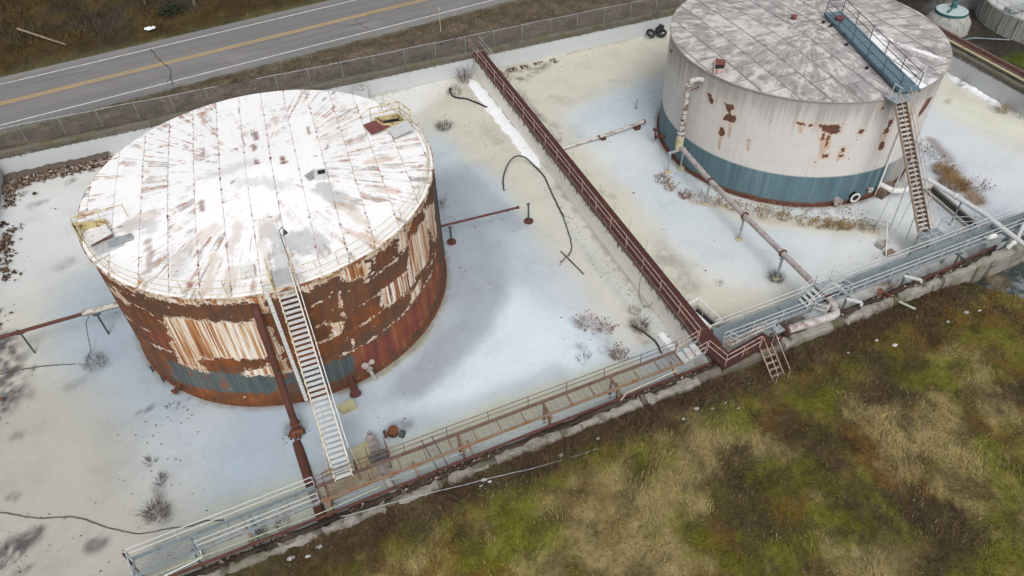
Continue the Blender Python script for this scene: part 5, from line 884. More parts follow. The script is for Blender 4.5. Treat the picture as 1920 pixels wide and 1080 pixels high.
# stair of the rusty tank
def straight_stair(root, top, bot, width, n, tread_m, string_m, depth, nosing=None, th=.035):
    top, bot = Vector(top), Vector(bot); d = bot-top; hd = Vector((d.x, d.y, 0)).normalized(); sd = Vector((-hd.y, hd.x, 0))
    me = unit_box(tread_m, (width-.06, depth, th)); rz = math.atan2(hd.y, hd.x)-math.pi/2
    for k in range(n):
        q = top+d*((k+.5)/n); o = inst('tread', me, root, q, (0, 0, rz))
        if nosing: inst('nosing', unit_box(nosing, (width-.06, .05, .05)), o, root_loc(o)+hd*(depth*.5+.02), (0, 0, 0))
    for s in (-1, 1): MB().beam(top+sd*s*width/2, bot+sd*s*width/2, .05, .2).build('stringer', string_m, root)
    return top, bot, d, hd, sd
sa = thing('stair', (-1.4, 25.3, 1.9), 'long white and cream straight steel stair climbing the rusty tank', 'stair')
top, bot, d, hd, sd = straight_stair(sa, (-1.44, 28.75, 8.8), (-1.38, 21.25, 2.0), .86, 38, M['grey_tread'], M['cream'], .18)
sR = sd if sd.x > 0 else -sd
for f, m in ((1.0, 'white_steel'), (.55, 'white_steel')):
    MB().tube([top+sR*.46+Vector((0, 0, .95*f)), top+d*.93+sR*.46+Vector((0, 0, .95*f))], .027, 6).build('handrail', M[m], sa)
MB().tube([top+sR*.62+Vector((0, 0, .6)), top+d*.9+sR*.62+Vector((0, 0, .6))], .025, 6).build('conduit', M['white_steel'], sa)
for k in range(8):
    q = top+d*((k+.5)/8.6)+sR*.46; post('rail_post', sa, q, .95, .024, M['cream'])
for k in range(19):
    q = top+d*((k+.5)/19)
    for s in (-1, 1): b = MB(); b.box(q+sd*s*.47, (.05, .06, .09)); b.build('bracket', M['cream'], sa)
for s in (-1, 1):
    q = top+d*.72+sd*s*.43; MB().tube([q, (q.x+s*sd.x*.35, q.y-.05, 0)], .035, 6).build('leg', M['white_steel'], sa)
    b = MB(); b.box((q.x+s*sd.x*.35, q.y-.05, .05), (.35, .35, .14)); b.build('footing', M['concrete_yellow'], sa)
sl = thing('stair_landing', (-.5, 21.4, 0), 'brown-railed landing with grey grate at the foot of the white stair', 'landing')
bars(sl, 'deck_grating', (.05, 21.85), (.95, 21.9), .75, 1.8, .06, M['dark_steel'], .03)
railing(sl, [(-2.35, 21.55, 1.85), (-1.85, 21.65, 1.85)], .75, M['rust_brown'], .5); railing(sl, [(-.75, 21.55, 1.85), (0.0, 21.6, 1.85), (.0, 22.25, 1.85)], .8, M['rust_brown'], .8); railing(sl, [(1.0, 22.3, 1.85), (1.05, 21.5, 1.85)], .85, M['rust_brown'], .8)
railing(sl, [(-2.3, 20.6, 1.85), (-.2, 20.68, 1.85)], .75, M['rust_brown'], 2.0)
for (x, y) in ((-.7, 22.2), (1.0, 22.25)): post('leg', sl, (x, y, 0), 1.85, .05, M['rust_brown'])
# stair of the white tank
sb = thing('stair', (38.2, 27.6, 1.9), 'straight tan stair with dark treads climbing the white tank', 'stair')
top, bot, d, hd, sd = straight_stair(sb, (38.45, 30.1, 8.55), (38.0, 24.35, 2.05), .86, 29, M['dark_tread'], M['tan_steel'], .2, M['tan_steel'])
sR = sd if sd.x > 0 else -sd
for f in (1.0, .5): MB().tube([top+sR*.43+Vector((0, 0, .95*f)), bot+sR*.43+Vector((0, 0, .95*f))], .027, 6).build('handrail', M['tan_steel'], sb)
MB().tube([top-sR*.43+Vector((0, 0, .95)), bot-sR*.43+Vector((0, 0, .95))], .027, 6).build('handrail', M['tan_steel'], sb)
for k in range(7):
    q = top+d*(k/6)
    for s in (-1, 1): post('rail_post', sb, q+sd*s*.43, .95, .022, M['galv_light'])
for t_ in (.45, .72):
    for s in (-1, 1): q = top+d*t_+sd*s*.4; MB().tube([q, (q.x+s*.3*sd.x, q.y, 0)], .04, 6).build('leg', M['galv_light'], sb)
lb = thing('stair_landing', (38.5, 23.7, 0), 'grey steel landing with thin rails at the foot of the tan stair', 'landing')
plate(lb, 'deck_plate', [(37.55, 22.95), (39.35, 23.02), (39.3, 24.6), (37.5, 24.5)], 1.84, .05, M['galv_dark'])
for k in range(3): b = MB(); b.box((38.45, 23.2+k*.5, 1.9+.0), (1.7, .03, .02)); b.build('deck_rib', M['galv_light'], lb)
railing(lb, [(37.55, 24.45, 1.9), (37.6, 23.1, 1.9)], .9, M['galv_light'], 1.0); railing(lb, [(39.3, 24.55, 1.9), (39.4, 23.1, 1.9)], .9, M['galv_light'], 1.0); railing(lb, [(39.35, 24.5, 1.9), (42.2, 24.2, 1.3), (42.4, 23.4, 1.3)], .9, M['galv'], 1.2)
bars(lb, 'deck_grating', (39.5, 23.9), (42.2, 23.8), .7, 1.5, .1, M['galv'], .03)
for (x, y) in ((37.6, 24.4), (39.2, 24.5), (42.1, 24.1)): post('leg', lb, (x, y, 0), 1.8, .06, M['galv'])
rk = thing('pipe_rack_rail', (37.2, 27.0, 0), 'low grey tubular rail frame on the ice left of the tan stair', 'rail')
railing(rk, [(36.6, 27.6, 0), (37.0, 28.3, 0), (38.2, 27.0, 0)], .75, M['galv'], 1.0)
MB().tube([(37.9, 27.2, 1.1), (36.2, 25.0, .2)], .05, 6).build('brace', M['white_steel'], rk)
# stile over the pipe
sv = thing('stile', (28.3, 22.3, 1.85), 'grey steel step-over stile with white rails crossing the pipe on the gangway', 'stile')
plate(sv, 'deck_plate', [(27.75, 21.75), (28.85, 21.78), (28.83, 22.75), (27.73, 22.72)], 2.72, .04, M['galv'])
for s, xs in ((-1, 27.75), (1, 28.85)):
    for k in range(4): b = MB(); b.box((xs+s*(.16+k*.24), 22.25, 2.55-k*.2), (.22, .9, .03)); b.build('tread', M['galv_light'], sv)
    for yy in (21.78, 22.74):
        MB().beam((xs, yy, 2.72), (xs+s*1.05, yy+.02, 1.88), .04, .16).build('stringer', M['galv'], sv)
        railing(sv, [(xs, yy, 2.74), (xs+s*1.05, yy+.02, 1.9)], .85, M['galv_light'], 1.0)
railing(sv, [(27.75, 22.74, 2.74), (28.85, 22.75, 2.74)], .85, M['galv_light'], 1.1); railing(sv, [(27.75, 21.76, 2.74), (28.85, 21.78, 2.74)], .85, M['galv_light'], 1.1)
wb = thing('work_platform', (27.0, 21.3, 0), 'small grey plate platform with white rails beside the stile', 'platform')
plate(wb, 'deck_plate', [(26.3, 20.9), (27.35, 20.95), (27.35, 21.6), (26.3, 21.55)], 1.8, .05, M['galv']); railing(wb, [(26.9, 21.5, 1.85), (27.4, 21.0, 1.85), (27.9, 21.3, 1.85)], .8, M['galv_light'], .8)
for (x, y) in ((26.4, 21.0), (27.3, 21.0)): post('leg', wb, (x, y, 0), 1.8, .05, M['galv'])
wc = thing('work_platform', (22.4, 21.4, 0), 'rusty-legged grate ledge with white rails behind the red platform', 'platform')
bars(wc, 'deck_grating', (21.2, 21.35), (24.0, 21.5), .5, 1.7, .08, M['galv'], .03); railing(wc, [(21.2, 21.6, 1.75), (21.4, 21.15, 1.75), (24.1, 21.35, 1.75)], .8, M['galv_light'], 1.3)
plate(wc, 'deck_plate', [(24.1, 21.0), (24.7, 21.05), (24.6, 21.9), (24.05, 21.85)], 1.7, .05, M['galv'])

# pipes ------------------------------------------------------------------
def pipe(name, label, pts, r, mat, flanges=(), group=None, n=12, fm=None, cat='pipe'):
    t = thing(name, (pts[0][0], pts[0][1], 0), label, cat, group); p = MB().tube(pts, r, n).build('pipe_run', mat, t, smooth=True)
    P_ = [Vector(q) for q in pts]
    for f in flanges:
        k = int(f); u = f-k; k2 = min(k+1, len(P_)-1); q = P_[k]+(P_[k2]-P_[k])*u; dd = (P_[k2]-P_[k]) if k2 != k else P_[k]-P_[k-1]; dd = dd.normalized()
        MB().tube([q-dd*.045, q+dd*.045], (max(r) if isinstance(r, list) else r)*1.45, n).build('flange', fm or mat, t)
    return t
def pipe_stand(x, y, ztop, mat, label, group=None, base=True, r=.06, wide=.45):
    t = thing('pipe_support', (x, y, 0), label, 'pipe support', group)
    post('post', t, (x, y, -.05), ztop, r, mat, 8); MB().beam((x-wide/2, y, ztop-.05), (x+wide/2, y, ztop-.05), .09, .09).build('cross_head', mat, t)
    if base: b = MB(); b.lathe((x, y, 0), [(.26, -.05), (.26, .1), (.2, .12), (0, .12)], 10); b.build('footing', M['concrete_yellow'], t)
    return t
def bend(a, b_, c, r=.35, k=5):
    a, b_, c = Vector(a), Vector(b_), Vector(c); u = (a-b_).normalized(); v = (c-b_).normalized(); o = []
    for i in range(k+1):
        t = i/k; o.append((b_+u*r)*(1-t)**2 + b_*2*t*(1-t) + (b_+v*r)*t*t)
    return o
ra = pipe('riser_pipe', 'rusty red riser pipe running down the front of the rusty tank', [(-3.1, 28.75, 7.95)]+bend((-3.1, 28.75, 7.95), (-3.1, 28.15, 7.95), (-3.2, 26.55, .3), .3)+[(-3.22, 26.5, .1)], .2, M['rust_red'], (6.93,), fm=M['rust'])
b = MB()
for k in range(14): a = random.random()*6.3; q = random.uniform(.15, .5); b.beam((-3.25+q*math.cos(a), 26.35+q*math.sin(a), 0), (-3.25+q*.6*math.cos(a), 26.35+q*.6*math.sin(a), random.uniform(.15, .55)), .1, .1)
b.tube([(-3.6, 26.3, .2), (-2.9, 26.25, .25)], .2, 8); b.build('rusty_flange_stack', M['rust'], ra)
pipe('ground_pipe', 'rusty pipe lying half sunk in the ice beneath the grey gangway', [(-3.4, 25.8, -.1), (-3.35, 25.2, .02), (-3.22, 23.4, .14), (-2.98, 20.6, .25), (-2.9, 19.9, .3)], .26, M['rust_red'])
lp_ = pipe('pipeline', 'thin red-brown pipe on posts running left from the rusty tank', [(-21.2, 38.7, 1.93), (-13.7, 38.9, 1.93)], .115, M['rust_red'], (.5,))
lp2 = MB().tube([(-13.8, 38.9, 1.93), (-13.1, 38.9, 1.94), (-13.05, 38.9, 1.94), (-11.25, 38.88, 1.95)], [.2, .21, .19, .18], 12).build('insulated_end', M['wrapped_pipe'], lp_, smooth=True)
MB().tube([(-13.2, 38.75, 1.85), (-11.3, 38.75, 1.85)], .04, 6).build('conduit', M['dark_steel'], lp_)
pipe_stand(-17.36, 38.8, 1.85, M['dark_steel'], 'slim dark post under the red-brown pipe, nearest the left edge', 'posts of the left pipe', False, .055); pipe_stand(-13.05, 38.65, 1.83, M['dark_steel'], 'slim dark post under the white wrapped end of the left pipe', 'posts of the left pipe', False, .06)
tag(MB().tube([(-13.5, 38.7, 1.8), (-13.8, 38.5, 1.5), (-13.95, 38.0, .8), (-14.0, 37.4, .25), (-14.3, 36.9, .06)], .025, 6).build('hanging_cable', M['hose_grey']), 'thin dark cable hanging from the white wrapped pipe end', 'cable')
pipe('pipe', 'dark red straight pipe sticking out right of the rusty tank', [(8.7, 38.55, 1.5), (14.95, 38.3, 1.5)], .085, M['rust_red'], (.985,))
pipe_stand(9.75, 38.3, 1.45, M['dark_steel'], 'short dark post with round rusty foot holding the red pipe', None, False, .07, .3)
b = MB(); b.lathe((9.75, 38.3, 0), [(.34, 0), (.34, .1), (.15, .12), (.15, .3), (0, .3)], 12); tag(b.build('post_flange', M['rust_red']), 'rusty round flange on the ice at the red pipe post', 'flange')
st_ = pipe_stand(15.64, 38.26, 1.65, M['dark_steel'], 'lone dark post on a rusty disc beyond the red pipe end', None, False, .07, .25)
b = MB(); b.lathe((15.64, 38.26, 0), [(.36, 0), (.36, .08), (.16, .1), (.12, .3), (0, .3)], 12); b.build('foot_disc', M['rust_red'], st_)
pm = pipe('ground_pipe', 'long grey pipe lying on the ice between the divider and the white tank', [(20.9, 45.45, .22), (25.5, 45.65, .3), (29.5, 45.9, .55)], .13, M['wrapped_pipe'], (.9, 1.97), fm=M['rust_red'])
b = MB(); b.box((25.4, 45.6, .15), (.4, .35, .3)); b.box((28.7, 45.85, .2), (.5, .4, .4)); b.build('pipe_chock', M['rust_red'], pm)
# long pipe from the white tank to the gangway
lpB = pipe('pipeline', 'long flaking pink-white pipe on posts running from the white tank to the stile', [(28.75, 39.7, 2.1), (28.4, 34.8, 2.1), (28.32, 30.5, 2.12), (28.3, 26.3, 2.15), (28.3, 21.4, 2.15)], .2, M['silver_pipe'], (1.0, 2.0, 3.0, 3.9), fm=M['rust_red'])
rB = pipe('riser_pipe', 'banded white riser pipe on the left flank of the white tank', [(29.5, 39.0, 7.75)]+bend((29.5, 39.0, 7.75), (28.72, 39.45, 7.75), (28.7, 39.6, 2.2), .4)+[(28.7, 39.6, 6.6), (28.7, 39.6, 2.9)], .2, M['wrapped_pipe'], (6.0, 7.9))
MB().tube([(28.7, 39.6, 2.9), (28.7, 39.6, 1.85)], .3, 12).build('yellow_valve_body', M['concrete_yellow'], rB); MB().tube([(29.3, 39.1, 7.2), (28.6, 39.5, 6.75)], .04, 6).build('stay', M['rust_red'], rB)
b = MB()
for k in range(8):
    a = random.uniform(3, 5.5); b.lathe((28.7, 39.6, 3.05+k*.43+random.uniform(-.08, .08)), [(.2, 0), (.215, .02), (.215, random.uniform(.08, .2)), (.2, .22)], 8, a, a+random.uniform(1.2, 2.6))
b.build('wrap_band', M['rust_brown'], rB)
pt = thing('pipe_support', (28.45, 39.5, 0), 'two-legged grey portal under the riser of the white tank', 'pipe support')
for x in (27.9, 29.05): post('post', pt, (x, 39.45, -.05), 1.85, .08, M['galv'], 8); b = MB(); b.lathe((x, 39.45, 0), [(.3, -.05), (.3, .1), (0, .12)], 10); b.build('footing', M['concrete_yellow'], pt)
MB().beam((27.7, 39.45, 1.8), (29.25, 39.45, 1.8), .16, .12).build('cross_head', M['galv'], pt)
for x, y, l in ((28.4, 34.85, 'grey pipe post on a yellow footing, nearest the white tank portal'), (28.3, 30.48, 'grey pipe post standing clear on the ice midway along the long pipe'), (28.25, 26.16, 'grey pipe post with dark weeds round its foot near the stile')): pipe_stand(x, y, 1.92, M['galv'], l, 'posts of the long pipe', True, .085)
bp_ = pipe('large_pipe', 'thick flaking silver pipe with open black end by the red platform', [(28.3, 21.35, 1.75)]+bend((28.3, 21.9, 1.75), (28.35, 20.9, 1.72), (27.6, 20.9, 1.72), .4, 6)+[(24.75, 21.03, 1.72)], .27, M['bright_pipe'], (1.0, 8.0), fm=M['rust_brown'])
MB().tube([(24.73, 21.031, 1.72), (24.80, 21.028, 1.72)], .235, 14).build('open_mouth', M['dark_void'], bp_)
MB().tube([(28.3, 21.6, 2.15), (28.3, 21.3, 2.05), (28.3, 21.25, 1.6)], .2, 12).build('drop_elbow', M['silver_pipe'], bp_, smooth=True)
tag(MB().tube([(27.9, 20.8, 1.75)]+[(28.3+.5*math.cos(a), 20.45+.1*math.sin(a), 1.35+.5*math.sin(a)) for a in np.linspace(2.2, -1.2, 9)], .03, 6).build('loose_hose', M['hose_grey']), 'thin dark hose looping down over the silver pipe elbow', 'hose')
pr = pipe('pipeline', 'white-grey pipe crossing over the gangway at the right edge', [(41.9, 29.6, 1.35)]+bend((41.9, 29.6, 1.35), (41.95, 29.3, 2.25), (42.3, 28.6, 2.25), .3)+[(42.3, 28.6, 2.25), (42.65, 24.0, 2.35), (42.45, 20.6, 2.35), (42.3, 17.5, 2.3)], .17, M['galv_light'], (7.5,))
MB().tube([(42.5, 21.3, 2.3), (44.2, 22.3, 2.2), (47, 23.3, 2.2)], .12, 10).build('branch', M['galv_light'], pr)
pipe_stand(42.7, 25.9, 2.2, M['galv_dark'], 'dark grey post under the pipe right of the tan stair', None, False, .06)
py = thing('pipe_trestle', (42.0, 22.4, 0), 'stout grey twin-column trestle under the pipe crossing at right', 'pipe support')
for x, y in ((41.3, 22.1), (42.6, 21.8)): MB().beam((x, y, -.1), (x+.2, y+.3, 2.0), .3, .3, (0, 1, 0)).build('column', M['galv'], py)
b = MB(); b.box((42.05, 22.2, 2.0), (1.9, .35, .22), -.2); b.build('cross_head', M['galv'], py)
for x, y in ((41.35, 22.4), (42.2, 21.4)): MB().tube([(x, y, 1.7), (x+.1, y-.1, 2.15), (x+.35, y-.25, 2.3)], .16, 10).build('white_elbow', M['white_steel'], py, smooth=True)
MB().beam((41.7, 21.5, 0), (42.0, 21.7, 2.0), .7, .06, (0, 1, 0)).build('trestle_plate', M['galv'], py)
tag(MB().tube([(42.6, 21.5, .9), (43.5, 21.9, 1.1), (46, 22.0, 1.2)], .16, 10).build('low_pipe', M['white_steel'], smooth=True), 'short white pipe low under the right-hand gangway', 'pipe')
pipe('thin_pipe', 'pale grey conduit pipe running low beneath the rusty gangway', [(-2.2, 20.75, 1.1), (8, 21.05, 1.1), (17.6, 21.35, 1.1)], .04, M['galv'], (.4, 1.5), n=8)
# long rusty line along the front wall
fp = pipe('pipeline', 'long thin rusty pipe running along the front dike wall', [(-14, 19.6, 1.35), (-2, 20.05, 1.35), (8.5, 20.5, 1.35), (18.8, 20.85, 1.35), (29.7, 20.95, 1.4), (42.0, 22.0, 1.4)], .075, M['rust_red'], (1.3, 2.2, 2.9, 3.5), fm=M['rust'])
for x in (-6.2, -2.4, 2.2, 5.2, 9.7, 14.1, 17.6): 
    y = float(np.interp(x, [-14, -2, 8.5, 18.8], [19.6, 20.05, 20.5, 20.85]))
    MB().beam((x, y-.12, .5), (x-.15, y+.95, 1.5), .1, .1).build('rusty_stay', M['orange_rust'], fp); MB().beam((x, y, .5), (x, y, 1.35), .09, .09, (0, 1, 0)).build('pipe_leg', M['rust'], fp)
pipe('thin_pipe', 'thin pale green pipe beside the grey gangway at lower left', [(-12, 19.75, 1.75), (-9, 19.85, 1.9), (-2.8, 19.9, 1.9), (.2, 20.2, 1.85)], .03, M['green_pipe'], n=6)
pipe('thin_pipe', 'thin pale rail pipe low behind the broken wall near the red platform', [(13.6, 20.5, 1.3), (14.1, 20.75, 1.55), (17.4, 21.0, 1.6)], .03, M['cream'], n=6)
stp = pipe('stub_pipe', 'banded white pipe stub rising from ice under the rusty gangway', [(.42, 24.6, .35), (.45, 23.1, .75), (.46, 22.2, .9), (.62, 20.9, 1.0), (.75, 19.75, 1.0)], [.12, .14, .2, .2, .2], M['silver_pipe'], (.35, .7, 1.0))
for x in (3.2, 3.75):
    y = 20.9; tag(MB().tube([(x, y-.55, .9), (x-.45, y+.65, 2.55)], .028, 6).build('steel_rod', M['dark_steel']), ('left' if x < 3.5 else 'right')+' one of two dark rods leaning through the rusty gangway', 'rod', 'rods through the gangway')
for x, y, l in ((32.4, 20.9, 'dark iron bracket hanging off the wall right of centre under the grey gangway'), (39.0, 21.6, 'dark iron bracket on the front wall left of the twin-column trestle'), (43.9, 21.9, 'dark iron bracket on the front wall at the right edge')):
    t = thing('iron_bracket', (x, y, 1), l, 'bracket', 'iron brackets on the front wall'); MB().beam((x-.5, y+.6, 1.9), (x+.5, y-.5, 1.2), .09, .09).build('arm', M['rust'] if x < 35 else M['dark_steel'], t); MB().beam((x-.2, y+.3, 1.7), (x, y-.1, .8), .08, .08).build('brace', M['rust'] if x < 35 else M['dark_steel'], t)
    if x < 35: MB().beam((x-.5, y+.6, 1.9), (x-.75, y+.1, 1.1), .25, .06).build('plate_fin', M['rust'], t); MB().tube([(x+.35, y-.3, 1.3), (x+1.0, y-1.1, 1.1)], .08, 8).build('pipe_stub', M['green_pipe'], t)
b = MB(); b.beam((34.2, 21.9, 1.75), (34.95, 21.2, 1.7), .2, .08); b.beam((34.95, 21.2, 1.7), (34.7, 20.9, .6), .14, .1); tag(b.build('bracket_arm', M['galv_light']), 'pale grey cantilever arm under the right gangway', 'bracket')
b = MB(); b.beam((29.6, 21.7, 1.75), (30.3, 21.1, 1.7), .2, .08); b.beam((30.3, 21.1, 1.7), (30.0, 20.8, .6), .14, .1); tag(b.build('bracket_arm', M['galv_light']), 'pale grey cantilever arm just right of the stile', 'bracket')
# sump box
sm = thing('sump_box', (21.2, 24.4, 0), 'rectangular concrete sump with white pipe rail beside the red walkway', 'sump')
cs = [(20.72, 25.2), (21.6, 25.38), (21.9, 23.45), (20.95, 23.3)]
for i in range(4): MB().beam((*cs[i], .5), (*cs[(i+1) % 4], .5), .12, 1.0).build('sump_wall', M['concrete'], sm)
plate(sm, 'sump_ice', [(20.82, 25.1), (21.5, 25.25), (21.78, 23.58), (21.05, 23.42)], .8, .03, M['snow']); plate(sm, 'dark_water', [(21.3, 25.15), (21.52, 25.24), (21.8, 23.6), (21.58, 23.55)], .84, .02, M['dark_void'])
rl = [(20.66, 25.3), (21.68, 25.5), (22.0, 23.38), (20.9, 23.2)]
for i in range(4):
    MB().tube([(*rl[i], 1.45), (*rl[(i+1) % 4], 1.45)], .045, 6).build('pipe_rail', M['white_steel'], sm); post('rail_post', sm, (*rl[i], 0), 1.45, .04, M['white_steel'])
# valve wreck, blocks and pads on the ice
vb = thing('rusty_valve', (1.65, 24.25, 0), 'round rusty valve body frozen into ice by the rusty gangway', 'valve')
b = MB(); b.tube([(1.65, 24.25, .1), (1.7, 24.2, .45)], .3, 14); b.build('valve_body', M['rust'], vb, smooth=True); b = MB(); b.tube([(1.3, 24.25, .25), (1.15, 24.25, .25)], .22, 12); b.build('flange', M['rust_red'], vb); b = MB(); b.tube([(2.0, 24.0, .2), (2.2, 23.85, .2)], .2, 12); b.build('outlet', M['dark_steel'], vb)
b = MB(); b.prism([(-.82, 27.2), (.1, 27.33), (.25, 26.72), (-.65, 26.6)], -.05, .3, .02); tag(b.build('concrete_block', M['concrete_yellow']), 'small mossy yellow concrete block on ice right of the white stair', 'concrete block')
b = MB(); b.prism([(-.85, 24.1), (.55, 24.4), (.95, 22.2), (-.5, 21.9)], -.05, .16, .02); tag(b.build('concrete_pad', M['concrete_yellow']), 'yellowish concrete pad under the foot of the white stair', 'concrete pad')
b = MB(); b.lathe((.1, 23.0, .2), [(.36, 0), (.4, .03), (.36, .06), (.32, .03), (.36, 0)], 20); tag(b.build('hose_ring', M['yellow_steel']), 'faded yellow hose ring lying on the yellowish pad', 'hose')
b = MB(); b.prism([(36.35, 26.1), (36.95, 26.25), (37.05, 25.85), (36.45, 25.7)], 0, .4, .03); tag(b.build('concrete_block', M['concrete']), 'grey concrete lump on ice left of the tan stair foot', 'concrete block')
b = MB(); b.prism([(36.3, 25.3), (36.95, 25.4), (37.0, 25.0), (36.35, 24.95)], 0, .25, .02); tag(b.build('wooden_block', M['wood']), 'small tan wooden block on ice near the grey landing', 'block')
tr = thing('trench', (44.1, 27.5, 0), 'narrow concrete-edged trench in the ice right of the tan stair', 'trench')
for o in (-.42, .42): MB().beam((44.4+o, 29.7, .1), (43.95+o, 25.2, .1), .14, .25).build('trench_kerb', M['concrete'], tr)
MB().beam((44.4, 29.7, .02), (43.95, 25.2, .02), .7, .06).build('trench_water', M['dark_void'], tr)
mp = thing('marker_post', (30.25, 48.8, 0), 'small grey marker post standing on ice left of the white tank', 'post'); post('post', mp, (30.25, 48.8, 0), .8, .06, M['galv']); b = MB(); b.lathe((30.25, 48.8, .78), [(.0, .1), (.1, .06), (.1, 0), (.06, -.03)], 8); b.build('cap', M['galv'], mp); b = MB(); b.box((30.25, 48.8, .05), (.25, .25, .12)); b.build('foot', M['galv'], mp)
# pipe rack outside the right wall
for i, (x, r_, m, l) in enumerate(((59.75, .11, 'concrete_yellow', 'pale pipe nearest the wall in the rack at right'), (60.15, .09, 'rust_brown', 'second pipe from the wall in the rack at right'), (60.5, .09, 'rust_red', 'third pipe from the wall in the rack at right'), (60.9, .12, 'rust_brown', 'outermost brown pipe of the rack at right'))):
    tag(MB().tube([(x, 21, 2.15), (x, 41, 2.15), (x, 56, 2.15)], r_, 8).build('rack_pipe', M[m], smooth=True), l, 'pipe', 'pipes on the rack')
for k in range(9):
    y = 24+k*3.6; t = thing('rack_support', (60.3, y, .7), ORD[k]+' dark trestle from the near end under the right-hand pipe rack', 'pipe support', 'trestles of the pipe rack')
    MB().beam((59.6, y, 2.0), (61.1, y, 2.0), .1, .1).build('cross_head', M['dark_steel'], t)
    for x in (59.75, 60.95): post('post', t, (x, y, .5), 1.5, .05, M['dark_steel'])
rw = thing('ladder_platform', (58.8, 33.6, 1.6), 'small grey stile with rails on the right-hand wall', 'stile'); plate(rw, 'deck_plate', [(58.3, 33.0), (60.0, 33.0), (60.0, 34.2), (58.3, 34.2)], 2.35, .05, M['galv']); railing(rw, [(58.3, 34.2, 2.4), (60.0, 34.2, 2.4)], .9, M['galv'], .9); railing(rw, [(58.3, 33.0, 2.4), (60.0, 33.0, 2.4)], .9, M['galv'], .9)
for x, y in ((58.35, 33.1), (58.35, 34.1)): post('leg', rw, (x, y, 0), 2.35, .05, M['galv'])
# ------------------------------------------------------------------ fence, far structures, clutter
fe = thing('chain_link_fence', (10, 61.8, 1.6), 'long grey chain link fence between dike wall and road', 'fence')
def fy(x): return float(np.interp(x, [-60, -20, 5, 60], [62.6, 62.4, 61.75, 61.75]))
xs = np.arange(-36, 60, 2.9)
for x in xs:
    if -1.9 < x < -.2: continue
    post('fence_post', fe, (x, fy(x), 1.5), 1.75+random.uniform(-.05, .05), .022, M['galv'], lean=(random.uniform(-.03, .03), random.uniform(-.02, .03)))
MB().tube([(x, fy(x), 3.2+.02*math.sin(x)) for x in np.arange(-36, -2.2, 1.5)], .022, 6).build('top_rail', M['galv'], fe)
MB().tube([(x, fy(x), 3.2+.02*math.sin(x)) for x in np.arange(.2, 59, 1.5)], .022, 6).build('top_rail', M['galv'], fe)
b = MB(); hm = 1.6
for x in np.arange(-36, 58, .17):
    for s in (-1, 1):
        x1 = x+s*1.6; b.beam((x, fy(x), 1.58), (x1, fy(x1), 3.18), .006, .006)
o = b.build('wire_mesh', M['galv'], fe); o['kind'] = 'stuff'
mkp = thing('marker_post', (18.4, 67.1, 1.5), 'tall thin yellowish delineator post on the road verge', 'post'); post('post', mkp, (18.4, 67.1, 1.4), 2.6, .04, M['concrete_yellow']); b = MB(); b.box((18.4, 67.05, 3.8), (.14, .03, .35)); b.build('reflector', M['cream'], mkp)
# clarifier basin and domed tank at top right
cl = thing('clarifier', (73.5, 45.5, 1), 'round grey concrete clarifier basin with rails at top right', 'basin'); CLC = (73.5, 45.5, 0)
MB().lathe(CLC, [(6.0, .4), (6.0, 2.7), (5.75, 2.72), (5.7, 2.2), (0.01, 2.2)], 56).build('basin_wall', M['clarifier'], cl)
b = MB(); b.lathe(CLC, [(5.65, 2.24), (0.01, 2.25)], 40); b.build('frozen_water', M['old_snow'], cl)
n = 26
for k in range(n): a = 2*math.pi*k/n; post('rail_post', cl, (73.5+5.88*math.cos(a), 45.5+5.88*math.sin(a), 2.7), 1.0, .03, M['galv_light'])
for z in (3.7, 3.2): MB().tube([(73.5+5.88*math.cos(a), 45.5+5.88*math.sin(a), z) for a in np.linspace(0, 2*math.pi, 49)], .03, 6).build('handrail', M['galv_light'], cl)
for k in range(24): a = 2*math.pi*k/24; MB().box((73.5+6.02*math.cos(a), 45.5+6.02*math.sin(a), 1.5), (.1, .08, 2.2), a).build('wall_rib', M['clarifier'], cl)
MB().beam((67.6, 45.5, 3.0), (79.4, 45.5, 3.0), .8, .25).build('bridge', M['galv'], cl); MB().tube([(73.5, 45.5, 2.2), (73.5, 45.5, 4.2)], .4, 12).build('drive_column', M['galv_dark'], cl)
dm = thing('domed_tank', (63.9, 48.3, .8), 'small white round tank with teal rimmed lid and motor', 'tank')
MB().lathe((63.9, 48.3, 0), [(2.1, .4), (2.0, 1.7), (1.5, 2.3), (1.3, 2.4)], 32).build('tank_wall', M['clarifier'], dm, smooth=True)
MB().lathe((63.9, 48.3, 0), [(1.35, 2.38), (1.42, 2.45), (1.42, 2.62), (1.3, 2.66), (0.01, 2.72)], 32).build('lid', M['pale_teal'], dm); MB().lathe((63.9, 48.3, 0), [(1.34, 2.36), (1.47, 2.4), (1.47, 2.6), (1.36, 2.64)], 32).build('lid_rim', M['teal'], dm)
MB().lathe((64.2, 48.5, 2.7), [(.3, 0), (.26, .5), (.15, .6), (.13, 1.0), (0, 1.02)], 12).build('motor', M['teal'], dm); MB().beam((62.8, 47.8, 2.8), (64.9, 48.8, 2.8), .12, .2).build('lid_beam', M['teal'], dm)
tag(MB().tube([(61.5, 45.2, 1.3), (64, 45.0, 1.2), (67.0, 43.6, 1.0)], .05, 6).build('yard_pipe', M['galv_dark']), 'thin grey pipe in front of the small teal-lidded tank', 'pipe')
tag(MB().tube([(70.2, 45.3, 2.9), (71.5, 48.5, 7.0)], .08, 6).build('leaning_pole', M['bark']), 'slim brown pole rising behind the clarifier rail', 'pole')
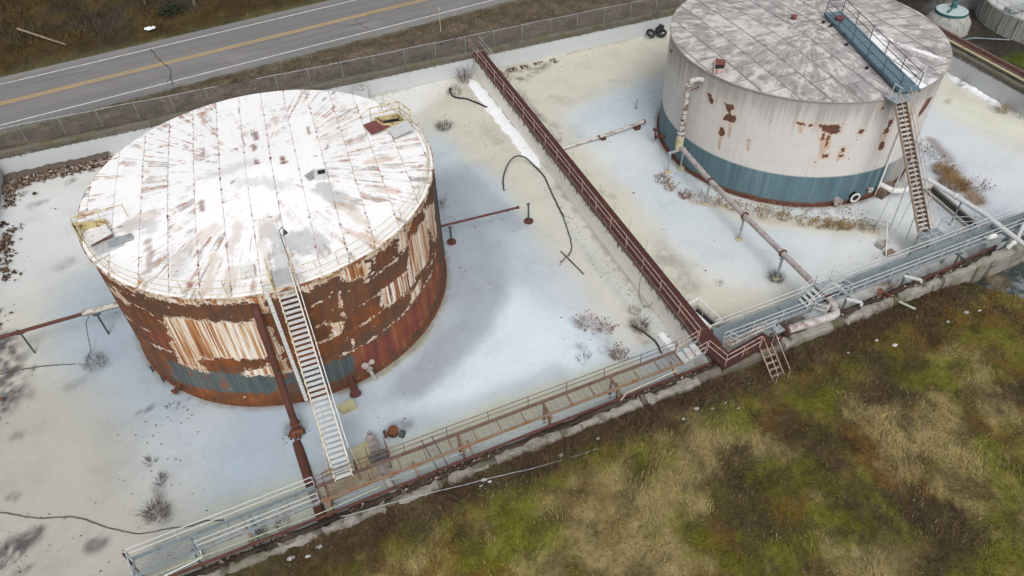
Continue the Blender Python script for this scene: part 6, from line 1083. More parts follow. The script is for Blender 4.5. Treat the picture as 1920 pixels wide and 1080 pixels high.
# tyres by the back wall
def tyre(x, y, r_, ty, lean, label):
    t = thing('tyre', (x, y, 0), label, 'tyre', 'dumped tyres'); b = MB(); n, m = 22, 8; vs = []
    for i in range(n):
        a = 2*math.pi*i/n
        for j in range(m):
            q = 2*math.pi*j/m; rr = r_+ty*math.cos(q)*.9; vs.append(Vector((rr*math.cos(a), rr*math.sin(a), ty*math.sin(q)*1.1)))
    rm = Matrix.Rotation(lean[0], 3, 'X') @ Matrix.Rotation(lean[1], 3, 'Y'); vs = [rm @ v + Vector((x, y, .3+r_*abs(math.sin(lean[0])))) for v in vs]
    b.add(vs, [(i*m+j, ((i+1) % n)*m+j, ((i+1) % n)*m+(j+1) % m, i*m+(j+1) % m) for i in range(n) for j in range(m)]); b.build('tread_casing', M['black_rubber'], t, smooth=True)
tyre(38.0, 60.0, .38, .13, (.5, .1), 'leaning old tyre, left of the two at the back wall'); tyre(39.1, 59.75, .40, .14, (.25, -.2), 'flat old tyre, right of the two at the back wall')
b = MB(); b.prism([(38.6, 60.2), (39.2, 60.15), (39.7, 60.35), (39.3, 60.5), (38.9, 60.45)], .2, .9, .25); tag(b.build('rubber_scrap', M['black_rubber']), 'crumpled black rubber sheet behind the dumped tyres', 'rubber')
tag(MB().tube([(39.8, 58.9, .05), (39.3, 58.3, .06)], .06, 6).build('black_offcut', M['black_rubber']), 'short black offcut on ice near the dumped tyres', 'offcut')
# hoses on the ice
def hose(label, pts, r_, mat, name='hose'):
    P_ = [Vector(q) for q in pts]; out = []
    for i in range(len(P_)-1):
        a, b_, c, d_ = P_[max(i-1, 0)], P_[i], P_[i+1], P_[min(i+2, len(P_)-1)]
        for k in range(6):
            t = k/6; out.append(.5*((2*b_)+(-a+c)*t+(2*a-5*b_+4*c-d_)*t*t+(-a+3*b_-3*c+d_)*t**3))
    out.append(P_[-1]); out = [q+Vector((random.uniform(-.02, .02), random.uniform(-.02, .02), 0)) for q in out]
    return tag(MB().tube(out, r_, 8).build(name, mat, smooth=True), label, 'hose')
hose('thick black hose arching over ice beside the red walkway', [(15.36, 42.4, .02), (15.75, 43.6, .2), (16.5, 44.6, .6), (17.4, 45.2, .8), (18.2, 45.1, .55), (18.65, 44.2, .2), (18.85, 42.8, .08), (18.6, 41.0, .07), (18.3, 39.0, .06), (18.15, 37.6, .06)], .062, M['arch_hose'])
hose('thin grey hose curling below the black arch near the dike', [(18.1, 37.5, .05), (17.85, 36.4, .05), (17.5, 35.0, .05), (17.1, 34.1, .05), (16.5, 33.6, .05), (15.9, 33.3, .04)], .05, M['hose_grey'])
tag(MB().beam((16.4, 34.3, .05), (16.85, 31.6, .05), .09, .06).build('plank', M['hose_grey']), 'dark narrow plank lying on ice at the grey hose end', 'plank')
tag(MB().beam((15.7, 33.0, .04), (16.8, 33.7, .06), .06, .04).build('plank', M['pink_rail']), 'short reddish lath lying across the dark plank', 'lath')
hose('short black hose lying near the far end of the red walkway', [(16.45, 58.8, .1), (16.2, 57.8, .12), (16.4, 57.0, .1), (17.3, 56.2, .08), (18.4, 54.2, .08)], .08, M['black_rubber'])
hose('long thin cable snaking over ice at the lower left', [(-20, 28.3, .03), (-18.3, 27.5, .03), (-16.5, 26.4, .03), (-14.7, 25.7, .03), (-13.2, 24.5, .02), (-11.7, 23.5, .02), (-10.3, 23.2, .01), (-9.2, 22.9, .02), (-8.5, 22.9, .03), (-7.5, 22.5, .02)], .035, M['hose_grey'], 'cable')
hose('thin dark cable on the ice at the left edge below the pipe', [(-20.3, 37.6, .03), (-19.2, 37.75, .03), (-17.4, 37.5, .03), (-16.2, 37.2, .03), (-15.0, 36.8, .01)], .035, M['hose_grey'], 'cable')
hose('bent rusty pipe scrap among weeds at the foot of the dike', [(17.5, 26.1, .2), (17.9, 25.4, .15), (18.2, 24.4, .1), (18.1, 23.5, .05)], .06, M['dark_tread'], 'pipe_scrap')
hose('thin wire loop hanging off the dividing dike near the gangway', [(19.2, 28.4, 1.6), (18.95, 27.9, .7), (18.9, 27.3, .35), (19.1, 26.9, .5), (19.25, 26.8, .9)], .02, M['dark_steel'], 'wire')
hose('bundle wire trailing from the broken wall out over the grass', [(-2.0, 19.3, 1.95), (2.0, 18.9, 1.95), (6, 18.5, 1.75), (9, 18.3, 1.5), (12.5, 18.3, 1.25)], .018, M['galv'], 'wire')
# broken concrete wall along the front
segs = [(-14, -3.2, 'long pale concrete wall piece at the lower left edge'), (-2.9, .1, 'broken concrete wall piece just left of the white stub pipe'), (.9, 3.1, 'short crumbled concrete wall piece right of the white stub pipe'), (3.3, 5.5, 'tilted concrete wall piece left of the small snow patch'), (6.1, 9.6, 'pale concrete wall piece under the trailing wires'), (9.9, 10.9, 'small concrete stub under the rusty gangway middle'), (10.9, 14.6, 'long pale concrete wall piece right of the middle rusty stay'), (14.9, 18.2, 'clean straight concrete wall piece left of the red platform'), (24.0, 27.6, 'concrete wall piece below the silver pipe'), (28.6, 32.2, 'concrete wall piece right of the silver pipe elbow'), (32.7, 36.2, 'light concrete wall piece between the two iron brackets'), (36.5, 39.0, 'worn concrete wall piece left of the twin-column trestle'), (39.2, 47, 'brown stained concrete wall piece above the pond')]
for i, (a, c, l) in enumerate(segs):
    n = max(4, int((c-a)/.28)); vs = []; wv = random.uniform(-.06, .06)
    tilt = random.uniform(-.03, .03)
    for k in range(n+1):
        x = a+(c-a)*k/n; y = float(yw(x))+wv; e = 1-.35*(k in (0, n)); h = 1.74+tilt*(x-(a+c)/2)+random.uniform(-.09, .04)-(.12 if random.random() < .12 else 0); j = random.uniform(-.10, .10)
        for (dy, z) in ((-.02+j*.3, -.8), (-.04+j, h-.18), (.04+j, h-.02), (.22, h+random.uniform(-.02, .03)), (.40-j, h-.03), (.45-j*.5, h-.3), (.45, -.4)): vs.append((x+(.12*random.uniform(-1, 1) if k in (0, n) else 0), y+dy, z if z < 0 else z*(1 if e == 1 else .97)))
    b = MB(); m = 7; b.add(vs, [(k*m+r_+1, (k+1)*m+r_+1, (k+1)*m+r_, k*m+r_) for k in range(n) for r_ in range(m-1)] + [tuple(range(m-1, -1, -1)), tuple(n*m+r_ for r_ in range(m))][::-1])
    tag(b.build('broken_wall', M['kerb']), l, 'wall', 'broken pieces of the front dike wall')
b = MB()      # buried footing that closes the gaps between the pieces
vs = [(x, float(yw(x))+dy, z+random.uniform(-.08, .08)) for x in np.arange(-30, 62, .4) for dy, z in ((.03, -.8), (.06, 1.4), (.2, 1.6), (.42, 1.58), (.44, -.5))]
n = len(vs)//5; b.add(vs, [(k*5+r_+1, (k+1)*5+r_+1, (k+1)*5+r_, k*5+r_) for k in range(n-1) for r_ in range(4)])
tag(b.build('wall_footing', M['concrete_dark'], origin=(0, 0, 0)), 'dark crumbling footing under the broken front dike wall', 'wall footing')

# ------------------------------------------------------------------ loose stuff
def blades(name, x, y, z, h, w, lean, col, mat, kind=True, bend_=0.35, comb=None):
    """thin two-segment blades; all arrays of length n"""
    n = len(x); a = RNG.uniform(0, 2*np.pi, n); la = RNG.uniform(0, 2*np.pi, n) if comb is None else comb+RNG.normal(0, .55, n)
    dx, dy = np.cos(a)*w/2, np.sin(a)*w/2; lx, ly = np.cos(la)*lean*h, np.sin(la)*lean*h
    V = np.zeros((n, 5, 3))
    V[:, 0] = np.stack([x-dx, y-dy, z], -1); V[:, 1] = np.stack([x+dx, y+dy, z], -1)
    V[:, 2] = np.stack([x+dx*.7+lx*bend_, y+dy*.7+ly*bend_, z+h*.6], -1); V[:, 3] = np.stack([x-dx*.7+lx*bend_, y-dy*.7+ly*bend_, z+h*.6], -1)
    V[:, 4] = np.stack([x+lx, y+ly, z+h*np.sqrt(np.maximum(.15, 1-lean*lean*.6))], -1)
    i = np.arange(n)[:, None]*5
    F = np.concatenate([i+np.array([[0, 1, 2]]), i+np.array([[0, 2, 3]]), i+np.array([[3, 2, 4]])])
    o = mesh_np(name, V.reshape(-1, 3), F, mat, cols={'col': np.repeat(col, 5, 0)}, smooth=False)
    if kind: o['kind'] = 'stuff'
    return o
n = 260000
t_ = RNG.uniform(0, 1, n); x = RNG.uniform(-14, 50, n); d = 15.5*t_**1.15; y = yw(x)-.05-d
keep = (((x-39.9)*1.8+(y-20.3)*1.7)/2.48 < -.2); x, y, d = x[keep], y[keep], d[keep]
c = field_col(x+RNG.normal(0, .32, len(x)), y+RNG.normal(0, .32, len(x))); lum = c.sum(1); tan = (c[:, 0] > .17)
jit = RNG.uniform(.65, 1.4, (len(x), 1)); cc = c*jit
red = RNG.random(len(x)) < .06; cc[red] = np.array((.16, .085, .045))*RNG.uniform(.5, 1.4, (red.sum(), 1))
straw = RNG.random(len(x)) < .05; cc[straw] = np.array((.36, .29, .16))*RNG.uniform(.6, 1.2, (straw.sum(), 1))
h = RNG.uniform(.04, .2, len(x))*(1+.35*tan)*(.25+1.7*fbm(x*.9, y*.9, 401, 4)); thin = RNG.random(len(x)) < (.35+.9*fbm(x*1.1, y*1.1, 411, 3)); x, y, h, cc = x[thin], y[thin], h[thin], cc[thin]
blades('field_grass', x, y, zfield(x, y)-.02, h, RNG.uniform(.014, .036, len(x)), RNG.uniform(.4, 1.25, len(x)), cc, M['veg'], comb=fbm(x*.3, y*.3, 412, 3)*14)
# brown weeds hugging the wall
n = 26000; x = RNG.uniform(-14, 39, n); d = np.abs(RNG.normal(0, .8, n))*(.5+1.0*fbm(x*.3, x*0, 402, 3)*2); y = yw(x)-.02-d; k = (d < 3.2) & (fbm(x*.5, y*.6, 403, 3) > .40) & ~((x > 22.2) & (x < 23.4) & (d < 1.5)); x, y = x[k], y[k]
cc = np.array((.075, .05, .038))*RNG.uniform(.5, 1.8, (len(x), 1)); kk = RNG.random(len(x)) < .2; cc[kk] = np.array((.20, .12, .06))*RNG.uniform(.6, 1.3, (kk.sum(), 1))
blades('wall_weeds', x, y, zfield(x, y)-.03, RNG.uniform(.12, .6, len(x)), RNG.uniform(.010, .022, len(x)), RNG.uniform(.3, 1.1, len(x)), cc, M['veg'])
# verge and hillside growth
n = 30000; x = RNG.uniform(-34, 62, n); y = RNG.uniform(61.3, 78, n); k = y < road_y(x)-5.4; x, y = x[k], y[k]; c = verge_col(x, y)*RNG.uniform(.5, 1.8, (len(x), 1))
blades('verge_grass', x, y, 1.5+0*x, RNG.uniform(.08, .3, len(x)), RNG.uniform(.03, .07, len(x)), RNG.uniform(.3, 1.2, len(x)), c, M['veg'])
n = 45000; x = RNG.uniform(-36, 45, n); d = RNG.uniform(.6, 32, n); y = road_y(x)+5.5+d; k = RNG.random(n) < (.25+sst(.8, 3.5, d)); x, y, d = x[k], y[k], d[k]; c = hill_col(x, y)*RNG.uniform(.4, 2.0, (len(x), 1))
zz = 1.42+np.maximum(0, y-road_y(x)-7.0)*.16
tall = sst(2.0, 6.0, d)*(fbm(x*.3, y*.3, 404, 3) > .5)
blades('hillside_brush', x, y, zz-.1, RNG.uniform(.15, .5, len(x))*(1+1.6*tall), RNG.uniform(.03, .07, len(x)), RNG.uniform(.3, 1.1, len(x)), c, M['veg'])
# flakes: leaves and grit on the ice and bank
def flakes(name, x, y, z, s, col, mat, flat=.25):
    n = len(x); a = RNG.uniform(0, 6.28, n); V = np.zeros((n, 4, 3))
    for j in range(4):
        q = a+j*np.pi/2; rr = s*RNG.uniform(.5, 1.2, n); V[:, j] = np.stack([x+np.cos(q)*rr, y+np.sin(q)*rr*.7, z+RNG.uniform(0, 1, n)*s*flat], -1)
    o = mesh_np(name, V.reshape(-1, 3), np.arange(n*4).reshape(-1, 4), mat, cols={'col': np.repeat(col, 4, 0)}, smooth=False); o['kind'] = 'stuff'; return o
n = 1000; x = RNG.uniform(-20, 58, n); y = RNG.uniform(21, 60, n); k = (fbm(x*.25, y*.25, 405, 4) > .53) & (np.hypot(x-CA[0], y-CA[1]) > 10.2) & (np.hypot(x-CB[0], y-CB[1]) > 10.1) & (np.abs(x-20) > .7); x, y = x[k], y[k]
flakes('leaf_litter', x, y, .035+0*x, RNG.uniform(.02, .075, len(x))*RNG.choice([.6, 1, 1.5], len(x)), np.array((.06, .045, .035))*RNG.uniform(.5, 2, (len(x), 1)), M['veg'])
px_, py_ = [], []
for cx, cy, sx, sy, n in ((18.6, 36, .35, 6.5, 420), (18.5, 28, .5, 3.5, 260), (17.2, 57.6, 1.2, 1.2, 320), (16.0, 51.8, .9, 1.6, 240), (17.0, 49.5, .7, 1.5, 160), (12.2, 59.9, 4.5, .35, 160), (24.5, 58.9, 3.2, .9, 380), (21.3, 52, .5, 5, 320), (22.6, 47.5, .9, 1.8, 160), (35, 59.6, 5, .5, 160), (57.9, 38, .5, 4, 200), (-19.6, 41, .9, 7, 420), (-17.6, 25.2, 1.4, 1.2, 260), (-10.8, 25.5, 1.0, 1.8, 160), (-9.3, 30.5, 1.2, .6, 120), (10.2, 42.4, .5, .6, 60), (-3.3, 26.4, .6, .4, 90), (15.2, 26.8, 1.2, .9, 150), (34, 22.4, 1.6, .5, 260), (26, 22.6, 2.0, .5, 260), (43.8, 27.6, 1.0, 2.4, 160), (47.5, 33.5, .8, 2, 120), (30, 45, 9, 9, 160), (0, 24.5, 7, 2, 130)):
    n = int(n*.7); px_.append(RNG.normal(cx, sx, n)); py_.append(RNG.normal(cy, sy, n))
x, y = np.concatenate(px_), np.concatenate(py_); k = (np.hypot(x-CA[0], y-CA[1]) > 10.2) & (np.hypot(x-CB[0], y-CB[1]) > 10.1) & (np.abs(x-19.97) > .72) & (y < 60.4) & (x > -20.8) & (x < 58.9) & (y > yw(x)+1.7); x, y = x[k], y[k]
flakes('wind_blown_litter', x, y, .03+0*x, RNG.uniform(.012, .045, len(x))*RNG.choice([.6, 1, 1, 1.8], len(x)), np.array([(.09, .07, .055), (.11, .08, .055), (.18, .15, .11), (.09, .05, .04)])[RNG.choice(4, len(x))]*RNG.uniform(.5, 1.5, (len(x), 1)), M['veg'], .8)
n = 5200; x = RNG.uniform(-20, 47, n); tt = RNG.uniform(-.2, 1.2, n); y = yw(x)+.5+tt; k = fbm(x*.4, x*0, 406, 3) > .38; x, y = x[k], y[k]
pal = np.array([(.06, .04, .03), (.10, .055, .035), (.30, .27, .24), (.16, .12, .10), (.05, .05, .03)]); cc = pal[RNG.choice(5, len(x), p=[.35, .25, .1, .2, .1])]*RNG.uniform(.6, 1.4, (len(x), 1))
flakes('bank_rubble', x, y, np.maximum(zbank(x, y), 0)+.03+.05*(y < yw(x)+.45), RNG.uniform(.03, .10, len(x)), cc, M['veg'], .9)
n = 1400; x = RNG.uniform(-30, 50, n); y = RNG.uniform(61.4, 70, n); k = (y < road_y(x)-5.2) & (fbm(x*.4, y*.6, 421, 3) > .45); x, y = x[k], y[k]
flakes('verge_litter', x, y, 1.66+0*x, RNG.uniform(.03, .10, len(x)), np.array([(.05, .04, .03), (.16, .11, .08), (.45, .44, .42), (.22, .19, .15)])[RNG.choice(4, len(x), p=[.4, .3, .1, .2])], M['veg'], .8)
# rubble along the left and back walls
def stones(name, x, y, z, s, mat):
    base = np.array([(1, 0, 0), (-1, 0, 0), (0, 1, 0), (0, -1, 0), (0, 0, 1), (0, 0, -1)], float); F0 = np.array([(0, 2, 4), (2, 1, 4), (1, 3, 4), (3, 0, 4), (2, 0, 5), (1, 2, 5), (3, 1, 5), (0, 3, 5)])
    n = len(x); V = base[None]*s[:, None, None]*RNG.uniform(.5, 1.2, (n, 6, 3)); V[:, :, 2] *= .7; V += RNG.uniform(-.25, .25, V.shape)*s[:, None, None]; V += np.stack([x, y, z], -1)[:, None]
    F = (F0[None]+np.arange(n)[:, None, None]*6).reshape(-1, 3); col = np.repeat(pal[RNG.choice(5, n, p=[.2, .25, .22, .28, .05])]*RNG.uniform(.7, 1.6, (n, 1)), 6, 0)
    o = mesh_np(name, V.reshape(-1, 3), F, mat, cols={'col': col}, smooth=False); o['kind'] = 'stuff'; return o
n = 1500; x = RNG.uniform(-20.8, -12.6, n); y = 59.2+RNG.normal(0, .32, n)-.35*sst(-16, -21, x); stones('rubble_pile', x, y, .1+.1*RNG.random(n), RNG.uniform(.04, .15, n), M['veg'])
n = 1100; y = RNG.uniform(33, 59, n); x = -20.55+np.abs(RNG.normal(0, .5, n))*(.6+.9*fbm(y*.35, y*0, 407, 3)); k = fbm(x*.7, y*.4, 408, 3) > .42; stones('rubble_pile', x[k], y[k], .08+.1*RNG.random(k.sum()), RNG.uniform(.05, .22, k.sum()), M['veg'])
n = 520; x = np.concatenate([RNG.uniform(21, 24, n//2), RNG.uniform(22, 27.5, n-n//2)]); y = 60.05-np.abs(RNG.normal(0, .35, n)); k = fbm(x*1.2, y*0, 409, 2) > .4; stones('rubble_pile', x[k], y[k], .03+.05*RNG.random(k.sum()), RNG.uniform(.03, .12, k.sum()), M['veg'])
b = MB(); vs = []
for x in np.arange(-21, -12.8, .3): 
    j = random.uniform(-.08, .08); vs += [(x, 60.42, .3+j*.8), (x, 60.1+j, .26), (x, 59.7+j*3, .03)]
nn = len(vs)//3; b.add(vs, [(k*3+r_, k*3+r_+1, (k+1)*3+r_+1, (k+1)*3+r_) for k in range(nn-1) for r_ in range(2)]); tag(b.build('brown_membrane', M['membrane'], smooth=True), 'folded strip of brown membrane above rubble at the back left wall', 'membrane')
# snow drifts
def drift(name, label, path, w, h):
    b = MB(); m = 9; vs = []; P_ = []
    for i in range(len(path)-1):
        for t in np.linspace(0, 1, 14)[:-1]: P_.append(tuple(path[i][k]*(1-t)+path[i+1][k]*t for k in range(2)))
    P_.append(path[-1])
    for i, (x, y) in enumerate(P_):
        q = P_[min(i+1, len(P_)-1)]; p = P_[max(i-1, 0)]; dx, dy = q[0]-p[0], q[1]-p[1]; L = math.hypot(dx, dy) or 1; nx_, ny_ = -dy/L, dx/L
        e = min(1, min(i, len(P_)-1-i)/4+.12)*random.uniform(.8, 1.15)
        for j in range(m):
            s = -1+2*j/(m-1); ww = w*e*(1+.25*random.uniform(-1, 1)*(abs(s) > .7)); vs.append((x+nx_*s*ww, y+ny_*s*ww, -.03+h*e*(1-s*s)+random.uniform(-.01, .02)))
    n = len(P_); b.add(vs, [(i*m+j, (i+1)*m+j, (i+1)*m+j+1, i*m+j+1) for i in range(n-1) for j in range(m-1)]); o = b.build(name, M['snow'], smooth=True)
    return tag(o, label, 'snow')
drift('snow_drift', 'bright snow drift along the far half of the dividing dike', [(18.75, 60.0), (18.75, 54), (18.95, 49), (19.05, 44)], .62, .16)
drift('snow_drift', 'narrow snow drift at the foot of the right-hand wall', [(58.4, 42.2), (58.45, 39), (58.4, 36)], .38, .3)
drift('snow_drift', 'small snow patch beside the weeds where the gangway meets the dike', [(18.9, 25.2), (18.95, 24.2), (19.0, 22.9)], .3, .12)
def patches(name, spots):
    b = MB()
    for (x, y, s) in spots:
        n = 9; z = float(zfield(x, y))+.04; ring = [(x+s*random.uniform(.5, 1.2)*math.cos(6.283*k/n), y+s*.6*random.uniform(.5, 1.2)*math.sin(6.283*k/n)) for k in range(n)]
        vs = [(p, q, z-.02) for p, q in ring]+[(x+(p-x)*.6, y+(q-y)*.6, z+.07*min(1, s*3)) for p, q in ring]+[(x, y, z+.1*min(1, s*3))]
        b.add(vs, [(k, (k+1) % n, n+(k+1) % n, n+k) for k in range(n)]+[(n+k, n+(k+1) % n, 2*n) for k in range(n)])
    o = b.build(name, M['old_snow'], origin=(0, 0, 0)); o['kind'] = 'stuff'
sp = [(5.05, 18.75, .2), (5.3, 18.55, .14), (4.8, 18.5, .1), (-4.6, 18.4, .22), (-3.3, 18.45, .2), (-3.9, 18.2, .15), (9.2, 18.6, .18), (11.4, 18.8, .15), (17.2, 18.5, .2), (18.0, 18.2, .1), (18.9, 18.3, .1), (19.4, 17.8, .09), (16.2, 18.2, .15), (34.5, 18.3, .16), (36.4, 18.6, .22), (37.2, 18.4, .16), (29.5, 18.7, .18), (27.4, 18.6, .12), (30.2, 18.0, .2)]
for k in range(50): x = random.uniform(-8, 42); sp.append((x, float(yw(x))-random.uniform(.4, 3.0), random.uniform(.015, .04)))
for k in range(50): x = random.uniform(0, 40); sp.append((x, float(yw(x))-random.uniform(3, 13), random.uniform(.012, .03)))
patches('snow_patches', sp)
# ------------------------------------------------------------------ weeds and bushes
def weed(label, x, y, n, h, spread, mat, group=None, heads=0, name='dry_weed', cat='weed', lean=.6):
    b = MB()
    for k in range(n):
        a = random.uniform(0, 6.283); r0 = spread*math.sqrt(random.random())*.55; hh = h*random.uniform(.45, 1.1); ln = lean*random.uniform(.2, 1.1); p = Vector((x+r0*math.cos(a), y+r0*math.sin(a), -.03))
        a2 = a+random.uniform(-.9, .9); m = p+Vector((math.cos(a2)*ln*hh*.4, math.sin(a2)*ln*hh*.4, hh*.6)); q = p+Vector((math.cos(a2)*ln*hh, math.sin(a2)*ln*hh, hh)); w = .018
        sd_ = Vector((-math.sin(a2), math.cos(a2), 0))*w/2; b.add([p-sd_, p+sd_, m+sd_*.8, m-sd_*.8, q], [(0, 1, 2, 3), (3, 2, 4)])
        for j in range(2):
            tt = random.uniform(.4, .9); s0 = p.lerp(q, tt); a3 = random.uniform(0, 6.283); e = s0+Vector((math.cos(a3), math.sin(a3), .5))*hh*.25; b.add([s0-sd_*.7, s0+sd_*.7, e], [(0, 1, 2)])
        if heads and random.random() < heads:
            c = q; s = random.uniform(.03, .07); b.add([c+Vector((s, 0, 0)), c+Vector((0, s, 0)), c+Vector((-s, 0, 0)), c+Vector((0, -s, 0)), c+Vector((0, 0, s*1.4)), c+Vector((0, 0, -s))], [(0, 1, 4), (1, 2, 4), (2, 3, 4), (3, 0, 4), (1, 0, 5), (2, 1, 5), (3, 2, 5), (0, 3, 5)])
    return tag(b.build(name, mat), label, cat, group)
D_, RD, SW = M['weed_dark'], M['weed_red'], M['weed_straw']
weed('dark twiggy bush on ice between rusty tank and hose', 13.86, 52.7, 150, .75, 1.1, D_, name='bush', cat='bush', lean=1.1)
weed('small dark weed on ice just above the red pipe', 10.3, 42.6, 50, .5, .6, D_, lean=1.0)
weed('sprawling dark weed on ice below the left wrapped pipe', -13.8, 36.3, 90, .5, 1.1, D_, lean=1.2)
weed('large dark weed on ice by the lower-left gangway', -10.8, 24.3, 130, .6, 1.0, D_, lean=1.2)
weed('dark weed just beyond the large one at lower left', -10.5, 26.2, 55, .45, .5, D_, lean=1.0)
weed('small dark weed farthest up the ice at lower left', -10.9, 27.6, 40, .4, .5, D_, lean=1.0)
weed('tiny dark weed at the lower-left tank side', -9.6, 31.0, 25, .3, .6, D_, lean=1.2)
weed('reddish weed patch on ice left of the dike', 15.0, 27.4, 80, .55, 1.1, RD, heads=.5, lean=1.0); weed('reddish weed patch nearer the rusty gangway', 15.9, 26.6, 70, .5, .9, RD, heads=.5, lean=1.0)
weed('bushy reddish weed touching the rusty gangway rail', 15.6, 24.3, 90, .7, .7, RD, heads=.5, lean=.7); weed('small dark weed left of the bushy reddish one', 13.6, 24.9, 40, .4, .7, D_, lean=1.0)
weed('tangled brown weeds at the dike foot near the link step', 17.9, 25.8, 130, .7, .9, D_, lean=1.0); weed('mossy weeds at the dike foot', 18.3, 27.2, 70, .4, .7, SW, lean=1.0)
weed('thorny dark bush at the far left side of the dike', 18.2, 59.6, 120, 1.5, 1.3, D_, name='bush', cat='bush', lean=.8); weed('brown debris weeds by the short black hose', 16.6, 58.0, 140, .45, 1.2, D_, lean=1.3)
weed('thorny dark bush right of the red walkway, far part', 21.2, 54.0, 90, 1.2, .9, D_, name='bush', cat='bush', lean=.8); weed('thorny dark bush right of the red walkway, nearer part', 21.0, 50.6, 70, 1.0, .8, D_, name='bush', cat='bush', lean=.8); weed('brown weed mound in the corner behind the red walkway', 21.3, 58.2, 150, .8, 1.6, M['weed_red'], lean=1.1)
weed('dark weed beside the grey ground pipe end', 21.3, 46.6, 60, .6, 1.0, D_, lean=1.0)
ringpts = [(27.0, 38.6), (26.9, 37.4), (27.5, 36.2), (28.3, 35.3), (29.2, 34.4), (30.0, 33.7), (30.8, 32.9), (31.6, 32.0), (32.6, 31.2), (33.6, 30.2), (34.4, 29.5), (35.2, 29.0), (35.9, 28.6), (36.7, 28.2), (37.3, 27.9)]
for i, (x, y) in enumerate(ringpts): weed(ORD[i]+' dry reed clump from the left in the curved row before the white tank', x, y, random.randint(35, 130), random.uniform(.35, .6), random.uniform(.6, 1.1), SW if i > 7 or i % 2 else RD, 'reed clumps before the white tank', .5, 'reed_clump', 'reeds', .8)
for i, (x, y) in enumerate(((33.4, 32.0), (35.4, 30.6), (36.6, 30.0), (34.6, 31.2), (37.4, 29.4))): weed(ORD[i]+' of five thin reddish weeds close to the blue base of the white tank', x, y, 22, .5, .7, RD, 'thin weeds at the white tank foot', .6, lean=.9)
weed('dark weeds round the foot of the pipe post near the stile', 28.2, 26.1, 120, .6, .7, D_, lean=1.1)
weed('thick brown grass mound right of the tan stair', 46.3, 29.3, 700, .7, 1.7, SW, name='grass_mound', cat='grass mound', lean=.9); weed('brown grass mound above the pipe right of the tan stair', 47.0, 30.9, 380, .6, 1.3, SW, heads=.3, name='grass_mound', cat='grass mound', lean=.9); weed('reddish weed fringe right of the brown grass mound', 47.8, 28.4, 70, .6, 1.2, RD, heads=.6, lean=.9); weed('reddish weed tail below the brown grass mound', 46.3, 27.2, 60, .5, 1.0, RD, heads=.4, lean=.9)
for x, y, o_ in ((47.6, 34.6, 'farthest'), (47.9, 33.6, 'middle'), (48.0, 32.5, 'nearest')): weed(o_+' thin dark weed of the row on ice right of the white tank', x, y, 45, .45, .9, D_, 'weed row right of the white tank', .2, lean=1.1)
weed('tall dry weed against the right flank of the white tank', 49.3, 38.2, 80, 1.1, .8, RD, heads=.3, lean=.5); weed('small green-brown weed on ice by the right wall', 55.0, 38.5, 30, .4, .6, SW, lean=1.0); weed('bushy weed at the foot of the right wall', 57.9, 35.6, 110, .9, 1.1, SW, name='bush', cat='bush', lean=.9); weed('small bush by the snow drift at the right wall', 58.2, 40.2, 60, .8, .6, D_, name='bush', cat='bush', lean=.8)
weed('lone weed sprig on ice left of the sump', 24.6, 27.2, 20, .4, .4, D_, lean=1.0); weed('dark weeds behind the sump rail', 21.0, 26.3, 80, .6, .9, D_, lean=1.0)
weed('mossy dark clump under the grey gangway right of the stile', 33.8, 22.6, 170, .5, 1.3, SW, name='grass_mound', cat='grass mound', lean=1.0); weed('dark dead brush under the gangway by the silver pipe', 25.9, 22.3, 170, .6, 1.2, D_, name='bush', cat='bush', lean=1.0); weed('dead brush under the gangway at the silver elbow', 29.4, 21.5, 120, .7, .7, D_, name='bush', cat='bush', lean=.9); weed('orange dry grass below the red platform', 21.6, 19.6, 220, .7, 1.2, M['weed_straw'], name='grass_mound', cat='grass mound', lean=.8)
weed('dry bush at the pond edge', 40.6, 20.0, 160, .8, 1.1, SW, name='bush', cat='bush', lean=.8); weed('dark weeds under the lower-left grey gangway', -6.1, 20.9, 90, .4, .8, D_, lean=1.1); weed('dark weeds at the lower-left gangway leg', -4.9, 21.2, 70, .4, .6, D_, lean=1.1)
weed('dark weeds round the rusty flange stack', -3.3, 26.4, 60, .35, .8, D_, lean=1.3)
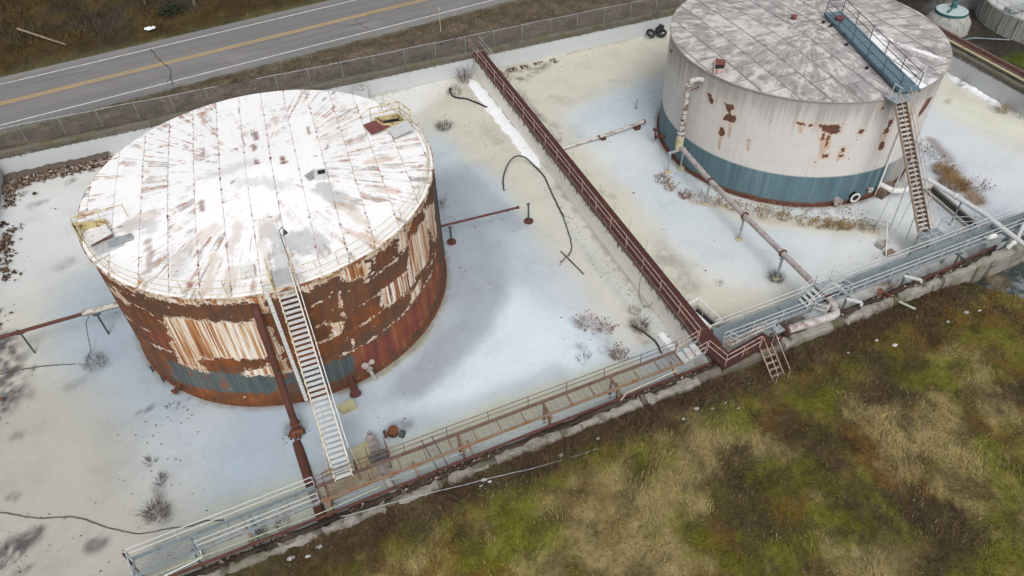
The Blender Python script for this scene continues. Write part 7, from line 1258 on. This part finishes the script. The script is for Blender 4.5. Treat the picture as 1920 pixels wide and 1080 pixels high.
# ------------------------------------------------------------------ trees and things across the road
def tree(label, x, y, z, h, nbr, crown_m, leafy=True, seed=1):
    rnd = random.Random(seed); t = thing('tree', (x, y, z), label, 'tree'); b = MB(); tips = []
    b.tube([(x, y, z-.3), (x+.1, y, z+h*.3), (x+.15, y+.1, z+h*.6), (x+.3, y+.1, z+h)], [h*.028, h*.022, h*.014, h*.004], 8)
    for k in range(nbr):
        t0 = rnd.uniform(.25, .95); a = rnd.uniform(0, 6.283); L = h*(1-t0)*.55+h*.12; p = Vector((x+.15*t0, y+.1*t0, z+h*t0)); q = p+Vector((math.cos(a)*L, math.sin(a)*L, L*.45)); b.tube([p, p.lerp(q, .5)+Vector((0, 0, .1*L)), q], [h*.008, h*.005, h*.002], 5); tips += [q, p.lerp(q, .6), p.lerp(q, .8)]
    b.build('trunk', M['bark'], t)
    c = MB()
    for q in tips:
        for k in range(26 if leafy else 14):
            s = rnd.uniform(.08, .2); o = q+Vector((rnd.gauss(0, .5), rnd.gauss(0, .5), rnd.gauss(0, .4))); u = Vector((rnd.uniform(-1, 1), rnd.uniform(-1, 1), rnd.uniform(-1, 1))).normalized()*s*(1 if leafy else 2.5); v = u.orthogonal().normalized()*s*(.6 if leafy else .08); c.add([o-u, o+v, o+u, o-v], [(0, 1, 2, 3)])
    c.build('crown', crown_m, t); return t
tree('dark evergreen tree behind the small teal-lidded tank', 67.5, 52.3, .8, 6.5, 34, M['evergreen'], True, 3)
tree('bare roadside tree at the top left of the hillside', -3.6, 83.2, 2.2, 7.0, 22, M['bark'], False, 5)
tree('thin bare sapling on the hillside left of the bare tree', -8.4, 85.0, 2.6, 4.5, 14, M['bark'], False, 8)
tag(MB().tube([(-20.2, 82.6, 3.0), (-18.0, 80.6, 2.55), (-16.0, 78.7, 2.2)], [.11, .1, .07], 8).build('log', M['wood'], smooth=True), 'pale bare log lying on the brushy slope at top left', 'log')
b = MB(); z0 = 1.75
for dx, dy, s in ((0, 0, .3), (.4, .1, .22), (-.3, .15, .2)): b.lathe((-8.4+dx, 79.9+dy, z0), [(s, 0), (s*.8, s*.5), (s*.3, s*.8), (0.01, s*.85)], 8)
tag(b.build('snow_heap', M['snow']), 'small dirty snow heap beside the far edge of the road', 'snow')
for i, (x, y, l) in enumerate(((-6.0, 82.4, 'dark evergreen shrub at the foot of the bare roadside tree'), (-1.0, 85.5, 'dark evergreen shrub right of the bare roadside tree'), (2.5, 86.5, 'dark evergreen shrub at the top edge above the road'))):
    t = thing('shrub', (x, y, 2.2), l, 'shrub', 'evergreen shrubs'); c = MB(); rnd = random.Random(i)
    for k in range(420):
        o = Vector((x+rnd.gauss(0, .7), y+rnd.gauss(0, .6), 2.0+abs(rnd.gauss(0, .6)))); u = Vector((rnd.uniform(-1, 1), rnd.uniform(-1, 1), rnd.uniform(-.3, 1))).normalized()*rnd.uniform(.1, .25); v = u.orthogonal().normalized()*.06; c.add([o-u, o+v, o+u, o-v], [(0, 1, 2, 3)])
    c.build('foliage', M['evergreen'], t)
b = MB(); b.prism([(7.7, 58.9), (9.0, 59.0), (9.2, 60.3), (8.0, 60.4)], 0, 1.5, .05); tag(b.build('white_block', M['liner']), 'pale square block against the back wall behind the rusty tank roof', 'block')
